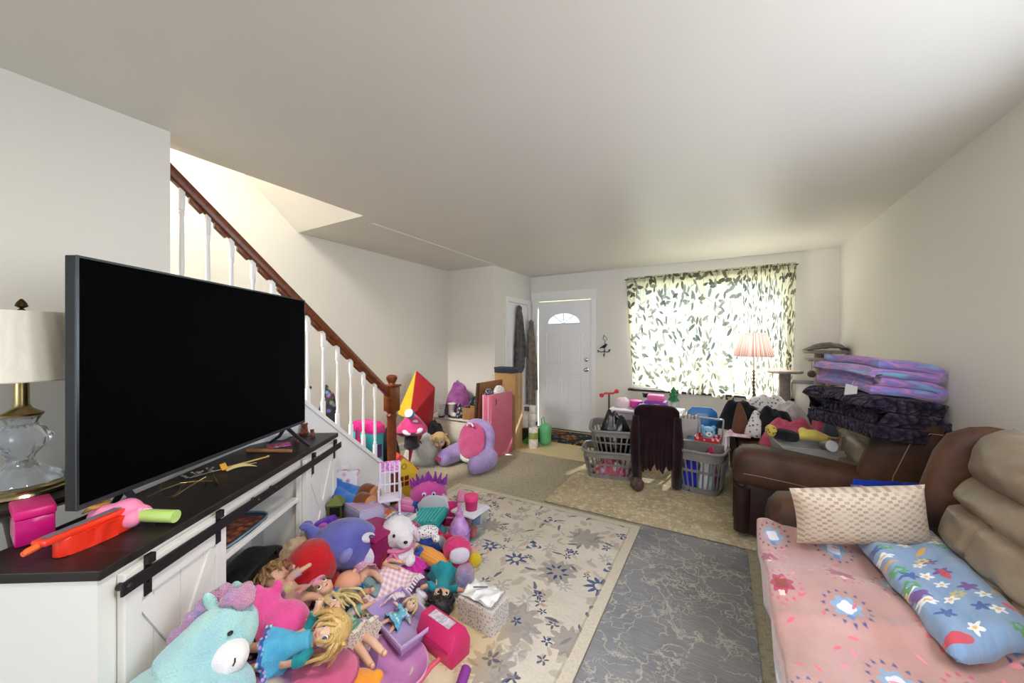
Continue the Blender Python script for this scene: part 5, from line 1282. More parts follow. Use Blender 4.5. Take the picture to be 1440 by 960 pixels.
# ---- things on the stairs seen between balusters
def step_z(i): return (i+1)*RISE
def step_y(i): return Y0S-(i+.5)*RUN
t = thing('dollhouse', 'pink and teal toy dollhouse behind the lowest balusters', 'toy', (-2.79, 2.215, .0005), (0, 0, 0))
b = B()
for lo, hi in (((-.16, -.05, 0), (.16, -.04, .58)), ((-.16, -.04, 0), (-.145, .06, .58)), ((.145, -.04, 0), (.16, .06, .58)), ((-.145, -.04, 0), (.145, .06, .015)), ((-.145, -.04, .28), (.145, .06, .292))): b.box(lo, hi, .003)
b.obj('house_body', mat('#3fb3b8', .45), t, smooth=False)
b = B(); b.M = T(0, -.055, 0) @ Matrix(((1, 0, 0, 0), (0, 0, 1, 0), (0, 1, 0, 0), (0, 0, 0, 1))); b.prism([(-.18, .58), (.18, .58), (.16, .64), (.1, .67), (-.1, .67), (-.16, .64)], .13, .006); b.obj('roof', mat('#d6257f', .45), t)
b = B(); b.box((.1605, -.02, .36), (.1615, .04, .48), .0004); b.obj('window_print', mat('#4c2f6e', .4), t, smooth=False)
t = thing('toy_castle', 'white toy castle with pink roof on the bottom step', 'toy', (-2.70, 2.0, RISE+.0005))
b = B(); b.box((-.07, -.085, 0), (.07, .085, .26), .008); b.obj('castle_body', mat('#e8e2e0', .6), t)
b = B(); b.box((-.075, -.09, .26), (.075, .09, .35), .01); b.obj('castle_roof', mat('#df3d8c', .45), t); b = B(); b.box((.0702, -.025, .12), (.0712, .025, .2)); b.obj('castle_door', BLACK, t)
b = B(); b.M = T(0, .06, 0); b.lathe([(.02, .35), (.018, .42), (.0, .46)], 10); b.obj('turret', mat('#c8347f', .45), t)
heap('backpack', 'dark striped backpack on a stair behind white balusters', 'bag', T(-2.74, step_y(1)+.01, step_z(1)+.0005), .13, .10, .55, mat('#17171c', .8, tex='print', col2='#5a5a6a', sc=22), 41, .4)
t = thing('folded_stroller', 'folded black stroller frame on the stairs next to television', 'stroller', (-2.72, step_y(2), step_z(2)+.0005))
b = B(); b.tube([(0, -.06, .02), (.01, .0, .25), (.0, .05, .42)], .012, 8); b.tube([(-.05, .07, .02), (-.02, .03, .22), (-.03, -.04, .38)], .010, 8); b.tube([(0, .05, .42), (.02, .06, .45)], [.022, .018], 8); b.obj('stroller_frame', BLACK, t)
for y in (-.07, .07): b = B(); b.M = T(-.02, y*.9, .03) @ RY(90); b.lathe([(0, -.01), (.03, -.01), (.03, .01), (0, .01)], 14); b.obj('wheel', mat('#1c1c20', .7), t)
b = B(); b.grid(lambda a, c_: (-.03+.04*c_, -.06+.12*a, .28+.03*math.sin(a*4)+.05*c_), 8, 4, thick=.01); b.obj('seat_cloth', mat('#17171b', .9, tex='cloth'), t)
# ================================================================ KIDS TABLE CORNER
kx, ky = -.78, 4.62
t = thing('activity_table', 'white toddler table covered with pink toys under window', 'table', (kx, ky, RZ_), (0, 0, 0))
KW = mat('#d9d2d6', .5)
b = B(); b.box((-.40, -.24, .54), (.40, .24, .57), .012); b.obj('table_top', KW, t)
for x in (-.36, .36):
    for y in (-.2, .2): b = B(); b.tube([(x, y, 0), (x, y, .54)], [.02, .024], 10); b.obj('leg', KW, t)
b = B(); b.box((-.37, -.2, .32), (.37, -.19, .54), .004); b.obj('apron', mat('#b9a8c4', .5), t)
KT = RZ_+.5705
def block_toy(name, label, x, y, parts, rz=0, z=KT, cat='toy'):
    t = thing(name, label, cat, (kx+x, ky+y, z), (0, 0, rz))
    for nm, kind, a, m in parts:
        b = B()
        if kind == 'box': b.box(a[0], a[1], .008)
        elif kind == 'lathe': b.lathe(a, 18)
        elif kind == 'ball': b.ball(*a)
        elif kind == 'tube': b.tube(a[0], a[1], 8)
        b.obj(nm, m, t)
    return t
MAG = mat('#d83aa0', .4); HOT = mat('#e86aa6', .4); VIO = mat('#7a3fb0', .4); BLU = mat('#28489f', .4); LPK = mat('#eba9c0', .5)
block_toy('toy_kitchen', 'pink and purple tiered play set on the toddler table', .10, .02, [('lower_tier', 'box', ((-.12, -.09, 0), (.12, .09, .10)), VIO), ('upper_tier', 'box', ((-.09, -.07, .10), (.09, .08, .17)), HOT), ('front_rail', 'box', ((-.11, -.105, .02), (.11, -.091, .05)), BLU)])
block_toy('toy_tub', 'magenta round toy tub on the toddler table', -.12, -.03, [('tub', 'lathe', [(.05, 0), (.068, .02), (.075, .085), (.07, .085), (.064, .02), (0, .015)], MAG), ('tub_rim', 'lathe', [(.074, .082), (.08, .085), (.08, .092), (.073, .095)], HOT)])
block_toy('toy_boat', 'dark blue toy boat between tub and tiered play set', -.01, -.15, [('hull', 'box', ((-.09, -.04, 0), (.09, .04, .05)), BLU), ('deck', 'box', ((-.05, -.03, .05), (.05, .03, .075)), mat('#9cc3e8', .4))])
block_toy('toy_figure', 'small black and white toy figure on the toddler table', -.04, .12, [('figure_body', 'lathe', [(.03, 0), (.035, .05), (.02, .10), (0, .11)], mat('#e8e4e0', .4)), ('figure_head', 'lathe', [(0, .11), (.028, .12), (.03, .15), (.04, .17), (0, .175)], BLACK)])
heap('pink_cloth', 'bright pink cloth over the front edge of toddler table', 'cloth', T(kx+.16, ky-.17, KT), .17, .06, .07, mat('#e5688f', .9, tex='cloth', col2='#d0507a', sc=15, bump=.5), 51, .5)
heap('baby_clothes', 'pale pink and white baby clothes at the table end', 'clothing', T(kx-.28, ky+.02, KT), .11, .13, .11, mat('#e6c9cf', .9, tex='print', col2='#f0e9e6', sc=20), 52, .5)
t = thing('toy_tree', 'small green toy pine tree in glass jar on window side', 'toy', (kx+.28, ky+.14, KT))
b = B(); b.lathe([(.04, .09), (.055, .1), (.03, .15), (.045, .155), (.022, .2), (.034, .205), (0, .27)], 12, lambda a, z: 1+.15*math.cos(6*a)); b.obj('foliage', mat('#1f7a45', .7), t)
b = B(); b.lathe([(0, 0), (.04, 0), (.042, .005), (.042, .085), (.035, .09), (0, .09)], 18); b.obj('jar', clear('#d9e6e0', .6, .05), t)
t = thing('storage_bin', 'pale plastic bin with books at the end of toddler table', 'bin', (kx+.48, ky+.14, RZ_), (0, 0, 0))
b = B(); b.rings([[(sx*w, sy*d, z) for sx, sy in ((-1, -1), (1, -1), (1, 1), (-1, 1))] for w, d, z in ((.085, .15, 0), (.095, .17, .50), (.09, .165, .50), (.08, .145, .01))]); b.obj('bin_body', mat('#d8cfc6', .5), t, smooth=False)
b = B()
for k in range(4): b.box((-.07+k*.035, -.13, .02), (-.045+k*.035, .12, .53+.012*(k % 2)), .002)
b.obj('book', mat('#e3d3c4', .6, tex='print', col2='#d07a6a', sc=20), t, smooth=False)
# red and teal scooter
p = PZ(855, 640, 0)
t = thing('scooter', 'toddler scooter with red handlebar and teal stem by the wall', 'scooter', (-1.33, 4.98, RZ_), (0, 0, 20))
TEAL = mat('#2f9a8f', .4); REDP = mat('#cf2a33', .35)
b = B(); b.tube([(0, 0, .06), (0, 0, .45)], .018, 10); b.obj('stem', TEAL, t); b = B(); b.tube([(0, 0, .45), (0, 0, .66)], .013, 10); b.obj('steering_tube', mat('#5f5f66', .3, .8), t)
b = B(); b.tube([(-.10, 0, .64), (-.05, 0, .67), (.05, .0, .67), (.10, 0, .70)], .013, 10); b.ball((-.10, 0, .64), (.03,)*3, seg=12); b.ball((.10, 0, .70), (.03,)*3, seg=12); b.obj('handlebar', REDP, t)
b = B(); b.box((-.05, -.3, .045), (.05, .0, .065), .01); b.obj('deck', REDP, t)
for x, y in ((-.09, .03), (.09, .03), (0, -.32)): b = B(); b.M = T(x, y, .045) @ RY(90); b.lathe([(0, -.012), (.03, -.012), (.044, -.006), (.044, .006), (.03, .012), (0, .012)], 16); b.obj('wheel', BLACK, t)
b = B(); b.tube([(-.09, .03, .045), (.09, .03, .045)], .008, 6); b.obj('axle', BLACK, t)
# blue toddler chair
p = PZ(984, 655, RZ_)
t = thing('toddler_chair', 'bright blue plastic toddler chair with brown legs under window', 'chair', (-.17, 4.52, RZ_), (0, 0, 8))
BLP = mat('#2277b8', .35)
b = B(); b.box((-.16, -.15, .27), (.16, .14, .31), .025, 3); b.obj('seat', BLP, t)
b = B(); b.M = T(0, .15, .30) @ RX(-8); pts = [(-.15, 0), (.15, 0), (.165, .15), (.15, .28), (.1, .33), (-.1, .33), (-.15, .28), (-.165, .15)]
b.M = b.M @ RX(90); b.prism([(x, z) for x, z in pts], .03, .012); b.obj('backrest', BLP, t)
b = B(); b.M = T(0, .118, .30) @ RX(-8); b.box((-.06, -.008, .22), (.06, -.001, .26), .003); b.obj('handle_slot', mat('#7fa9c8', .4), t)
for x in (-.13, .13):
    for y in (-.12, .12): b = B(); b.tube([(x*1.1, y*1.1, 0), (x, y, .28)], [.018, .022], 10); b.obj('leg', mat('#5c3a26', .5, tex='wood'), t)
# toy shopping cart with bear
cx3, cy3 = -.115, 4.16
t = thing('toy_cart', 'red plastic toy shopping cart with grey handle frame', 'toy cart', (cx3, cy3, RZ_), (0, 0, -8))
b = B()
b.rings([[(sx*w, sy*d, z) for sx, sy in ((-1, -1), (1, -1), (1, 1), (-1, 1))] for w, d, z in ((.085, .08, .27), (.115, .105, .43), (.108, .098, .43), (.08, .075, .275))]); b.obj('cart_basket', mat('#c8202a', .4, tex='dots', col2='#e8b9a8', sc=22), t, smooth=False)
b = B()
for s in (-1, 1): b.tube([(s*.10, -.09, .04), (s*.10, -.09, .26), (s*.11, .08, .44), (s*.115, .13, .58)], .009, 8); b.tube([(s*.10, -.09, .05), (s*.10, .12, .05), (s*.10, .09, .27)], .009, 8)
b.tube([(-.115, .13, .58), (.115, .13, .58)], .011, 8); b.tube([(-.1, -.09, .26), (.1, -.09, .26)], .008, 8); b.tube([(-.1, .09, .262), (.1, .09, .262)], .008, 8)
b.obj('cart_frame', mat('#8f9298', .35, .4), t)
for x in (-.1, .1):
    for y in (-.09, .12): b = B(); b.M = T(x, y, .035) @ RY(90); b.lathe([(0, -.01), (.034, -.01), (.034, .01), (0, .01)], 14); b.obj('wheel', BLACK, t)
def teddy(name, label, loc, rot, k, col, muzzle, belly=None, cat='plush toy', s_=1):
    t = thing(name, label, cat, loc, rot); t.scale = (k, k, k)
    m = mat(col, .9, tex='plush', sc=9)
    b = B(); b.ball((0, 0, .07), (.06, .055, .07), seg=16); b.ball((0, -.005, .17), (.065, .058, .058), seg=16)
    for s in (-1, 1): b.ball((s*.052, 0, .22), (.022, .014, .022), seg=10); b.ball((s*.07, -.03, .10), (.022, .03, .022), RX(-30), 10); b.ball((s*.045, -.055, .025), (.026, .045, .026), seg=10)
    blob(b, 'bear_body', m, t, .008, 3)
    b = B(); b.ball((0, -.057, .158), (.03, .022, .024), seg=12); z = b.obj('muzzle', mat(muzzle, .9, tex='plush'), t)
    b = B(); b.ball((0, -.079, .166), (.010, .007, .008), seg=8); b.obj('nose', EYEB, z)
    for s in (-1, 1): b = B(); b.ball((s*.026, -.056, .185), (.007,)*3, seg=8); b.obj('eye', EYEB, t)
    if belly: b = B(); b.ball((0, -.042, .07), (.04, .02, .045), seg=12); b.obj('belly', mat(belly, .9, tex='plush'), t)
    return t
teddy('teddy_bear', 'pale blue teddy bear riding in the red toy cart', (cx3-.005, cy3-.005, RZ_+.30), (0, 0, 10), 1.0, '#86b4d2', '#e6e2dc')
# ================================================================ LAUNDRY ON THE LOVESEAT
LS = .49
def lay(name, label, cat, x, y, z, rx, ry, h, m, seed, amp=.4, rz=0): return heap(name, label, cat, T(x, y, z) @ RZ(rz), rx, ry, h, m, seed, amp)
BLKC = mat('#131316', .9, tex='cloth', col2='#212127', sc=12, bump=.7); WHC = mat('#d8d3d2', .9, tex='cloth', col2='#b8b0b0', sc=12, bump=.6)
PKC = mat('#d9607f', .9, tex='cloth', col2='#c24a6b', sc=12, bump=.6); FLO = mat('#dcd8d6', .9, tex='dots', col2='#77777c', sc=30)
lay('bed_sheet', 'white and black floral sheet heaped at far end of loveseat', 'bedding', .42, 4.58, .50, .36, .22, .30, FLO, 61, .3)
lay('black_shirt', 'black shirt draped across the far loveseat arm', 'clothing', .16, 4.42, .50, .22, .16, .26, BLKC, 62, .4)
lay('black_shirt', 'black shirt crumpled between pink bundle and floral sheet', 'clothing', .42, 4.18, .50, .20, .15, .22, BLKC, 63, .5)
lay('grey_shirt', 'pale grey shirt on the loveseat near the cat tree', 'clothing', .56, 4.36, .50, .17, .14, .27, WHC, 64, .5)
lay('brown_shirt', 'small brown garment poking from the clothes heap', 'clothing', .16, 4.20, .50, .08, .08, .22, mat('#6b4433', .9, tex='cloth', bump=.5), 65, .5)
lay('white_shirt', 'patterned white shirt beside the brown garment', 'clothing', .28, 4.14, .50, .10, .09, .21, FLO, 66, .5)
lay('pink_bundle', 'bright pink fleece bundle on the loveseat seat', 'bedding', .50, 3.90, .46, .24, .17, .24, PKC, 67, .35)
lay('pink_shirt', 'rosy pink shirt leaning on loveseat back', 'clothing', .72, 3.98, .50, .07, .13, .30, mat('#e3708f', .9, tex='cloth', col2='#b73f5c', sc=10, bump=.6), 68, .4)
lay('grey_towel', 'dark grey towel slumped against the loveseat back', 'towel', .73, 3.70, .50, .08, .12, .26, mat('#55565c', .9, tex='cloth', bump=.6), 69, .4)
b = B()
def drape(a, c_):
    x = .055; q = c_*.55
    zt = .50+.012*math.sin(a*14)
    if q < .18: return (.23-q, 3.98+.36*a, zt+.01+.02*math.sin(a*22)*.4)
    return (x-.016*math.sin(a*18)-.02, 3.98+.36*a+.01*math.sin(c_*9), zt+.0-(q-.18)*.95)
b.grid(drape, 30, 24, thick=.008); tag(b.obj('pink_towel', mat('#e0b7bd', .9, tex='check', col2='#f0e3e2', sc=14), sharp=0), 'pink and white towel hanging over loveseat front', 'towel')
t = thing('utensil_tub', 'pale grey plastic tub of odds and ends on near loveseat seat', 'tub', (.55, 3.50, .485), (6, 0, 14))
b = B(); b.rings([[(sx*w, sy*d, z) for sx, sy in ((-1, -1), (1, -1), (1, 1), (-1, 1))] for w, d, z in ((.17, .11, 0), (.205, .14, .15), (.215, .15, .155), (.215, .15, .15), (.21, .145, .147), (.198, .133, .147), (.165, .105, .006))]); b.obj('tub_body', mat('#b7b3ac', .45), t, smooth=False)
def loose(name, label, cat, loc, rot): return thing(name, label, cat, loc, rot)
t = loose('toy_bundle', 'black cloth toy with yellow striped ends in the grey tub', 'toy', (.43, 3.52, .665), (0, 8, 12))
b = B(); b.ball((0, 0, 0), (.09, .05, .045), seg=16, n=.7); b.obj('toy_body', BLKC, t)
b = B(); b.ball((-.10, .0, .015), (.04, .045, .05), seg=14); b.jitter(.01, 20, 2); b.obj('yellow_end', mat('#c9b04a', .8, tex='dots', col2='#4a3a1c', sc=50), t)
t = loose('banana_plush', 'yellow plush toy lying across the grey tub', 'plush toy', (.60, 3.50, .675), (0, 5, -6))
b = B(); b.tube([(-.09, 0, 0), (0, 0, .015), (.10, .01, -.005)], [.04, .042, .026], 14); b.ball((-.07, 0, .03), (.03, .025, .03), seg=10); blob(b, 'plush_body', mat('#dcc766', .9, tex='plush', col2='#c9b252', sc=9), t, .007, 3)
b = B(); b.ball((-.12, 0, -.012), (.025, .02, .02), seg=10); b.obj('plush_foot', mat('#b9a34a', .9, tex='plush'), t)
t = loose('cup', 'white round lidded cup tipped on its side in the tub', 'cup', (.63, 3.40, .645), (80, 0, 25))
b = B(); b.lathe([(0, 0), (.028, 0), (.036, .08), (.034, .08), (0, .078)], 18); b.obj('cup_body', mat('#6a6a6e', .4), t); b = B(); b.lathe([(0, .08), (.038, .08), (.038, .09), (0, .091)], 18); b.obj('cup_lid', mat('#d9d7d4', .4), t)
b = B()
for k in range(5): b.tube([(.66+.02*k, 3.52-.01*k, .60), (.68+.018*k, 3.47, .69), (.71+.012*k, 3.40+.02*k, .70)], .006, 6)
tag(b.obj('hanger_bundle', mat('#a07a68', .5)), 'tangle of tan plastic hangers at the end of the grey tub', 'hangers', kind='stuff')
# two folded blankets on the loveseat back
def folded(name, label, cx_, cy_, z0, w, d, h, layers, m, seed, rz, tilt, trim=None, amp=.012):
    t = thing(name, label, 'blanket', (cx_, cy_, z0), (0, tilt, rz))
    for k in range(layers):
        b = B(); lh = h/layers; s_ = 1-.06*k+.03*rnd.uniform(-1, 1)
        old = T(rnd.uniform(-.012, .012), rnd.uniform(-.012, .012), lh*(k+.5)); b.M = old
        b.pillow(w*s_, d*s_, lh*.62, 6, 1.0, n=26, corner=.02)
        for v in b.bm.verts:
            c = v.co
            c.z += -.20*max(0, -c.x-.08*w)**1.6 - .5*max(0, -c.y-d*.30)**1.4 + amp*mnoise.noise(Vector((c.x*6, c.y*6, seed+k*3)))
        o = b.obj('fold', m[k % len(m)], t, sharp=0)
    return t
def knit_mat():
    n = NT('chunky_knit'); c = n.co(); x, y, z = n.sep(c)
    w = n.noise(c, 6, 2)[1]; cw = n.vm('ADD', c, n.scale(w, .03)); v = n.voro(n.map(cw, (26, 40, 40)), 1.0)
    return n.set(col=n.mix(n.step(v.outputs[0], .15, .75), '#3a2a44', '#150f1a'), rough=1, spec=.05, sheen=.12, normal=n.bump(n.math('SUBTRACT', 1.0, v.outputs[0]), 1.0, .02)).done()
KN = knit_mat()
PAST = []
for a_, b_ in (('#a58ccb', '#7fb4cf'), ('#d48fa6', '#9a7cc4'), ('#7aa7c9', '#b59ad2'), ('#8d6fc0', '#c99ac0')): PAST.append(mat(a_, .95, tex='plush', col2=b_, sc=3.2, bump=.15))
def slab_roll(name, label, cx_, cy_, z0, L_, D_, n_, th, m, seed, rz, tilt, knit=False):
    """blanket folded back and forth: n layers joined by rounded folds, built as one swept strip per blanket"""
    prof = []
    for k in range(n_):
        z = th*(k+.5); s_ = 1-.05*k
        xs = [(-D_/2+D_*i/10)*s_ for i in range(11)]
        if k % 2: xs.reverse()
        for x in xs: prof.append((x, z))
        if k < n_-1:
            sg = 1 if k % 2 == 0 else -1; xe = xs[-1]
            for i in range(1, 5): a = -PI/2+PI*i/5; prof.append((xe+sg*th*.5*math.cos(a), z+th/2+th/2*math.sin(a)))
    t = thing(name, label, 'blanket', (cx_, cy_, z0), (0, tilt, rz))
    b = B(); N = 40
    def sag(x, y): return -.9*max(0, abs(x)-D_*.33)**1.7-.25*max(0, -y-L_*.2)**1.5
    def surf(a, c_):
        i = c_*(len(prof)-1); k = min(int(i), len(prof)-2); f = i-k
        x = prof[k][0]*(1-f)+prof[k+1][0]*f; z = prof[k][1]*(1-f)+prof[k+1][1]*f
        y = (a-.5)*L_*(1-.04*mnoise.noise(Vector((z*20, seed, 1))))
        return (x+.010*mnoise.noise(Vector((y*5, z*14, seed))), y, z+sag(x, y)+.014*mnoise.noise(Vector((x*5, y*5, seed+.2*z))))
    b.grid(surf, N, len(prof)*2, thick=th*.92, mid=True); b.obj('blanket_layers', m, t, sharp=0)
    return t
def pastel_mat():
    n = NT('pastel_fleece'); c = n.co(); f = n.noise(n.map(c, (2.0, 2.6, 9.0)), 2.0, 2)[0]
    col = n.ramp(f, (.28, '#6f9fc4'), (.42, '#8b70b8'), (.5, '#b98ab4'), (.58, '#8a6fb6'), (.7, '#85b4cc')); g = n.noise(c, 200, 2)[0]
    return n.set(col=col, rough=.95, spec=.1, sheen=.3, normal=n.bump(g, .25, .01)).done()
slab_roll('folded_blanket', 'dark purple chunky knit blanket folded on loveseat back', .82, 3.22, .81, .56, .36, 3, .085, KN, 3, 24, 8)
slab_roll('folded_blanket', 'pastel purple and blue fleece blanket folded atop the dark knit one', .85, 3.26, 1.075, .50, .34, 4, .052, pastel_mat(), 5, 20, 7)
t = thing('care_tag', 'white paper tag hanging from the pastel folded blanket', 'tag', (.70, 3.02, 1.12), (20, 12, -30))
b = B(); b.box((-.03, -.002, -.11), (.03, .0, 0), .001); b.obj('tag_card', mat('#d3cfcb', .6), t, smooth=False); b = B(); b.tube([(0, -.001, -.005), (.005, .01, .03)], .0015, 5); b.obj('tag_string', mat('#d3cfcb', .6), t)
# ================================================================ THE TOY PILE
def pw(x, *pts):
    if x <= pts[0][0]: return pts[0][1]
    for (a, fa), (b_, fb) in zip(pts, pts[1:]):
        if x <= b_: return fa+(fb-fa)*(x-a)/(b_-a)
    return pts[-1][1]
def r_out(d): return pw(d, (.9, -.42), (1.2, -.47), (1.6, -.52), (2.0, -.42), (2.5, -.50), (3.0, -.78), (3.3, -1.0))
def h_max(d): return pw(d, (.9, .30), (1.25, .29), (1.5, .20), (1.9, .16), (2.15, .24), (2.4, .29), (2.58, .27), (2.78, .06), (3.1, 0))
def r_in(d): return max(-1.070-.0465*(d-.99), (-2.37+.497*d)/.868)
def pile_h(r, d):
    if d < .95 or d > 3.05: return .012
    ro, ri = r_out(d), r_in(d)
    if r >= ro or r < ri-.02: return .012
    t = (ro-r)/(ro-ri); e = 1-(1-min(1, t*1.15))**2
    return .013+h_max(d)*e*min(1, (d-.95)/.05+.3)
b = B()
def pilef(a, c_):
    d = .96+2.0*c_; ro, ri = r_out(d)-.015, r_in(d)
    r = ri+(ro-ri)*a
    z = max(.0135, pile_h(r, d)-.012+.016*mnoise.noise(Vector((r*9, d*9, 3)))*min(1, (1-a)*5))
    return CF(r, d, z)
b.grid(pilef, 40, 80, thick=.0)
tag(b.obj('play_quilt', mat('#8d5f86', .95, tex='print', col2='#c98aa9', sc=9, bump=.6), sharp=0), 'rumpled purple pink play quilt buried beneath the toy pile', 'quilt')
def on(u, v, rp):
    """point where a toy of radius rp photo pixels rests on the pile, and metres per photo pixel there"""
    d = .85
    for _ in range(1300):
        p = PD(u, v, d); q = p-CAM; r = q.dot(RT)
        if p.z-rp*d/F*.92 <= pile_h(r, d): break
        d += .0025
    return p, d/F
def toy(name, label, cat, u, v, rp, rot=(0, 0, 0), group=None):
    p, k = on(u, v, rp); return thing(name, label, cat, p, (rot[0], rot[1], 29.8+rot[2]), group), k
def pl(col, col2=None, sc=9): return mat(col, .9, tex='plush', col2=col2, sc=sc)
def balls(b, k, *L, seg=14):
    for x, y, z, rx, ry, rz in L: b.ball((x*k, y*k, z*k), (rx*k, ry*k, rz*k), seg=seg)
# ---- mint unicorn plush
t = thing('unicorn_plush', 'large mint green unicorn plush with pink mane slumped against the console door', 'plush toy', CF(-.93, 1.045, .375), (0, 0, 29.8)); t.scale = (.93, .93, .93)
MINT = mat('#a9d6cf', .95, tex='plush', col2='#93c2cf', sc=7, bump=.45, sheen=.5); MANE = mat('#d58fb0', .95, tex='plush', col2='#a88cc4', sc=11, bump=.7, sheen=.5)
b = B()
b.ball((.0, -.02, .0), (.20, .13, .11), RZ(10), 24); b.tube([(-.02, .02, .04), (.02, .07, .10), (.035, .105, .13)], [.115, .10, .09], 20)
b.ball((.045, .10, .125), (.095, .088, .095), seg=22)
b.tube([(-.1, -.06, 0), (-.17, -.1, .03)], [.08, .06], 14); b.tube([(.11, -.06, 0), (.17, -.10, .02)], [.065, .055], 14)
blob(b, 'unicorn_body', MINT, t, .011, 4, (.0035, 30, 2))
b = B(); b.ball((.105, .035, .095), (.058, .052, .05), RZ(-25), 20); o = b.obj('muzzle', pl('#ece9e6', '#d9d6d8'), t)
b = B(); b.tube([(.148, .003, .118), (.153, -.004, .112), (.15, -.008, .103)], .0022, 5); b.obj('smile', EYEB, o)
for p_ in ((.105, .04, .165),): b = B(); b.ball(p_, (.008, .009, .0065), seg=10); b.obj('eye', EYEB, t)
for x, y in ((.0, .10), (.05, .16)):
    b = B(); b.M = T(x, y, .205) @ RY(-15) @ RX(10); b.ball((0, 0, .015), (.022, .012, .04), seg=14); b.obj('ear', MINT, t)
b = B()
for q in range(13):
    f = q/12; b.ball((-.10+.13*f-.01, .09+.045*f, .10+.13*f+.02*math.sin(f*3)), (.026+.012*math.sin(q*2.1), .028, .03), seg=10)
for q in range(10): a = q*.63; b.ball((.075+.03*math.cos(a), .115+.02*math.sin(a), .225+.018*math.sin(a*1.7)), (.026,)*3, seg=10)
blob(b, 'mane', MANE, t, .009, 2, (.009, 45, 4))
b = B(); b.ball((.055, -.02, .07), (.026, .015, .034), RY(10), 14); b.obj('pink_hoof', pl('#e59ab0'), t)['label'] = 'small pink fabric hoof'
b = B(); b.ball((.165, -.105, .035), (.052, .05, .05), seg=16); b.jitter(.006, 40, 1); b.obj('paw', pl('#dfe3ea', '#c6c9d6'), t)['label'] = 'white front paw'
b = B(); b.tube([(-.11, -.09, .085), (-.05, -.12, .09), (.02, -.13, .08)], [.02, .026, .012], 8); b.jitter(.008, 30, 1); b.obj('tail', MANE, t)
# ---- dolls
def frame(p, up, face):
    """up and face as (right, away, up) triples in the camera's level frame"""
    w = lambda v: (RT*v[0]+FW*v[1]+Vector((0, 0, v[2])))
    z = w(up).normalized(); y = -w(face); y = (y-z*y.dot(z)).normalized(); x = y.cross(z)
    M = Matrix((x, y, z)).transposed().to_4x4(); M.translation = p; return M
def hand_chains(w_, d, r):
    """five short finger chains from a wrist point along direction d"""
    d = Vector(d).normalized(); s = d.orthogonal().normalized(); c = [(tuple(w_), r), (tuple(Vector(w_)+d*r*1.4), r*1.05)]
    pal = Vector(c[-1][0]); out = [c]
    for i, o in enumerate((-.75, -.25, .25, .75)):
        q = pal+d*r*.9+s*r*o*1.15; out.append([(tuple(pal), r*1.05), (tuple(q), r*.36), (tuple(q+d*r*(1.0-.25*abs(o))+d.cross(s)*r*.3), r*.28)])
    q = pal-d*r*.1+s*r*1.2; out.append([(tuple(pal), r*1.05), (tuple(q), r*.36), (tuple(q+d*r*.7+s*r*.2), r*.28)])
    return out
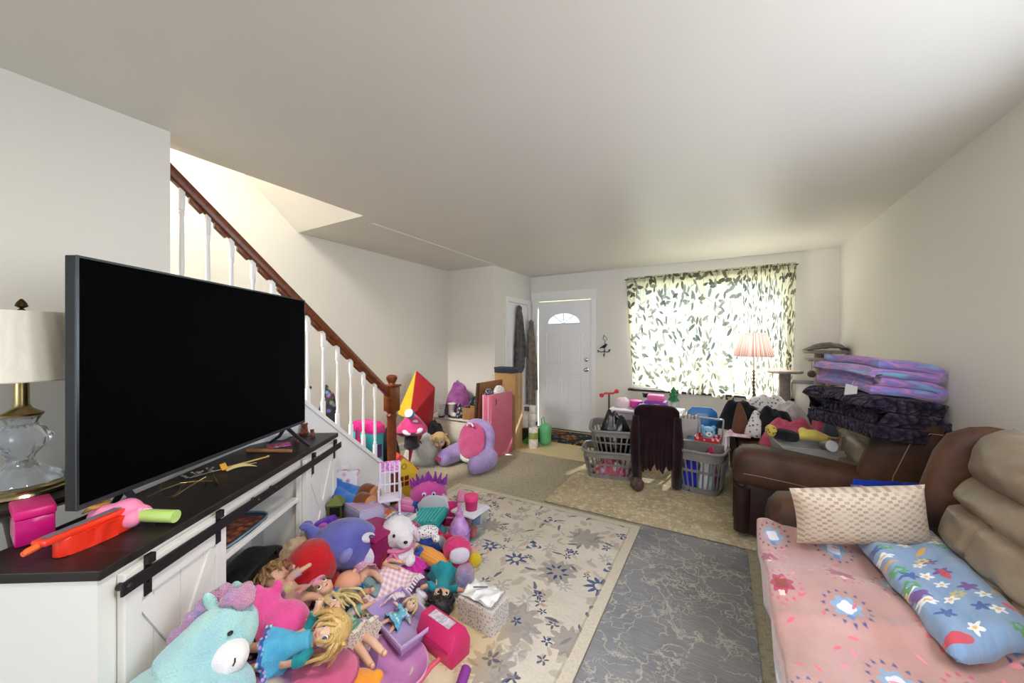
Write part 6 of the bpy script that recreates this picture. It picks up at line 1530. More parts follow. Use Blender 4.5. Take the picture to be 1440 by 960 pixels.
def doll(label, M, hr, skin_, hair, dress, eye='#31486b', pose=None, hairlen=2.2, hs=1, sleeves=True, bald=False, trim=None, skirt=1.0, hat=None, group=None, hands=False, hw=.2):
    t = thing('doll', label, 'doll', M=M, group=group); R_ = hr
    P = dict(la=((1.0, -.1, 1.6), (1.9, -.6, 1.2)), ra=((-1.0, -.1, 1.6), (-1.9, -.6, 1.2)), ll=((.75, -.5, -1.0), (.9, -.6, -2.3)), rl=((-.75, -.5, -1.0), (-.9, -.6, -2.3)))
    P.update(pose or {})
    S = lambda p, r: (tuple(c*R_ for c in p), r*R_)
    ch = [[S((0, 0, 0), .62), S((0, 0, .75), .60), S((0, 0, 1.55), .52), S((0, 0, 2.0), .30), S((0, -.02, 2.5), .28)]]
    for s, a in ((1, 'la'), (-1, 'ra')):
        e, w_ = P[a]; ch.append([S((0, 0, 1.55), .52), S((s*.62, 0, 1.62), .27), S(e, .25), S(w_, .19)])
        if hands: ch += hand_chains([c*R_ for c in w_], [(w_[i]-e[i]) for i in range(3)], .17*R_)
        else: ch[-1].append(S([w_[i]+(w_[i]-e[i])*.28 for i in range(3)], .20))
    for s, l in ((1, 'll'), (-1, 'rl')):
        k_, f_ = P[l]; ch.append([S((0, 0, 0), .62), S((s*.34, -.05, -.25), .38), S(k_, .31), S(f_, .23), S((f_[0], f_[1]-.42, f_[2]-.08), .20)])
    skin('doll_body', ch, skin_, t, 0, 2)
    HM = T(0, -.06*R_, 3.1*R_)
    b = B(); b.M = HM; head_shape(b, R_); hd = blob(b, 'head', skin_, t, R_*.085, 3)
    face_parts(hd, R_, HM, eye)
    if not bald:
        b = B(); hair_cap(b, HM @ T(0, .05*R_, .03*R_), R_*1.0, 1.06); curls(b, HM, R_, 54, R_*hairlen, hs, wave=hw, th=.10); b.obj('hair', hair, t)
    if hat: b = B(); hair_cap(b, HM @ T(0, .08*R_, .08*R_), R_*1.04, 1.08); b.tube([HM @ Vector((R_*1.06*math.cos(a), R_*.98*math.sin(a)+.05*R_, R_*(.28+.28*max(0, -math.sin(a))))) for a in [2*PI*q/20 for q in range(20)]], R_*.11, 8, closed=True); b.obj('hat', hat, t)
    b = B(); f = lambda a, z: 1+.08*math.sin(a*9)*max(0, (R_*.6-z)/R_)
    b.lathe([(.30*R_, 2.02*R_), (.60*R_, 1.75*R_), (.66*R_, 1.1*R_), (.68*R_, .7*R_), ((.95+.2*skirt)*R_, .1*R_), ((1.1+.35*skirt)*R_, -.55*skirt*R_), ((1.05+.35*skirt)*R_, -.56*skirt*R_), (.72*R_, .6*R_), (.5*R_, 1.9*R_)], 36, f); d_ = b.obj('dress', dress, t)
    if trim: b = B(); b.lathe([((1.07+.33*skirt)*R_, -.40*skirt*R_), ((1.13+.36*skirt)*R_, -.41*skirt*R_), ((1.18+.36*skirt)*R_, -.66*skirt*R_), ((1.1+.33*skirt)*R_, -.64*skirt*R_)], 36, f); b.obj('hem_trim', trim, d_)
    if sleeves:
        for s, a in ((1, 'la'), (-1, 'ra')):
            e, w_ = P[a]; q = [Vector((s*.45, 0, 1.62)), Vector((s*.62, 0, 1.62)), Vector(e), Vector(e).lerp(Vector(w_), .45)]
            b = B(); b.tube([c*R_ for c in q], [.30*R_, .36*R_, .35*R_, .36*R_], 12); b.obj('sleeve', dress if not isinstance(sleeves, bpy.types.Material) else sleeves, t)
    return t
TEALC = mat('#2a8f98', .9, tex='cloth', col2='#237d88', sc=14); SKYC = mat('#5db4d8', .9, tex='cloth', col2='#4aa0c8', sc=14); LACE = mat('#e4dcc9', .95, tex='dots', col2='#a98f74', sc=85); GRNC = mat('#6fa396', .9, tex='print', col2='#d8cfae', sc=40)
HONEY = mat('#d9b876', .45, tex='wood', col2='#b58f50', sc=14, bump=.9); PALEB = mat('#e2d09c', .45, tex='wood', col2='#c2a868', sc=14, bump=.9)
p, k = on(398, 912, 24)
doll('blond doll in turquoise dress lying beside the hot pink plush', frame(p, (1.0, .10, .30), (.15, -.75, .65)), .056, SKIN2, HONEY, SKYC, '#3b4a66',
     dict(la=((.95, -.55, 1.5), (.9, -.55, .6)), ra=((-1.05, .1, 1.8), (-1.6, -.25, 2.3)), ll=((.55, -.55, -1.2), (.45, -.3, -2.5)), rl=((-.45, -.35, -1.2), (-.75, -.25, -2.4))), 2.4, 3, TEALC, trim=mat('#3a62a8', .9, tex='print', col2='#b8d4ea', sc=70), hands=True, hw=.3)
p, k = on(500, 893, 24)
doll('doll with long blond curls and white lace dress sprawled on pink disc', frame(p, (-.85, .55, .25), (.25, -.55, .80)), .056, SKIN2, PALEB, GRNC, '#3b4a66',
     dict(la=((1.0, -.1, 1.4), (1.7, -.3, .9)), ra=((-1.0, -.1, 1.4), (-1.3, -.6, .5)), ll=((.40, -.35, -1.5), (.45, -.25, -2.9)), rl=((-.42, -.3, -1.5), (-.5, -.2, -2.8))), 3.2, 9, True, trim=LACE, skirt=1.25, hands=True, hw=.4)
p, k = on(418, 842, 22)
doll('doll lying face down with tan curly hair behind the pink plush', frame(p, (-.7, .3, .3), (.1, .9, -.4)), .054, SKIN, mat('#b08a5e', .55, tex='wood', col2='#7f5d3a', sc=14, bump=1.0), mat('#c9a18c', .9, tex='print', col2='#d67a8a', sc=26), hairlen=1.6, hs=12, hw=.55)
p, k = on(498, 843, 18)
doll('baby doll in pink hat and blue printed shirt facing the console', frame(p, (-1, .12, .18), (.35, -.35, .85)), .053, SKIN, BROWNH, mat('#3f7fc2', .85, tex='print', col2='#d27fb2', sc=30), '#5a3a26', dict(ll=((.5, -.6, -.7), (.5, -.9, -1.4)), rl=((-.5, -.6, -.7), (-.5, -.9, -1.4))), hairlen=.6, hat=mat('#e79ab4', .9, tex='cloth', col2='#d987a4', sc=12), skirt=.4, hs=4)
p, k = on(512, 806, 17)
doll('baby doll in pink dotted sleepsuit reaching up before purple whale plush', frame(p, (-.55, .55, .3), (.2, -.6, .8)), .051, SKIN2, BLOND, mat('#e6a3bb', .9, tex='dots', col2='#f2dbe2', sc=60), '#4a3a30', dict(la=((.8, -.9, 1.8), (.5, -1.7, 2.2)), ra=((-.9, -.6, 1.8), (-1.5, -1.1, 1.7))), bald=True, skirt=.5)
p, k = on(536, 842, 16)
p, k = on(622, 812, 16)
doll('dark haired doll in teal dress lying head down beside tissue box', frame(p, (.12, -.9, -.05), (.25, -.35, .9)), .060, SKIN, DARKH, TEALC, '#3a2a20', dict(ll=((.5, -.1, -1.2), (.7, -.1, -2.2)), rl=((-.5, -.1, -1.2), (-.6, -.1, -2.2)), la=((1.1, -.2, 1.4), (1.7, -.3, 1.9)), ra=((-1.1, -.3, 1.6), (-1.8, -.4, 1.9))), hairlen=1.5, hs=22, skirt=.7)
p, k = on(540, 790, 12)
doll('doll in red dress lying feet towards white plush', frame(p, (-.95, .2, .1), (.1, -.5, .85)), .038, SKIN2, BLOND2, mat('#c3232f', .85, tex='cloth', col2='#a51a28', sc=14), '#31486b', dict(ll=((.45, -.3, -1.5), (.45, -.2, -2.9)), rl=((-.45, -.3, -1.5), (-.45, -.2, -2.8))), hairlen=.8, skirt=.7, hs=31)
p, k = on(556, 872, 15)
doll('small doll in glittery blue gown inside the lavender tray', frame(p, (.55, .7, .2), (.1, -.6, .8)), .030, SKIN2, PALEB, mat('#5fb0c9', .6, tex='print', col2='#d3e6ee', sc=60), '#31486b', hairlen=1.6, hs=14, skirt=1.6)
# ---- round plush things
t, k = toy('pig_plush', 'hot pink plush with small folded ears between unicorn and turquoise doll', 'plush toy', 388, 880, 34)
b = B(); balls(b, k, (8, 4, -4, 36, 34, 33), (-24, 8, 18, 25, 24, 27), (-36, 0, -8, 14, 12, 12), (28, -20, -16, 15, 14, 13), (-34, 12, 40, 8, 6, 11), (-10, 20, 42, 8, 6, 11)); blob(b, 'plush_body', pl('#ea5c9f', '#dd4a8e'), t, .008, 4)
b = B(); balls(b, k, (-35, -13, 22, 2.5, 2.5, 3), (-22, -17, 22, 2.5, 2.5, 3)); b.obj('eye', EYEB, t); b = B(); balls(b, k, (-31, -17, 13, 8, 5, 6)); b.obj('snout', pl('#f49cc2'), t)
t, k = toy('plush_hat', 'round red plush hat with rolled brim behind the pink hat doll', 'plush toy', 440, 792, 30, (0, 22, 10))
b = B(); b.M = SCL(k, k, k); b.lathe([(0, -22), (34, -22), (35, -10), (32, 8), (24, 22), (10, 30), (0, 31)], 28); b.jitter(.004, 12, 1); b.obj('crown', pl('#c92026', '#b01a20'), t)
b = B(); b.tube([(36*k*math.cos(a), 36*k*math.sin(a), -18*k+2*k*math.sin(3*a)) for a in [2*PI*q/26 for q in range(26)]], 7*k, 10, closed=True); b.obj('brim', pl('#d32a2c', '#b81c22'), t)
b = B(); b.ball((-20*k, -27*k, 4*k), (5*k, 3*k, 6*k), seg=8); b.obj('hat_print', pl('#e8b8b0'), t)
t, k = toy('whale_plush', 'big violet blue whale plush in the middle of pile by console', 'plush toy', 489, 763, 32, (0, 14, 25))
b = B(); b.ball((0, 0, 0), (43*k, 36*k, 32*k), seg=30); b.tube([(-38*k, 8*k, 2*k), (-54*k, 14*k, 12*k)], [12*k, 6*k], 10); balls(b, k, (-58, 10, 15, 9, 5, 5), (-56, 20, 15, 8, 5, 5)); blob(b, 'whale_body', pl('#6d72bd', '#54509a', 6), t, .009, 4)
b = B(); b.M = T(22*k, -22*k, 18*k) @ RZ(30) @ RX(45); b.ball((0, 0, 0), (11*k, 7*k, 5*k), seg=14); e = b.obj('eye_patch', pl('#e6e3ee'), t); b = B(); b.ball((22*k+3*k, -26*k, 21*k), (4*k, 3*k, 3*k), seg=8); b.obj('eye', mat('#4a3f6e', .3), e)
b = B(); b.M = T(-2*k, -34*k, 4*k) @ RX(20) @ RY(15); b.ball((0, -2*k, -4*k), (7*k, 5*k, 13*k), seg=12); b.obj('fin', pl('#8c93d6', '#7a80c8'), t)
b = B(); b.ball((30*k, -6*k, -6*k), (15*k, 27*k, 20*k), seg=18); b.obj('belly', pl('#d9d4e4'), t)
t, k = toy('fluffy_plush', 'cream fluffy plush with brown ear against the console opening', 'plush toy', 421, 780, 24)
b = B(); balls(b, k, (0, 0, 0, 26, 24, 24), (-14, 4, -14, 14, 14, 14)); o = blob(b, 'fluffy_body', pl('#d9bd98', '#c6a67e'), t, .007, 1, (.012, 55, 3))
b = B(); b.M = T(16*k, 4*k, 24*k) @ RY(25); b.ball((0, 0, 0), (6*k, 4*k, 13*k), seg=12); b.obj('ear', pl('#a5602e'), t)
b = B(); b.ball((19*k, -16*k, 4*k), (10*k, 8*k, 9*k), seg=12); b.obj('muzzle', pl('#ece4d8'), t); b = B(); b.ball((22*k, -24*k, 7*k), (2.5*k,)*3, seg=8); b.obj('nose', EYEB, t)
t, k = toy('toy_camera', 'small purple plastic toy camera above the whale plush', 'toy', 458, 738, 11, (0, -20, 0))
b = B(); b.box((-15*k, -8*k, -9*k), (15*k, 8*k, 9*k), 3*k); b.obj('camera_body', mat('#6a35b8', .35), t); b = B(); b.M = T(2*k, -8*k, 0) @ RX(90); b.lathe([(0, 0), (7*k, 0), (7*k, 5*k), (5*k, 6*k), (0, 5*k)], 16); b.obj('lens', mat('#d46ad0', .3), t); b = B(); b.tube([(-15*k, 0, 0), (-22*k, 0, -8*k), (-14*k, -2*k, -14*k)], 3*k, 8); b.obj('strap', mat('#9a78da', .5), t)
t, k = toy('ball', 'peach toy ball with magenta patch beside the pink hat doll', 'ball', 489, 822, 17, (0, 0, 0))
b = B(); b.ball((0, 0, 0), (18*k,)*3, seg=20); b.obj('ball_shell', mat('#e6a383', .6, tex='plain', col2='#e09a7c'), t); b = B(); b.M = T(-3*k, -2*k, -2*k) @ RX(35); b.ball((0, 0, 0), (16*k, 18.6*k, 14*k), seg=20); b.obj('patch', mat('#c8418f', .6), t)
t, k = toy('doll_vest', 'grey teal felt doll vest folded by the plaid blanket', 'doll clothes', 514, 822, 8, (0, 0, 0))
b = B(); b.grid(lambda a, c_: ((-22+44*a)*k, (-16+32*c_)*k, (6*math.sin(a*PI)+5*math.sin(c_*7+a*4))*k), 14, 14, thick=3*k); b.obj('vest_front', mat('#8fa8aa', .9, tex='cloth', sc=14), t, sharp=0)
b = B(); b.tube([((-20+3*q)*k, -15*k, (9+3*math.sin(q))*k) for q in range(13)], 2.4*k, 6); b.obj('vest_hem', mat('#54797c', .9), t)
# white plush with bow
t, k = toy('white_plush', 'white floppy eared plush lamb with pink ribbon beside magenta box', 'plush toy', 560, 762, 30, (0, 0, -8))
b = B(); balls(b, k, (-2, 2, 14, 24, 22, 21), (4, -2, -18, 20, 17, 20), (14, -10, 9, 12, 12, 10), (22, -12, -16, 8, 9, 8), (-15, -12, -14, 8, 9, 8)); blob(b, 'plush_body', pl('#e9e4e6', '#d8d2d8'), t, .007, 4, (.004, 55, 2))
for x, y in ((-16, -14), (20, 6)): b = B(); b.M = T(x*k, y*k, 18*k) @ RX(14) @ RY(8 if x < 0 else -14); b.ball((0, 0, -8*k), (5*k, 3.5*k, 15*k), seg=12); b.obj('ear', pl('#d9d2d6', '#e3b9c6'), t)
b = B(); balls(b, k, (20, -20, 12, 3, 2.5, 2)); b.obj('nose', EYEB, t)
b = B(); balls(b, k, (3, -19.5, 19, 2, 2, 2.4)); b.obj('eye', EYEB, t); b = B(); b.tube([(20*k*math.cos(a), 18*k*math.sin(a)-1*k, -3*k) for a in [2*PI*q/16 for q in range(16)]], 3*k, 6, closed=True); b.tube([(2*k, -19*k, -4*k), (-6*k, -22*k, -14*k)], 2.4*k, 6); b.tube([(2*k, -19*k, -4*k), (10*k, -21*k, -13*k)], 2.4*k, 6); b.obj('ribbon', mat('#df7aa6', .8), t)
# pink plaid blanket
t, k = toy('doll_blanket', 'pink and white plaid doll blanket draped in mid pile', 'blanket', 556, 826, 12)
b = B(); c4 = [(-36, 30, 6), (30, 26, 8), (6, -30, 0), (-40, -40, -2)]
def dbl(a, c_):
    A_ = Vector(c4[0]).lerp(Vector(c4[1]), a); B_ = Vector(c4[3]).lerp(Vector(c4[2]), a); q = A_.lerp(B_, c_)
    return (q.x*k, q.y*k, (q.z+7*math.sin(a*5+c_*2)+4*math.sin(c_*8)*a)*k)
b.grid(dbl, 24, 24, thick=2.5*k); b.obj('blanket_cloth', mat('#d9a9b6', .95, tex='check', col2='#f0e2e4', sc=42), t, sharp=0)
b = B()
for q in range(16): a = dbl(1, q/15); b.tube([a, (a[0]+5*k, a[1]-2*k, a[2]-3*k)], 1.3*k, 5)
b.obj('fringe', mat('#efe3e6', .9), t)
# boxes under the rocking chair
def pbox(name, label, cat, u, v, rp, rot, d3, m, parts=(), bev=2):
    t, k = toy(name, label, cat, u, v, rp, rot); b = B(); b.box((-d3[0]*k, -d3[1]*k, -rp*k*.92), (d3[0]*k, d3[1]*k, (-rp*.92+d3[2])*k), bev*k); b.obj('body' if not parts else name.split('_')[-1]+'_body', m, t)
    for nm, lo, hi, mm, bv in parts: b = B(); b.box([c*k for c in lo], [c*k for c in hi], bv*k); b.obj(nm, mm, t)
    return t, k
pbox('storage_box', 'magenta fabric storage box under the orange board book', 'box', 520, 762, 17, (0, 0, -25), (34, 24, 34), mat('#8c1653', .8, tex='cloth', col2='#761046', sc=8), (('box_lid', (-36, -26, 18), (36, 26, 23), mat('#a31c62', .8, tex='cloth', col2='#8c1653', sc=8), 2),))
t, k = toy('board_book', 'open orange and white board book under white rocking chair', 'book', 543, 731, 6, (0, 0, -22))
for s in (-1, 1):
    b = B(); b.M = RY(-6*s); b.box((0 if s > 0 else -36*k, -22*k, -3*k), (36*k if s > 0 else 0, 22*k, 3*k), k); b.obj('page_block', mat('#ddd3cb', .6), t, smooth=False)
    b = B(); b.M = RY(-6*s); b.box((2*k if s > 0 else -34*k, -20*k, 3.05*k), (34*k if s > 0 else -2*k, 20*k, 3.6*k)); b.obj('page_picture', mat('#cf6a34' if s < 0 else '#b7bfd2', .5, tex='print', col2='#e8ded2' if s < 0 else '#5b6a96', sc=30), t, smooth=False)
pbox('game_box', 'grey lilac cardboard game box beside the blue plush legs', 'box', 508, 718, 13, (0, -8, -48), (42, 17, 22), mat('#8c88a8', .6, tex='plain', col2='#a29dbb'), (('box_picture', (-40, -15, 10.1), (40, 15, 11), mat('#c7a0c8', .5, tex='print', col2='#7f95c4', sc=20), 0),))
# white rocking chair
t, k = toy('doll_rocking_chair', 'white doll rocking chair with pink headrest standing in the toy pile', 'doll furniture', 548, 698, 26, (0, 0, 18)); k *= .95
WP = mat('#e6dff0', .35); 
b = B(); b.box((-15*k, -16*k, -2*k), (15*k, 14*k, 1*k), k); b.obj('seat', WP, t)
b = B()
for x in (-14, -7, 0, 7, 14): b.tube([(x*k, 15*k, 0), (x*k, 21*k, 44*k)], (1.8 if abs(x) == 14 else 1.2)*k, 6)
b.tube([(-14*k, 17*k, 12*k), (14*k, 17*k, 12*k)], 1.5*k, 6); b.tube([(-14*k, 19.5*k, 30*k), (14*k, 19.5*k, 30*k)], 1.5*k, 6); b.obj('backrest', WP, t)
b = B(); b.M = T(0, 21*k, 37*k) @ RX(-8); b.box((-15*k, -1.5*k, -8*k), (15*k, 1.5*k, 9*k), 2*k); b.obj('headrest', mat('#c86ab8', .4, tex='plain', col2='#e3a8d8', sc=60), t)
for s in (-1, 1):
    b = B(); b.tube([(s*15*k, -15*k, 15*k), (s*15*k, 17*k, 15*k)], 1.8*k, 6); b.tube([(s*15*k, -14*k, 0), (s*15*k, -14*k, 15*k)], 1.5*k, 6); b.obj('armrest', WP, t)
    for y in (-13, 12): b = B(); b.tube([(s*13*k, y*k, -2*k), (s*14*k, y*1.1*k, -22*k)], 1.6*k, 6); b.obj('leg', WP, t)
    b = B(); b.tube([(s*14*k, (-24+4*q)*k, (-23+.03*(q*4-24)**2*.35)*k) for q in range(13)], 1.9*k, 6); b.obj('rocker', WP, t)
# blue plush with brown boots
t, k = toy('cowboy_plush', 'blue trousered plush with two brown boots lying by the console', 'plush toy', 500, 694, 17, (0, 0, 10))
b = B(); b.tube([(-30*k, 18*k, 4*k), (-6*k, 6*k, 0), (8*k, -2*k, 0)], [13*k, 10*k, 9*k], 14); b.tube([(-34*k, 10*k, 2*k), (-10*k, -12*k, -4*k), (6*k, -20*k, -5*k)], [13*k, 10*k, 9*k], 14); b.ball((-34*k, 16*k, 8*k), (16*k, 18*k, 14*k), seg=14); blob(b, 'plush_body', pl('#2a63b4', '#3f86d2'), t, .007, 3)
for x, y, z in ((16, -4, 2), (14, -22, -3)):
    b = B(); b.ball((x*k, y*k, z*k), (13*k, 12*k, 13*k), seg=16); b.ball(((x+6)*k, (y-4)*k, (z+1)*k), (10*k, 10*k, 12*k), seg=14); blob(b, 'boot', pl('#8a4a26', '#6f3a1c'), t, .007, 3)
    b = B(); b.M = T((x+12)*k, (y-9)*k, z*k) @ RZ(-35) @ RY(78); b.lathe([(0, 0), (10*k, 0), (11*k, 2*k), (8*k, 4*k), (0, 4*k)], 16); b.obj('boot_sole', pl('#c98a5a'), t)
t, k = toy('paper_bag', 'white paper bag with pink print behind the brown boots', 'bag', 487, 676, 17, (0, 0, 5)); t.location = PD(489, 677, 2.52); k = 2.52/F
b = B(); b.box((-15*k, -6*k, -30*k), (15*k, 6*k, 16*k), 2*k); b.jitter(.004, 25, 3); b.obj('bag_body', mat('#dcd9de', .7, tex='print', col2='#c99ab8', sc=26), t); b = B(); b.tube([(-8*k, -6*k, 15*k), (-6*k, -8*k, 27*k), (6*k, -8*k, 27*k), (8*k, -6*k, 15*k)], k, 6); b.obj('bag_handle', mat('#e3dfe2', .6), t)
t, k = toy('toy_lantern', 'olive green toy house lantern at foot of the console door', 'toy', 473, 712, 16, (0, 0, 8))
b = B()
for x in (-8, 8):
    for y in (-7, 7): b.tube([(x*k, y*k, -15*k), (x*k, y*k, 4*k)], 1.6*k, 6)
b.box((-10*k, -9*k, -16*k), (10*k, 9*k, -12*k), k); b.box((-10*k, -9*k, 2*k), (10*k, 9*k, 5*k), k); b.obj('lantern_frame', mat('#4c5220', .5), t)
b = B(); b.rings([[(-11*k, -10*k, 5*k), (11*k, -10*k, 5*k), (11*k, 10*k, 5*k), (-11*k, 10*k, 5*k)], [(-2*k, -2*k, 16*k), (2*k, -2*k, 16*k), (2*k, 2*k, 16*k), (-2*k, 2*k, 16*k)]]); b.obj('lantern_roof', mat('#6d7430', .5), t, smooth=False)
b = B(); b.box((-6*k, -5.5*k, -12*k), (6*k, 5.5*k, 2*k), k); b.obj('lantern_core', mat('#1d1f16', .4), t)
# yellow toy house
t, k = toy('toy_house', 'yellow plastic toy house with red roof beside the newel post', 'toy', 563, 670, 28, (0, 0, 38)); k *= 1.12
b = B(); b.M = T(0, -12*k, 0) @ Matrix(((1, 0, 0, 0), (0, 0, 1, 0), (0, 1, 0, 0), (0, 0, 0, 1))); b.prism([(-18*k, -26*k), (18*k, -26*k), (18*k, 8*k), (12*k, 16*k), (0, 26*k), (-12*k, 16*k), (-18*k, 8*k)], 4*k, k); b.obj('house_front', mat('#e0bb2e', .35), t)
b = B(); b.box((-17*k, -7.8*k, -26*k), (17*k, 16*k, 7*k), k); b.obj('house_body', mat('#d8b02a', .35), t)
b = B()
b.M = T(0, -7.5*k, 0) @ Matrix(((1, 0, 0, 0), (0, 0, 1, 0), (0, 1, 0, 0), (0, 0, 0, 1))); b.prism([(-23*k, 6*k), (-19.5*k, 6*k), (0, 23*k), (19.5*k, 6*k), (23*k, 6*k), (0, 28*k)], 26*k, k); b.obj('house_roof', mat('#d6362a', .35), t)
b = B()
for x in (-3.4, 3.4):
    for z in (-3.4, 3.4): b.cbox((x*k, -12.3*k, (z-2)*k), (5.4*k, .8*k, 5.4*k), .3*k)
b.obj('house_window', mat('#7a1f1c', .4), t); b = B(); b.M = T(0, -12.2*k, 16*k) @ RX(90); b.tube([(3*k*math.cos(a), 3*k*math.sin(a), 0) for a in [2*PI*q/14 for q in range(14)]], .7*k, 6, closed=True); b.obj('house_emblem', mat('#a98a1c', .4), t)
# pink monster backpack
t, k = toy('monster_backpack', 'pink and blue fluffy monster backpack at the rug corner', 'bag', 603, 697, 22, (0, 0, 10)); k *= .92
b = B(); balls(b, k, (0, 0, 4, 28, 20, 20)); b.jitter(.006, 22, 4); b.obj('bag_body', pl('#c6509a', '#b0408a'), t)
b = B(); balls(b, k, (0, -3, -9, 31, 23, 14)); b.jitter(.007, 22, 5); b.obj('bag_base', pl('#2b56a8', '#1f3f88'), t)
b = B()
for q in range(11): a = -1+.2*q; b.tube([(24*a*k, 2*k*math.sin(q*3), (22-6*a*a)*k), ((28*a+3*math.sin(q*5))*k, 4*k*math.sin(q*2), (36-8*a*a+3*math.sin(q*4))*k)], [4*k, .8*k], 6)
b.obj('tuft', pl('#8a2f9c', '#7a2488'), t)
for x in (-6, 8): b = B(); b.ball((x*k, -18*k, 10*k), (3.2*k, 2.6*k, 3*k), seg=12); e = b.obj('eye', pl('#e9e2f0'), t); b = B(); b.ball((x*k, -20.3*k, 10*k), (1.4*k, 1.*k, 1.6*k), seg=8); b.obj('pupil', EYEB, e)
b = B(); b.tube([(20*k, -14*k, 6*k), (30*k, -18*k, -4*k), (26*k, -18*k, -18*k)], 3.4*k, 8); b.obj('strap', mat('#e3b7cf', .8), t)
pbox('toy_register', 'pink plastic toy cash register beside the rocking chair', 'toy', 575, 708, 11, (0, 0, -18), (15, 12, 12), mat('#dd7db0', .4), (('drawer', (-13, -13.5, -8), (13, -12, -2), mat('#c45f98', .4), .5), ('key_pad', (-10, -8, 2), (10, 6, 7), mat('#e9a2c8', .4), 1)))
t, k = toy('bag_handle_ring', 'white padded ring handle standing behind the teal doll bed', 'toy', 605, 712, 15, (0, 0, 15)); b = B(); b.tube([(12*k*math.cos(a), 0, 12*k*math.sin(a)) for a in [2*PI*q/24 for q in range(24)]], 4*k, 10, closed=True); b.obj('ring', pl('#dcd4d6'), t)
# teal doll bed
t, k = toy('doll_bed', 'teal slatted doll bed with white headboard tipped in the pile', 'doll furniture', 603, 727, 17, (16, -12, -24)); k *= 1.12
b = B(); b.box((-22*k, -15*k, -5*k), (22*k, 15*k, 3*k), 2*k); b.obj('bed_frame', mat('#2fa3a0', .4), t)
for q in range(8): b = B(); b.box((-20+5.2*q)*k if False else ((-20+5.2*q)*k, -13*k, 3.05*k), ((-16.6+5.2*q)*k, 13*k, 4.6*k), .4*k); b.obj('slat', mat('#4cc0ba', .4), t)
b = B(); b.M = T(-2*k, 15.2*k, -4*k) @ RX(78); b.prism([(-24*k, 0), (24*k, 0), (24*k, 18*k), (10*k, 22*k), (-10*k, 20*k), (-24*k, 12*k)], 3*k, k); b.obj('headboard', mat('#d8dde2', .4), t)
for x in (-18, 18): b = B(); b.tube([(x*k, -12*k, -5*k), (x*k, -13*k, -14*k)], 2*k, 8); b.obj('leg', mat('#2fa3a0', .4), t)
t, k = toy('magenta_pouch', 'magenta quilted pouch behind the lilac bottle', 'bag', 633, 722, 15, (0, 0, 0)); b = B(); b.ball((0, 0, 0), (17*k, 13*k, 16*k), seg=18, n=.8); b.jitter(.006, 20, 6); b.obj('pouch_body', mat('#cf2379', .6, tex='cloth', col2='#b51a68', sc=12, bump=.5), t); b = B(); b.tube([(-14*k, -10*k, -2*k), (0, -13.5*k, 1*k), (14*k, -10*k, -2*k)], 1.6*k, 6); b.obj('zip', mat('#e87fb4', .5), t)
t, k = toy('toy_purse', 'small violet toy purse leaning on the magenta pouch', 'bag', 617, 716, 11, (0, 0, 20)); b = B(); b.ball((0, 0, 0), (10*k, 6*k, 10*k), seg=14, n=.7); b.obj('purse_body', mat('#8a3ab0', .5), t); b = B(); b.tube([(-7*k, 0, 8*k), (-5*k, 0, 16*k), (5*k, 0, 16*k), (7*k, 0, 8*k)], 1.6*k, 6); b.obj('purse_handle', mat('#a254c8', .5), t)
# clear bin with play dough
t, k = toy('plastic_bin', 'clear plastic bin with white lid and coloured dough tubs on rug', 'bin', 662, 728, 26, (0, 0, -32))
sq = lambda w, d, z: [(sx*w*k, sy*d*k, z*k) for sx, sy in ((-1, -1), (1, -1), (1, 1), (-1, 1))]
b = B(); b.rings([sq(15, 15, -24), sq(18, 18, 10), sq(17, 17, 10), sq(14, 14, -23)]); b.obj('bin_body', clear('#f4f6f8', .96, .12), t, smooth=False)
b = B(); b.box((-20*k, -20*k, 10.2*k), (20*k, 20*k, 14*k), 1.5*k); b.box((-16*k, -16*k, 14.1*k), (16*k, 16*k, 15.2*k), .4*k); b.obj('bin_lid', mat('#dcdde2', .4), t)
for (x, y, z), c_ in zip(((-6, -6, -14), (7, -5, -14), (0, 7, -14), (-5, -5, -2), (6, 4, -2)), ('#2b6aa8', '#c63a2e', '#d9a52c', '#b8382e', '#2d5f9a')): b = B(); b.M = T(x*k, y*k, z*k); b.lathe([(0, -6*k), (6*k, -6*k), (6.6*k, 4*k), (0, 4.5*k)], 14); b.obj('dough_tub', mat(c_, .5), t)
LIDW = t.matrix_basis @ Vector((5*k, -5*k, 15.3*k))
t = thing('dough_pot', 'small pink lidded pot standing on the clear bin lid', 'pot', LIDW); b = B(); b.lathe([(0, 0), (8*k, 0), (9*k, 13*k), (0, 13.4*k)], 18); b.obj('pot_body', mat('#b02a62', .4), t); b = B(); b.lathe([(0, 13.5*k), (10*k, 13.5*k), (10.2*k, 19*k), (9*k, 20*k), (0, 20*k)], 18); b.obj('pot_lid', mat('#e23f7c', .4), t)
t, k = toy('doll_bottle', 'lilac pear-shaped bottle standing in front of clear bin', 'bottle', 646, 742, 24); LIL = mat('#b084c8', .35, tex='plain', col2='#c795cf', sc=30)
b = B(); b.M = SCL(k, k, k); b.lathe([(0, -22), (10, -22), (14, -18), (15, -6), (12, 6), (7, 14), (5, 17), (0, 17.5)], 22); b.obj('bottle_body', LIL, t); b = B(); b.M = SCL(k, k, k); b.lathe([(0, 17.6), (5.6, 17.6), (5.6, 22), (3, 24), (2.6, 30), (3.4, 33), (0, 34)], 16); b.obj('bottle_top', mat('#c487b8', .35), t); b = B(); b.tube([(15*k*math.cos(a), 15*k*math.sin(a), (-4+3*math.sin(a))*k) for a in [2*PI*q/20 for q in range(20)]], .9*k, 6, closed=True); b.obj('bottle_band', mat('#8f62b4', .4), t)
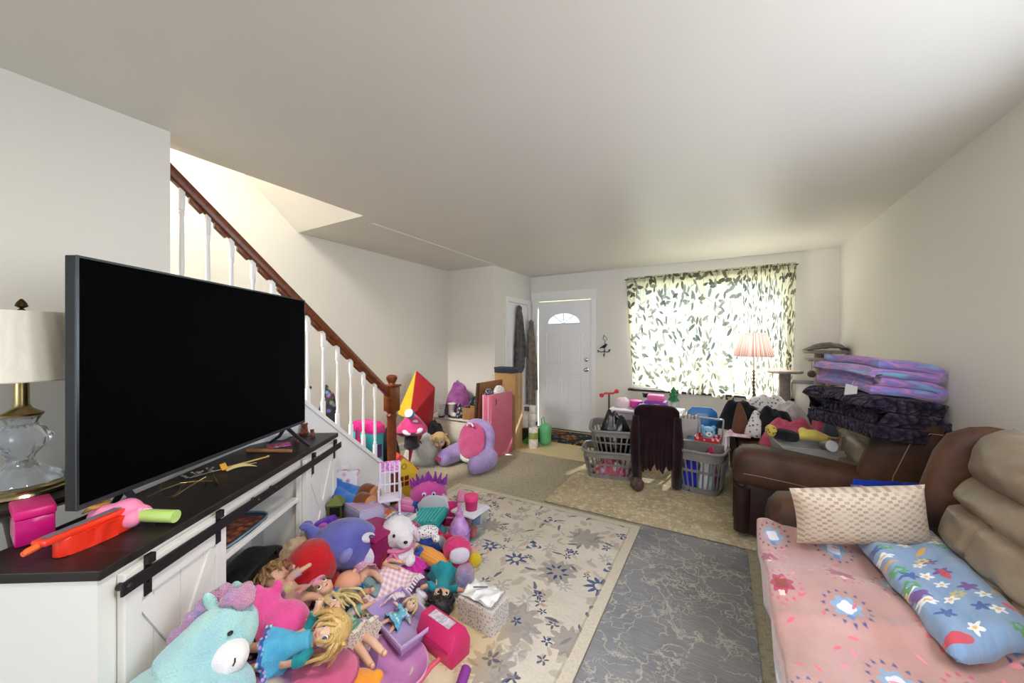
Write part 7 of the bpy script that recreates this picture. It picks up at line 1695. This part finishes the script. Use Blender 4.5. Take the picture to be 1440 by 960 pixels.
# small soft things round the middle
t, k = toy('dalmatian_plush', 'white plush with black spots below the teal doll bed', 'plush toy', 586, 752, 14, (0, 0, 20)); b = B(); balls(b, k, (-8, 0, 2, 14, 11, 11), (14, 4, 0, 18, 10, 9), (-14, -6, 9, 6, 5, 6), (-18, 4, 12, 3, 3, 7), (26, -6, -6, 6, 8, 5)); blob(b, 'plush_body', mat('#ece9e8', .9, tex='dots', col2='#1c1a1c', sc=75), t, .006, 2); b = B(); b.ball((-13*k, -11*k, 10*k), (2*k,)*3, seg=8); b.obj('nose', EYEB, t)
t, k = toy('red_bow', 'red satin hair bow between spotted plush and lilac bottle', 'bow', 622, 757, 10, (0, 0, -30))
for s in (-1, 1): b = B(); b.M = T(s*11*k, 0, 2*k) @ RY(-12*s) @ RZ(90*(s < 0)*2); b.ball((0, 0, 0), (11*k, 7*k, 7*k), seg=14, n=.8); b.obj('bow_loop', mat('#d0203f', .4, tex='cloth', col2='#b81835', sc=12), t)
b = B(); b.ball((0, -2*k, 2*k), (4*k, 5*k, 5*k), seg=10); b.obj('bow_knot', mat('#e2516e', .4), t)
t, k = toy('red_blocks', 'red and violet toy blocks joined together below the red bow', 'toy', 632, 772, 8, (0, 10, 20)); b = B(); b.box((-16*k, -5*k, -5*k), (16*k, 5*k, 5*k), 2*k); b.obj('long_block', mat('#c9214a', .4), t); b = B(); b.box((-20*k, -7*k, -6*k), (-16.2*k, 7*k, 8*k), k); b.obj('end_block', mat('#6f3aa8', .4), t)
t, k = toy('pompom_toy', 'dark blue fluffy pompom toy in the pile beneath spotted plush', 'plush toy', 604, 768, 11); b = B(); balls(b, k, (-8, 0, 0, 10, 10, 10), (7, -3, -1, 10, 9, 9), (0, 6, 5, 9, 8, 8)); blob(b, 'pompom', pl('#27469c', '#131c48'), t, .006, 1, (.008, 70, 5)); b = B(); b.ball((14*k, 4*k, 3*k), (9*k, 8*k, 9*k), seg=12); b.obj('grey_end', pl('#8d8e94'), t)
t, k = toy('mermaid_tail', 'orange waffle textured mermaid tail plush in mid pile', 'plush toy', 608, 787, 11, (0, 12, -28)); b = B(); b.tube([(-28*k, 0, 0), (-10*k, 0, 1*k), (12*k, 0, 1*k), (30*k, 0, -2*k)], [9*k, 12*k, 12.5*k, 8*k], 16); b.obj('tail_body', mat('#e58a35', .9, tex='check', col2='#f2b45e', sc=80), t, sharp=0); b = B(); balls(b, k, (-33, 0, 1, 9, 8, 8)); b.obj('tail_cuff', pl('#e7d3bd'), t)
for s in (-1, 1): b = B(); b.M = T(36*k, s*7*k, -3*k) @ RZ(35*s); b.ball((0, 0, 0), (9*k, 5*k, 2*k), seg=10); b.obj('tail_fin', pl('#d97a2a'), t)
t, k = toy('pink_hooded_plush', 'raspberry fluffy plush with blank white oval front on the rug edge', 'plush toy', 642, 778, 23, (0, 0, -10)); b = B(); balls(b, k, (0, 2, 6, 21, 18, 16), (-2, 0, -12, 17, 15, 13), (14, -2, -16, 9, 9, 8), (-15, -6, -18, 9, 9, 7)); blob(b, 'plush_body', pl('#d93a78', '#c22c68'), t, .007, 2, (.006, 60, 6)); b = B(); b.M = T(9*k, -14*k, 6*k) @ RZ(25) @ RX(-12); b.ball((0, 0, 0), (14*k, 5*k, 10*k), seg=18, n=.85); b.obj('white_oval', pl('#dcd6dc', '#cfc6d2'), t)['label'] = 'plain white oval front'
t, k = toy('yellow_pompom', 'small yellow fuzzy pompom beside raspberry plush on rug', 'pompom', 667, 787, 9); b = B(); b.ball((0, 0, 0), (10*k,)*3, seg=16); b.jitter(.007, 60, 1); b.obj('pompom', pl('#d9bf2c', '#c9ac1e'), t); b = B(); b.ball((-3*k, 5*k, 9*k), (8*k, 6*k, 7*k), seg=10); b.obj('peach_end', pl('#d3a08c'), t)
t, k = toy('magenta_pompom', 'vivid magenta fluffy skirt lump above the plaid blanket', 'doll clothes', 574, 790, 12); b = B(); b.lathe([(6*k, 10*k), (12*k, 4*k), (24*k, -8*k), (23*k, -10*k), (8*k, 2*k)], 36, lambda a, z: 1+.10*math.sin(13*a)); b.jitter(.004, 40, 3); b.obj('skirt', mat('#d0309c', .7, tex='plush', col2='#b5218a', sc=12), t); b = B(); b.tube([(8*k*math.cos(a), 8*k*math.sin(a), 10*k) for a in [2*PI*q/16 for q in range(16)]], 2*k, 6, closed=True); b.obj('waistband', mat('#8f1f78', .7), t)
t, k = toy('purple_bow', 'dark violet cloth scrap beside the orange mermaid tail', 'doll clothes', 593, 793, 6); b = B(); b.grid(lambda a, c_: ((-12+24*a)*k, (-8+16*c_)*k, (4*math.sin(a*6)+3*math.cos(c_*5))*k), 10, 8, thick=2*k); tag(b.obj('cloth_scrap', mat('#8a2a8c', .7, tex='cloth'), t, sharp=0))
# clear bag
t, k = toy('clear_bag', 'clear plastic bag of lilac trinkets behind the tissue box', 'bag', 653, 812, 18, (10, 0, 25)); b = B(); b.ball((0, 0, 0), (14*k, 8*k, 20*k), seg=18, n=.7); b.jitter(.006, 20, 8); b.obj('bag_film', clear('#dcd9ea', .75, .08), t); b = B(); balls(b, k, (-3, 0, -8, 7, 4, 6), (4, 1, -2, 6, 4, 6), (-2, 0, 6, 6, 3, 5)); blob(b, 'trinkets', mat('#9a86c2', .4), t, .005, 1)
# tissue box with papers
t, k = toy('tissue_box', 'patterned cardboard tissue box with crumpled papers on top', 'box', 680, 846, 28, (0, 0, -33))
b = B(); b.box((-30*k, -20*k, -26*k), (30*k, 20*k, 8*k), k); b.obj('box_body', mat('#c9bfb4', .7, tex='dots', col2='#8d8984', sc=70), t, smooth=False)
b = B(); b.grid(lambda a, c_: ((-28+52*a)*k, (-17+34*c_)*k, (9.5+6*mnoise.noise(Vector((a*3, c_*3, 2)))+3*abs(math.sin(a*9+c_*5))*c_+2.5)*k), 24, 18, thick=.6*k); b.obj('paper_sheet', mat('#e7e4e0', .7), t, sharp=0)['label'] = 'crumpled white paper sheet'
b = B(); b.grid(lambda a, c_: ((-8+36*a)*k, (-20+26*c_)*k, (16.5+4*mnoise.noise(Vector((a*3, c_*3, 9)))+4*a*c_)*k), 18, 14, thick=.6*k); b.obj('paper_sheet', mat('#efedea', .7), t, sharp=0)
b = B(); b.tube([(-12*k, -8*k, 21*k), (6*k, 2*k, 22*k)], .9*k, 6); b.obj('pen', mat('#4a4a50', .4), t)
# pink house-shaped box, lavender tray, discs
t, k = toy('pink_case', 'raspberry pink plastic case with white label on its lid', 'box', 623, 887, 26, (0, 0, -38))
PKK = mat('#d02a68', .4)
b = B(); b.M = T(-36*k, 0, -25*k) @ Matrix(((0, 0, 1, 0), (1, 0, 0, 0), (0, 1, 0, 0), (0, 0, 0, 1))); b.prism([(-17*k, 0), (17*k, 0), (19*k, 22*k), (10*k, 42*k), (-10*k, 42*k), (-19*k, 22*k)], 72*k, 2*k); b.obj('case_body', PKK, t)
b = B(); b.box((-22*k, -8.5*k, 17.1*k), (20*k, 6*k, 17.8*k), .2*k); b.obj('case_label', mat('#ded5dc', .5, tex='plain', col2='#b9adbb', sc=60), t, smooth=False)
b = B(); b.ball((-36.5*k, 2*k, -8*k), (1*k, 5*k, 7*k), seg=12); b.obj('case_emblem', mat('#5b2a86', .5), t)
b = B(); b.tube([(-30*k, -19.5*k, -4*k), (30*k, -19.5*k, -4*k)], 1.2*k, 6); b.obj('case_seam', mat('#a81e52', .5), t)
t, k = toy('lavender_tray', 'lavender plastic toy tray holding the small blue gown doll', 'tray', 564, 876, 18, (0, 6, -40)); LAV = mat('#b69ccb', .4)
b = B(); b.rings([sq(38, 24, -6), sq(44, 29, 10), sq(46, 31, 10), sq(46, 31, 12), sq(43, 28, 12), sq(36.5, 22.5, -4)]); b.obj('tray_body', LAV, t, smooth=False)
b = B(); b.tube([(-44*k, 29*k, 13*k), (44*k, 29*k, 13*k), (44*k, -29*k, 13*k), (-44*k, -29*k, 13*k)], 1.8*k, 6, closed=True); b.obj('tray_rim', mat('#cbb4da', .4), t)
t, k = toy('wand', 'lilac plastic rail stick with coral knob at tray corner', 'toy', 600, 858, 5, (0, 8, 62)); b = B(); b.tube([(-52*k, 0, 0), (40*k, 0, 2*k)], 3*k, 8); b.obj('rod', mat('#b9aed2', .4), t); b = B(); b.ball((43*k, 0, 2*k), (5.5*k,)*3, seg=12); b.obj('knob', mat('#e0595c', .4), t)
t, k = toy('pink_saucer', 'large round lilac pink plastic saucer sled under doll feet', 'toy', 552, 935, 8, (0, 12, 0)); b = B(); b.M = SCL(k, k, k); b.lathe([(0, -6), (30, -5), (46, 2), (49, 7), (47, 8), (43, 4), (28, -2), (0, -3)], 44); b.obj('saucer', mat('#cf8fc0', .35, tex='plain', col2='#c583b6', sc=12), t); b = B(); b.tube([(48*k*math.cos(a), 48*k*math.sin(a), 7.5*k) for a in [2*PI*q/44 for q in range(44)]], 1.4*k, 6, closed=True); b.obj('saucer_rim', mat('#e0a8d2', .35), t)
t, k = toy('pink_cushion', 'flat pink plush disc cushion beneath the lace dress doll', 'cushion', 455, 945, 10, (0, 8, 10)); b = B(); b.M = SCL(k, k, k); b.lathe([(0, -9), (36, -8), (46, 0), (36, 8), (0, 10)], 36); b.jitter(.004, 14, 3); b.obj('cushion_body', pl('#d76a8f', '#c85880'), t); b = B(); b.tube([(46*k*math.cos(a), 46*k*math.sin(a), 0) for a in [2*PI*q/36 for q in range(36)]], 1.6*k, 6, closed=True); b.obj('piping', pl('#b8486e'), t)
t, k = toy('orange_plush', 'orange round plush with stitched smile at pile front', 'plush toy', 503, 966, 20); b = B(); balls(b, k, (0, 0, 0, 30, 24, 19), (-26, 6, 8, 10, 8, 9), (24, 8, 8, 10, 8, 9)); blob(b, 'plush_body', pl('#ef9a33', '#e38a26'), t, .007, 3); b = B(); b.tube([(-8*k, -18*k, 11*k), (0, -21*k, 8*k), (8*k, -18*k, 11*k)], 1.2*k, 6); b.obj('smile', EYEB, t); b = B(); balls(b, k, (-10, -14, 15, 2.4, 2.4, 2.4)); b.obj('eye', EYEB, t)
t, k = toy('skip_rope', 'coral pink toy hoop with purple grip on the rug', 'toy', 612, 930, 5, (0, 0, 0)); b = B(); b.tube([(18*k, 40*k, 18*k), (20*k, 30*k, 8*k), (12*k, 14*k, 0), (-4*k, -4*k, -2*k), (-14*k, -26*k, -2*k), (-14*k, -50*k, -2*k)], 3.2*k, 10); b.obj('hoop', mat('#e2607a', .4), t); b = B(); b.tube([(19.5*k, 32*k, 10*k), (14*k, 17*k, 1*k), (9*k, 10*k, 0)], 6*k, 12); b.obj('grip', mat('#9a4a9c', .5), t)
t, k = toy('toy_rattle', 'purple ribbed toy rattle lying on rug at pile front', 'toy', 651, 954, 6, (0, 0, 80)); b = B(); b.M = RY(90); b.lathe([(0, -24*k)]+[((6.5+.9*(q % 2))*k, (-24+3*q)*k) for q in range(14)]+[(0, 18*k)], 14); b.obj('rattle_body', mat('#8a3a94', .45), t)
# cloth and fur scraps
for (u, v, rx, ry, h_, m_, lb, nm, ct) in ((350, 912, .05, .06, .07, mat('#3a2c26', .95, tex='dots', col2='#9a8474', sc=60), 'dark brown spotted fur scarf squeezed beside the unicorn muzzle', 'fur_scarf', 'scarf'),
    (392, 815, .04, .03, .05, mat('#9ac23c', .8, tex='cloth', col2='#7fae2c'), 'lime green cloth frog in front of the open console bay', 'cloth_frog', 'toy'),
    (545, 668, .10, .08, .05, mat('#c8393a', .8, tex='cloth', col2='#a82c30'), 'red cloth crumpled against the white stair skirt', 'red_cloth', 'cloth'),
    (340, 800, .07, .05, .09, mat('#6b7d9c', .9, tex='cloth', col2='#54657f'), 'slate blue jeans crumpled at the console opening', 'jeans', 'clothing'),
    (650, 700, .07, .05, .07, mat('#d98aa8', .9, tex='plush'), 'pale pink plush rabbit lump behind the clear bin', 'pink_plush', 'plush toy'),
    (560, 700, .06, .05, .06, mat('#d6a9cf', .9, tex='print', col2='#d05a8f', sc=30), 'pink printed doll dress under toy register', 'doll_dress', 'doll clothes'),
    (618, 745, .06, .05, .05, mat('#5f9fc4', .9, tex='cloth'), 'blue doll blanket scrap under the red bow', 'blue_cloth', 'doll clothes'),
    (460, 880, .05, .05, .08, mat('#a9683a', .8, tex='plain', col2='#7f4a26'), 'tan brown plush lump between the two blond dolls', 'tan_plush', 'plush toy'),
    (480, 925, .05, .04, .05, mat('#7a4a30', .8, tex='cloth'), 'brown doll cardigan under the lace dress doll', 'doll_cardigan', 'doll clothes'),
    (585, 850, .05, .05, .05, mat('#d8cfd2', .9, tex='plush'), 'white plush rabbit lump at back of the lavender tray', 'white_lump', 'plush toy'),
    (525, 745, .06, .05, .05, mat('#a01f5c', .9, tex='cloth'), 'wine red doll coat beside the white round-headed plush', 'doll_coat', 'doll clothes')):
    p, k = on(u, v, 2); heap(nm, lb, ct, T(p.x, p.y, p.z-.012) @ RZ(rnd.uniform(0, 180)), rx, ry, h_, m_, rnd.randint(70, 200), .4, n=18)

# small loose toys in the gaps
def small(name, label, cat, u, v, rp, kind, m, m2, rot=0):
    t, k = toy(name, label, cat, u, v, rp, (rnd.uniform(-25, 25), rnd.uniform(-25, 25), rot)); w = rp*k
    if kind == 'shoe':
        b = B(); b.ball((0, 0, 0), (w*1.5, w*.75, w*.55), seg=12); b.ball((-w*.6, 0, w*.45), (w*.75, w*.62, w*.5), seg=10); blob(b, 'shoe_upper', m, t, w*.16, 2)
        b = B(); b.ball((0, 0, -w*.45), (w*1.55, w*.8, w*.2), seg=12, n=.6); b.obj('shoe_sole', m2, t)
    elif kind == 'cup':
        b = B(); b.lathe([(w*.6, -w), (w*.9, w), (w*.8, w), (w*.5, -w*.8), (0, -w*.8)], 14); b.obj('cup_body', m, t); b = B(); b.tube([(w*.8, 0, w*.6), (w*1.5, 0, w*.4), (w*1.4, 0, -w*.3), (w*.7, 0, -w*.5)], w*.16, 6); b.obj('cup_handle', m2, t)
    elif kind == 'block':
        b = B(); b.cbox((0, 0, 0), (w*2, w*1.6, w*1.4), w*.2); b.obj('block_body', m, t); b = B(); b.M = T(0, 0, w*.7); b.lathe([(0, 0), (w*.45, 0), (w*.45, w*.3), (0, w*.3)], 12); b.obj('block_stud', m2, t)
    elif kind == 'phone':
        b = B(); b.cbox((0, 0, 0), (w*2.4, w*1.3, w*.6), w*.22); b.obj('toy_body', m, t); b = B(); b.cbox((w*.2, 0, w*.32), (w*1.5, w*.9, w*.08), w*.03); b.obj('toy_screen', m2, t)
    elif kind == 'brush':
        b = B(); b.tube([(-w*2, 0, 0), (0, 0, 0)], [w*.3, w*.35], 8); b.ball((w*.9, 0, 0), (w*1.1, w*.7, w*.3), seg=12); b.obj('brush_body', m, t); b = B(); b.cbox((w*.9, 0, w*.4), (w*1.5, w*.9, w*.35), w*.1); b.obj('bristles', m2, t)
    return t
PK1, PK2, PP, TQ, YL, WT, RD, BL = [mat(c, .4) for c in ('#e0559a', '#f0a3c4', '#7d4fc0', '#3bb0ae', '#e6c13c', '#ece8ea', '#d0303a', '#3a63b8')]
for a in (('doll_shoe', 'tiny pink doll shoe between red bow and orange tail', 'shoe', 628, 788, 6, 'shoe', PK1, WT, 20), ('toy_cup', 'pale pink toy teacup under the teal doll bed', 'toy', 578, 744, 7, 'cup', PK2, PK1, 40),
    ('toy_block', 'turquoise stud block beside the magenta skirt lump', 'toy', 556, 802, 6, 'block', TQ, TQ, 15), ('toy_phone', 'violet toy phone by the waffle mermaid tail', 'toy', 588, 808, 7, 'phone', PP, PK2, 50),
    ('hair_brush', 'pink toy hair brush on top of the felt vest', 'brush', 528, 816, 7, 'brush', PK1, WT, -30), ('toy_block', 'yellow stud block at the foot of the magenta pouch', 'toy', 612, 738, 5, 'block', YL, YL, 10),
    ('toy_cup', 'white toy teacup near the pink cash register', 'toy', 590, 722, 6, 'cup', WT, PK2, -20), ('doll_shoe', 'red doll shoe beside the dotted sleepsuit doll', 'shoe', 545, 812, 6, 'shoe', RD, WT, 60),
    ('toy_phone', 'pink toy phone in front of the white lamb', 'toy', 566, 782, 7, 'phone', PK1, WT, -15), ('toy_block', 'blue stud block beside the dark blue pompom', 'toy', 590, 776, 6, 'block', BL, BL, 35),
    ('doll_shoe', 'white doll shoe under the plaid doll blanket edge', 'shoe', 592, 835, 7, 'shoe', WT, PK2, -30), ('hair_brush', 'lilac toy hair brush by the lavender tray corner', 'brush', 590, 868, 6, 'brush', PP, PK2, 70),
    ('toy_cup', 'magenta toy teacup between whale plush and violet camera', 'toy', 470, 738, 7, 'cup', PK1, PK1, 0), ('toy_block', 'pink stud block between plush hat and cream fluffy plush', 'toy', 408, 800, 6, 'block', PK1, PK2, 25)):
    small(*a)
# ================================================================ LIGHT AND CAMERA
wd = bpy.data.worlds.new('World'); SC.world = wd; wd.use_nodes = True
wt = wd.node_tree; bg = wt.nodes['Background']; tc = wt.nodes.new('ShaderNodeTexCoord'); sx = wt.nodes.new('ShaderNodeSeparateXYZ'); rp = wt.nodes.new('ShaderNodeValToRGB')
wt.links.new(tc.outputs['Generated'], sx.inputs[0]); wt.links.new(sx.outputs[2], rp.inputs[0]); wt.links.new(rp.outputs[0], bg.inputs[0])
rp.color_ramp.elements[0].color = rgba('#dfe9f6'); rp.color_ramp.elements[1].color = rgba('#8db8f2'); rp.color_ramp.elements[1].position = .7
bg.inputs[1].default_value = 1.3
def area(name, loc, rot, sx_, sy_, power, col):
    l = bpy.data.lights.new(name, 'AREA'); l.shape = 'RECTANGLE'; l.size = sx_; l.size_y = sy_; l.energy = power; l.color = lin(col)
    o = bpy.data.objects.new(name, l); COL.objects.link(o); o.location = loc; o.rotation_euler = tuple(R(a) for a in rot); return o
area('rear_fill_light', (-.6, YR-.15, 1.2), (95, 0, 0), 3.1, 2.0, 112, '#fcfbff')  # added fill from behind the camera, through the invented rear window
area('front_window_daylight', (-.2, YB+.3, 1.5), (-90, 0, 0), 1.6, 1.2, 26, '#f6f8ff')
area('upstairs_fill_light', (-3.05, -.9, 4.4), (14, 0, 0), .8, 1.6, 285, '#fffdfa')  # added fill to brighten the stair wall, no known source upstairs
area('ceiling_fill_light', (-.35, .30, ZC-.075), (0, 0, 0), .34, .34, 20, '#fff9f0')  # added fill under the invented ceiling lamp
area('side_fill_light', (XR+.25, 1.1, 1.55), (0, 76, 0), 1.3, 2.0, 46, '#fbfbff')  # added fill from the right, through the invented side window
bpy.data.objects['side_fill_light'].rotation_euler.z = R(-34)
pb = bpy.data.lights.new('corner_fill_light', 'POINT'); pb.energy = 15; pb.shadow_soft_size = .06; pb.color = lin('#fff8ee')  # added fill inside the lamp shade, brightens the corner wall and ceiling
po = bpy.data.objects.new('corner_fill_light', pb); COL.objects.link(po); po.location = (LAMPXY[0], LAMPXY[1], LAMPXY[2]+.09)
sl = bpy.data.lights.new('sun', 'SUN'); sl.energy = 25.0; sl.angle = R(.6); sl.color = lin('#fffaf0')
so = bpy.data.objects.new('sun', sl); COL.objects.link(so); so.rotation_euler = (R(-42), 0, R(-12))
cam = bpy.data.cameras.new('camera'); cam.sensor_width = 36; cam.lens = F/1440*36; cam.clip_start = .02
co_ = bpy.data.objects.new('camera', cam); COL.objects.link(co_); co_.location = CAM; co_.rotation_euler = (R(90), 0, YAW)
SC.camera = co_
SC.view_settings.view_transform = 'Standard'; SC.view_settings.look = 'None'; SC.view_settings.gamma = 1.0; SC.view_settings.exposure = 0.56
SC.view_settings.use_curve_mapping = False
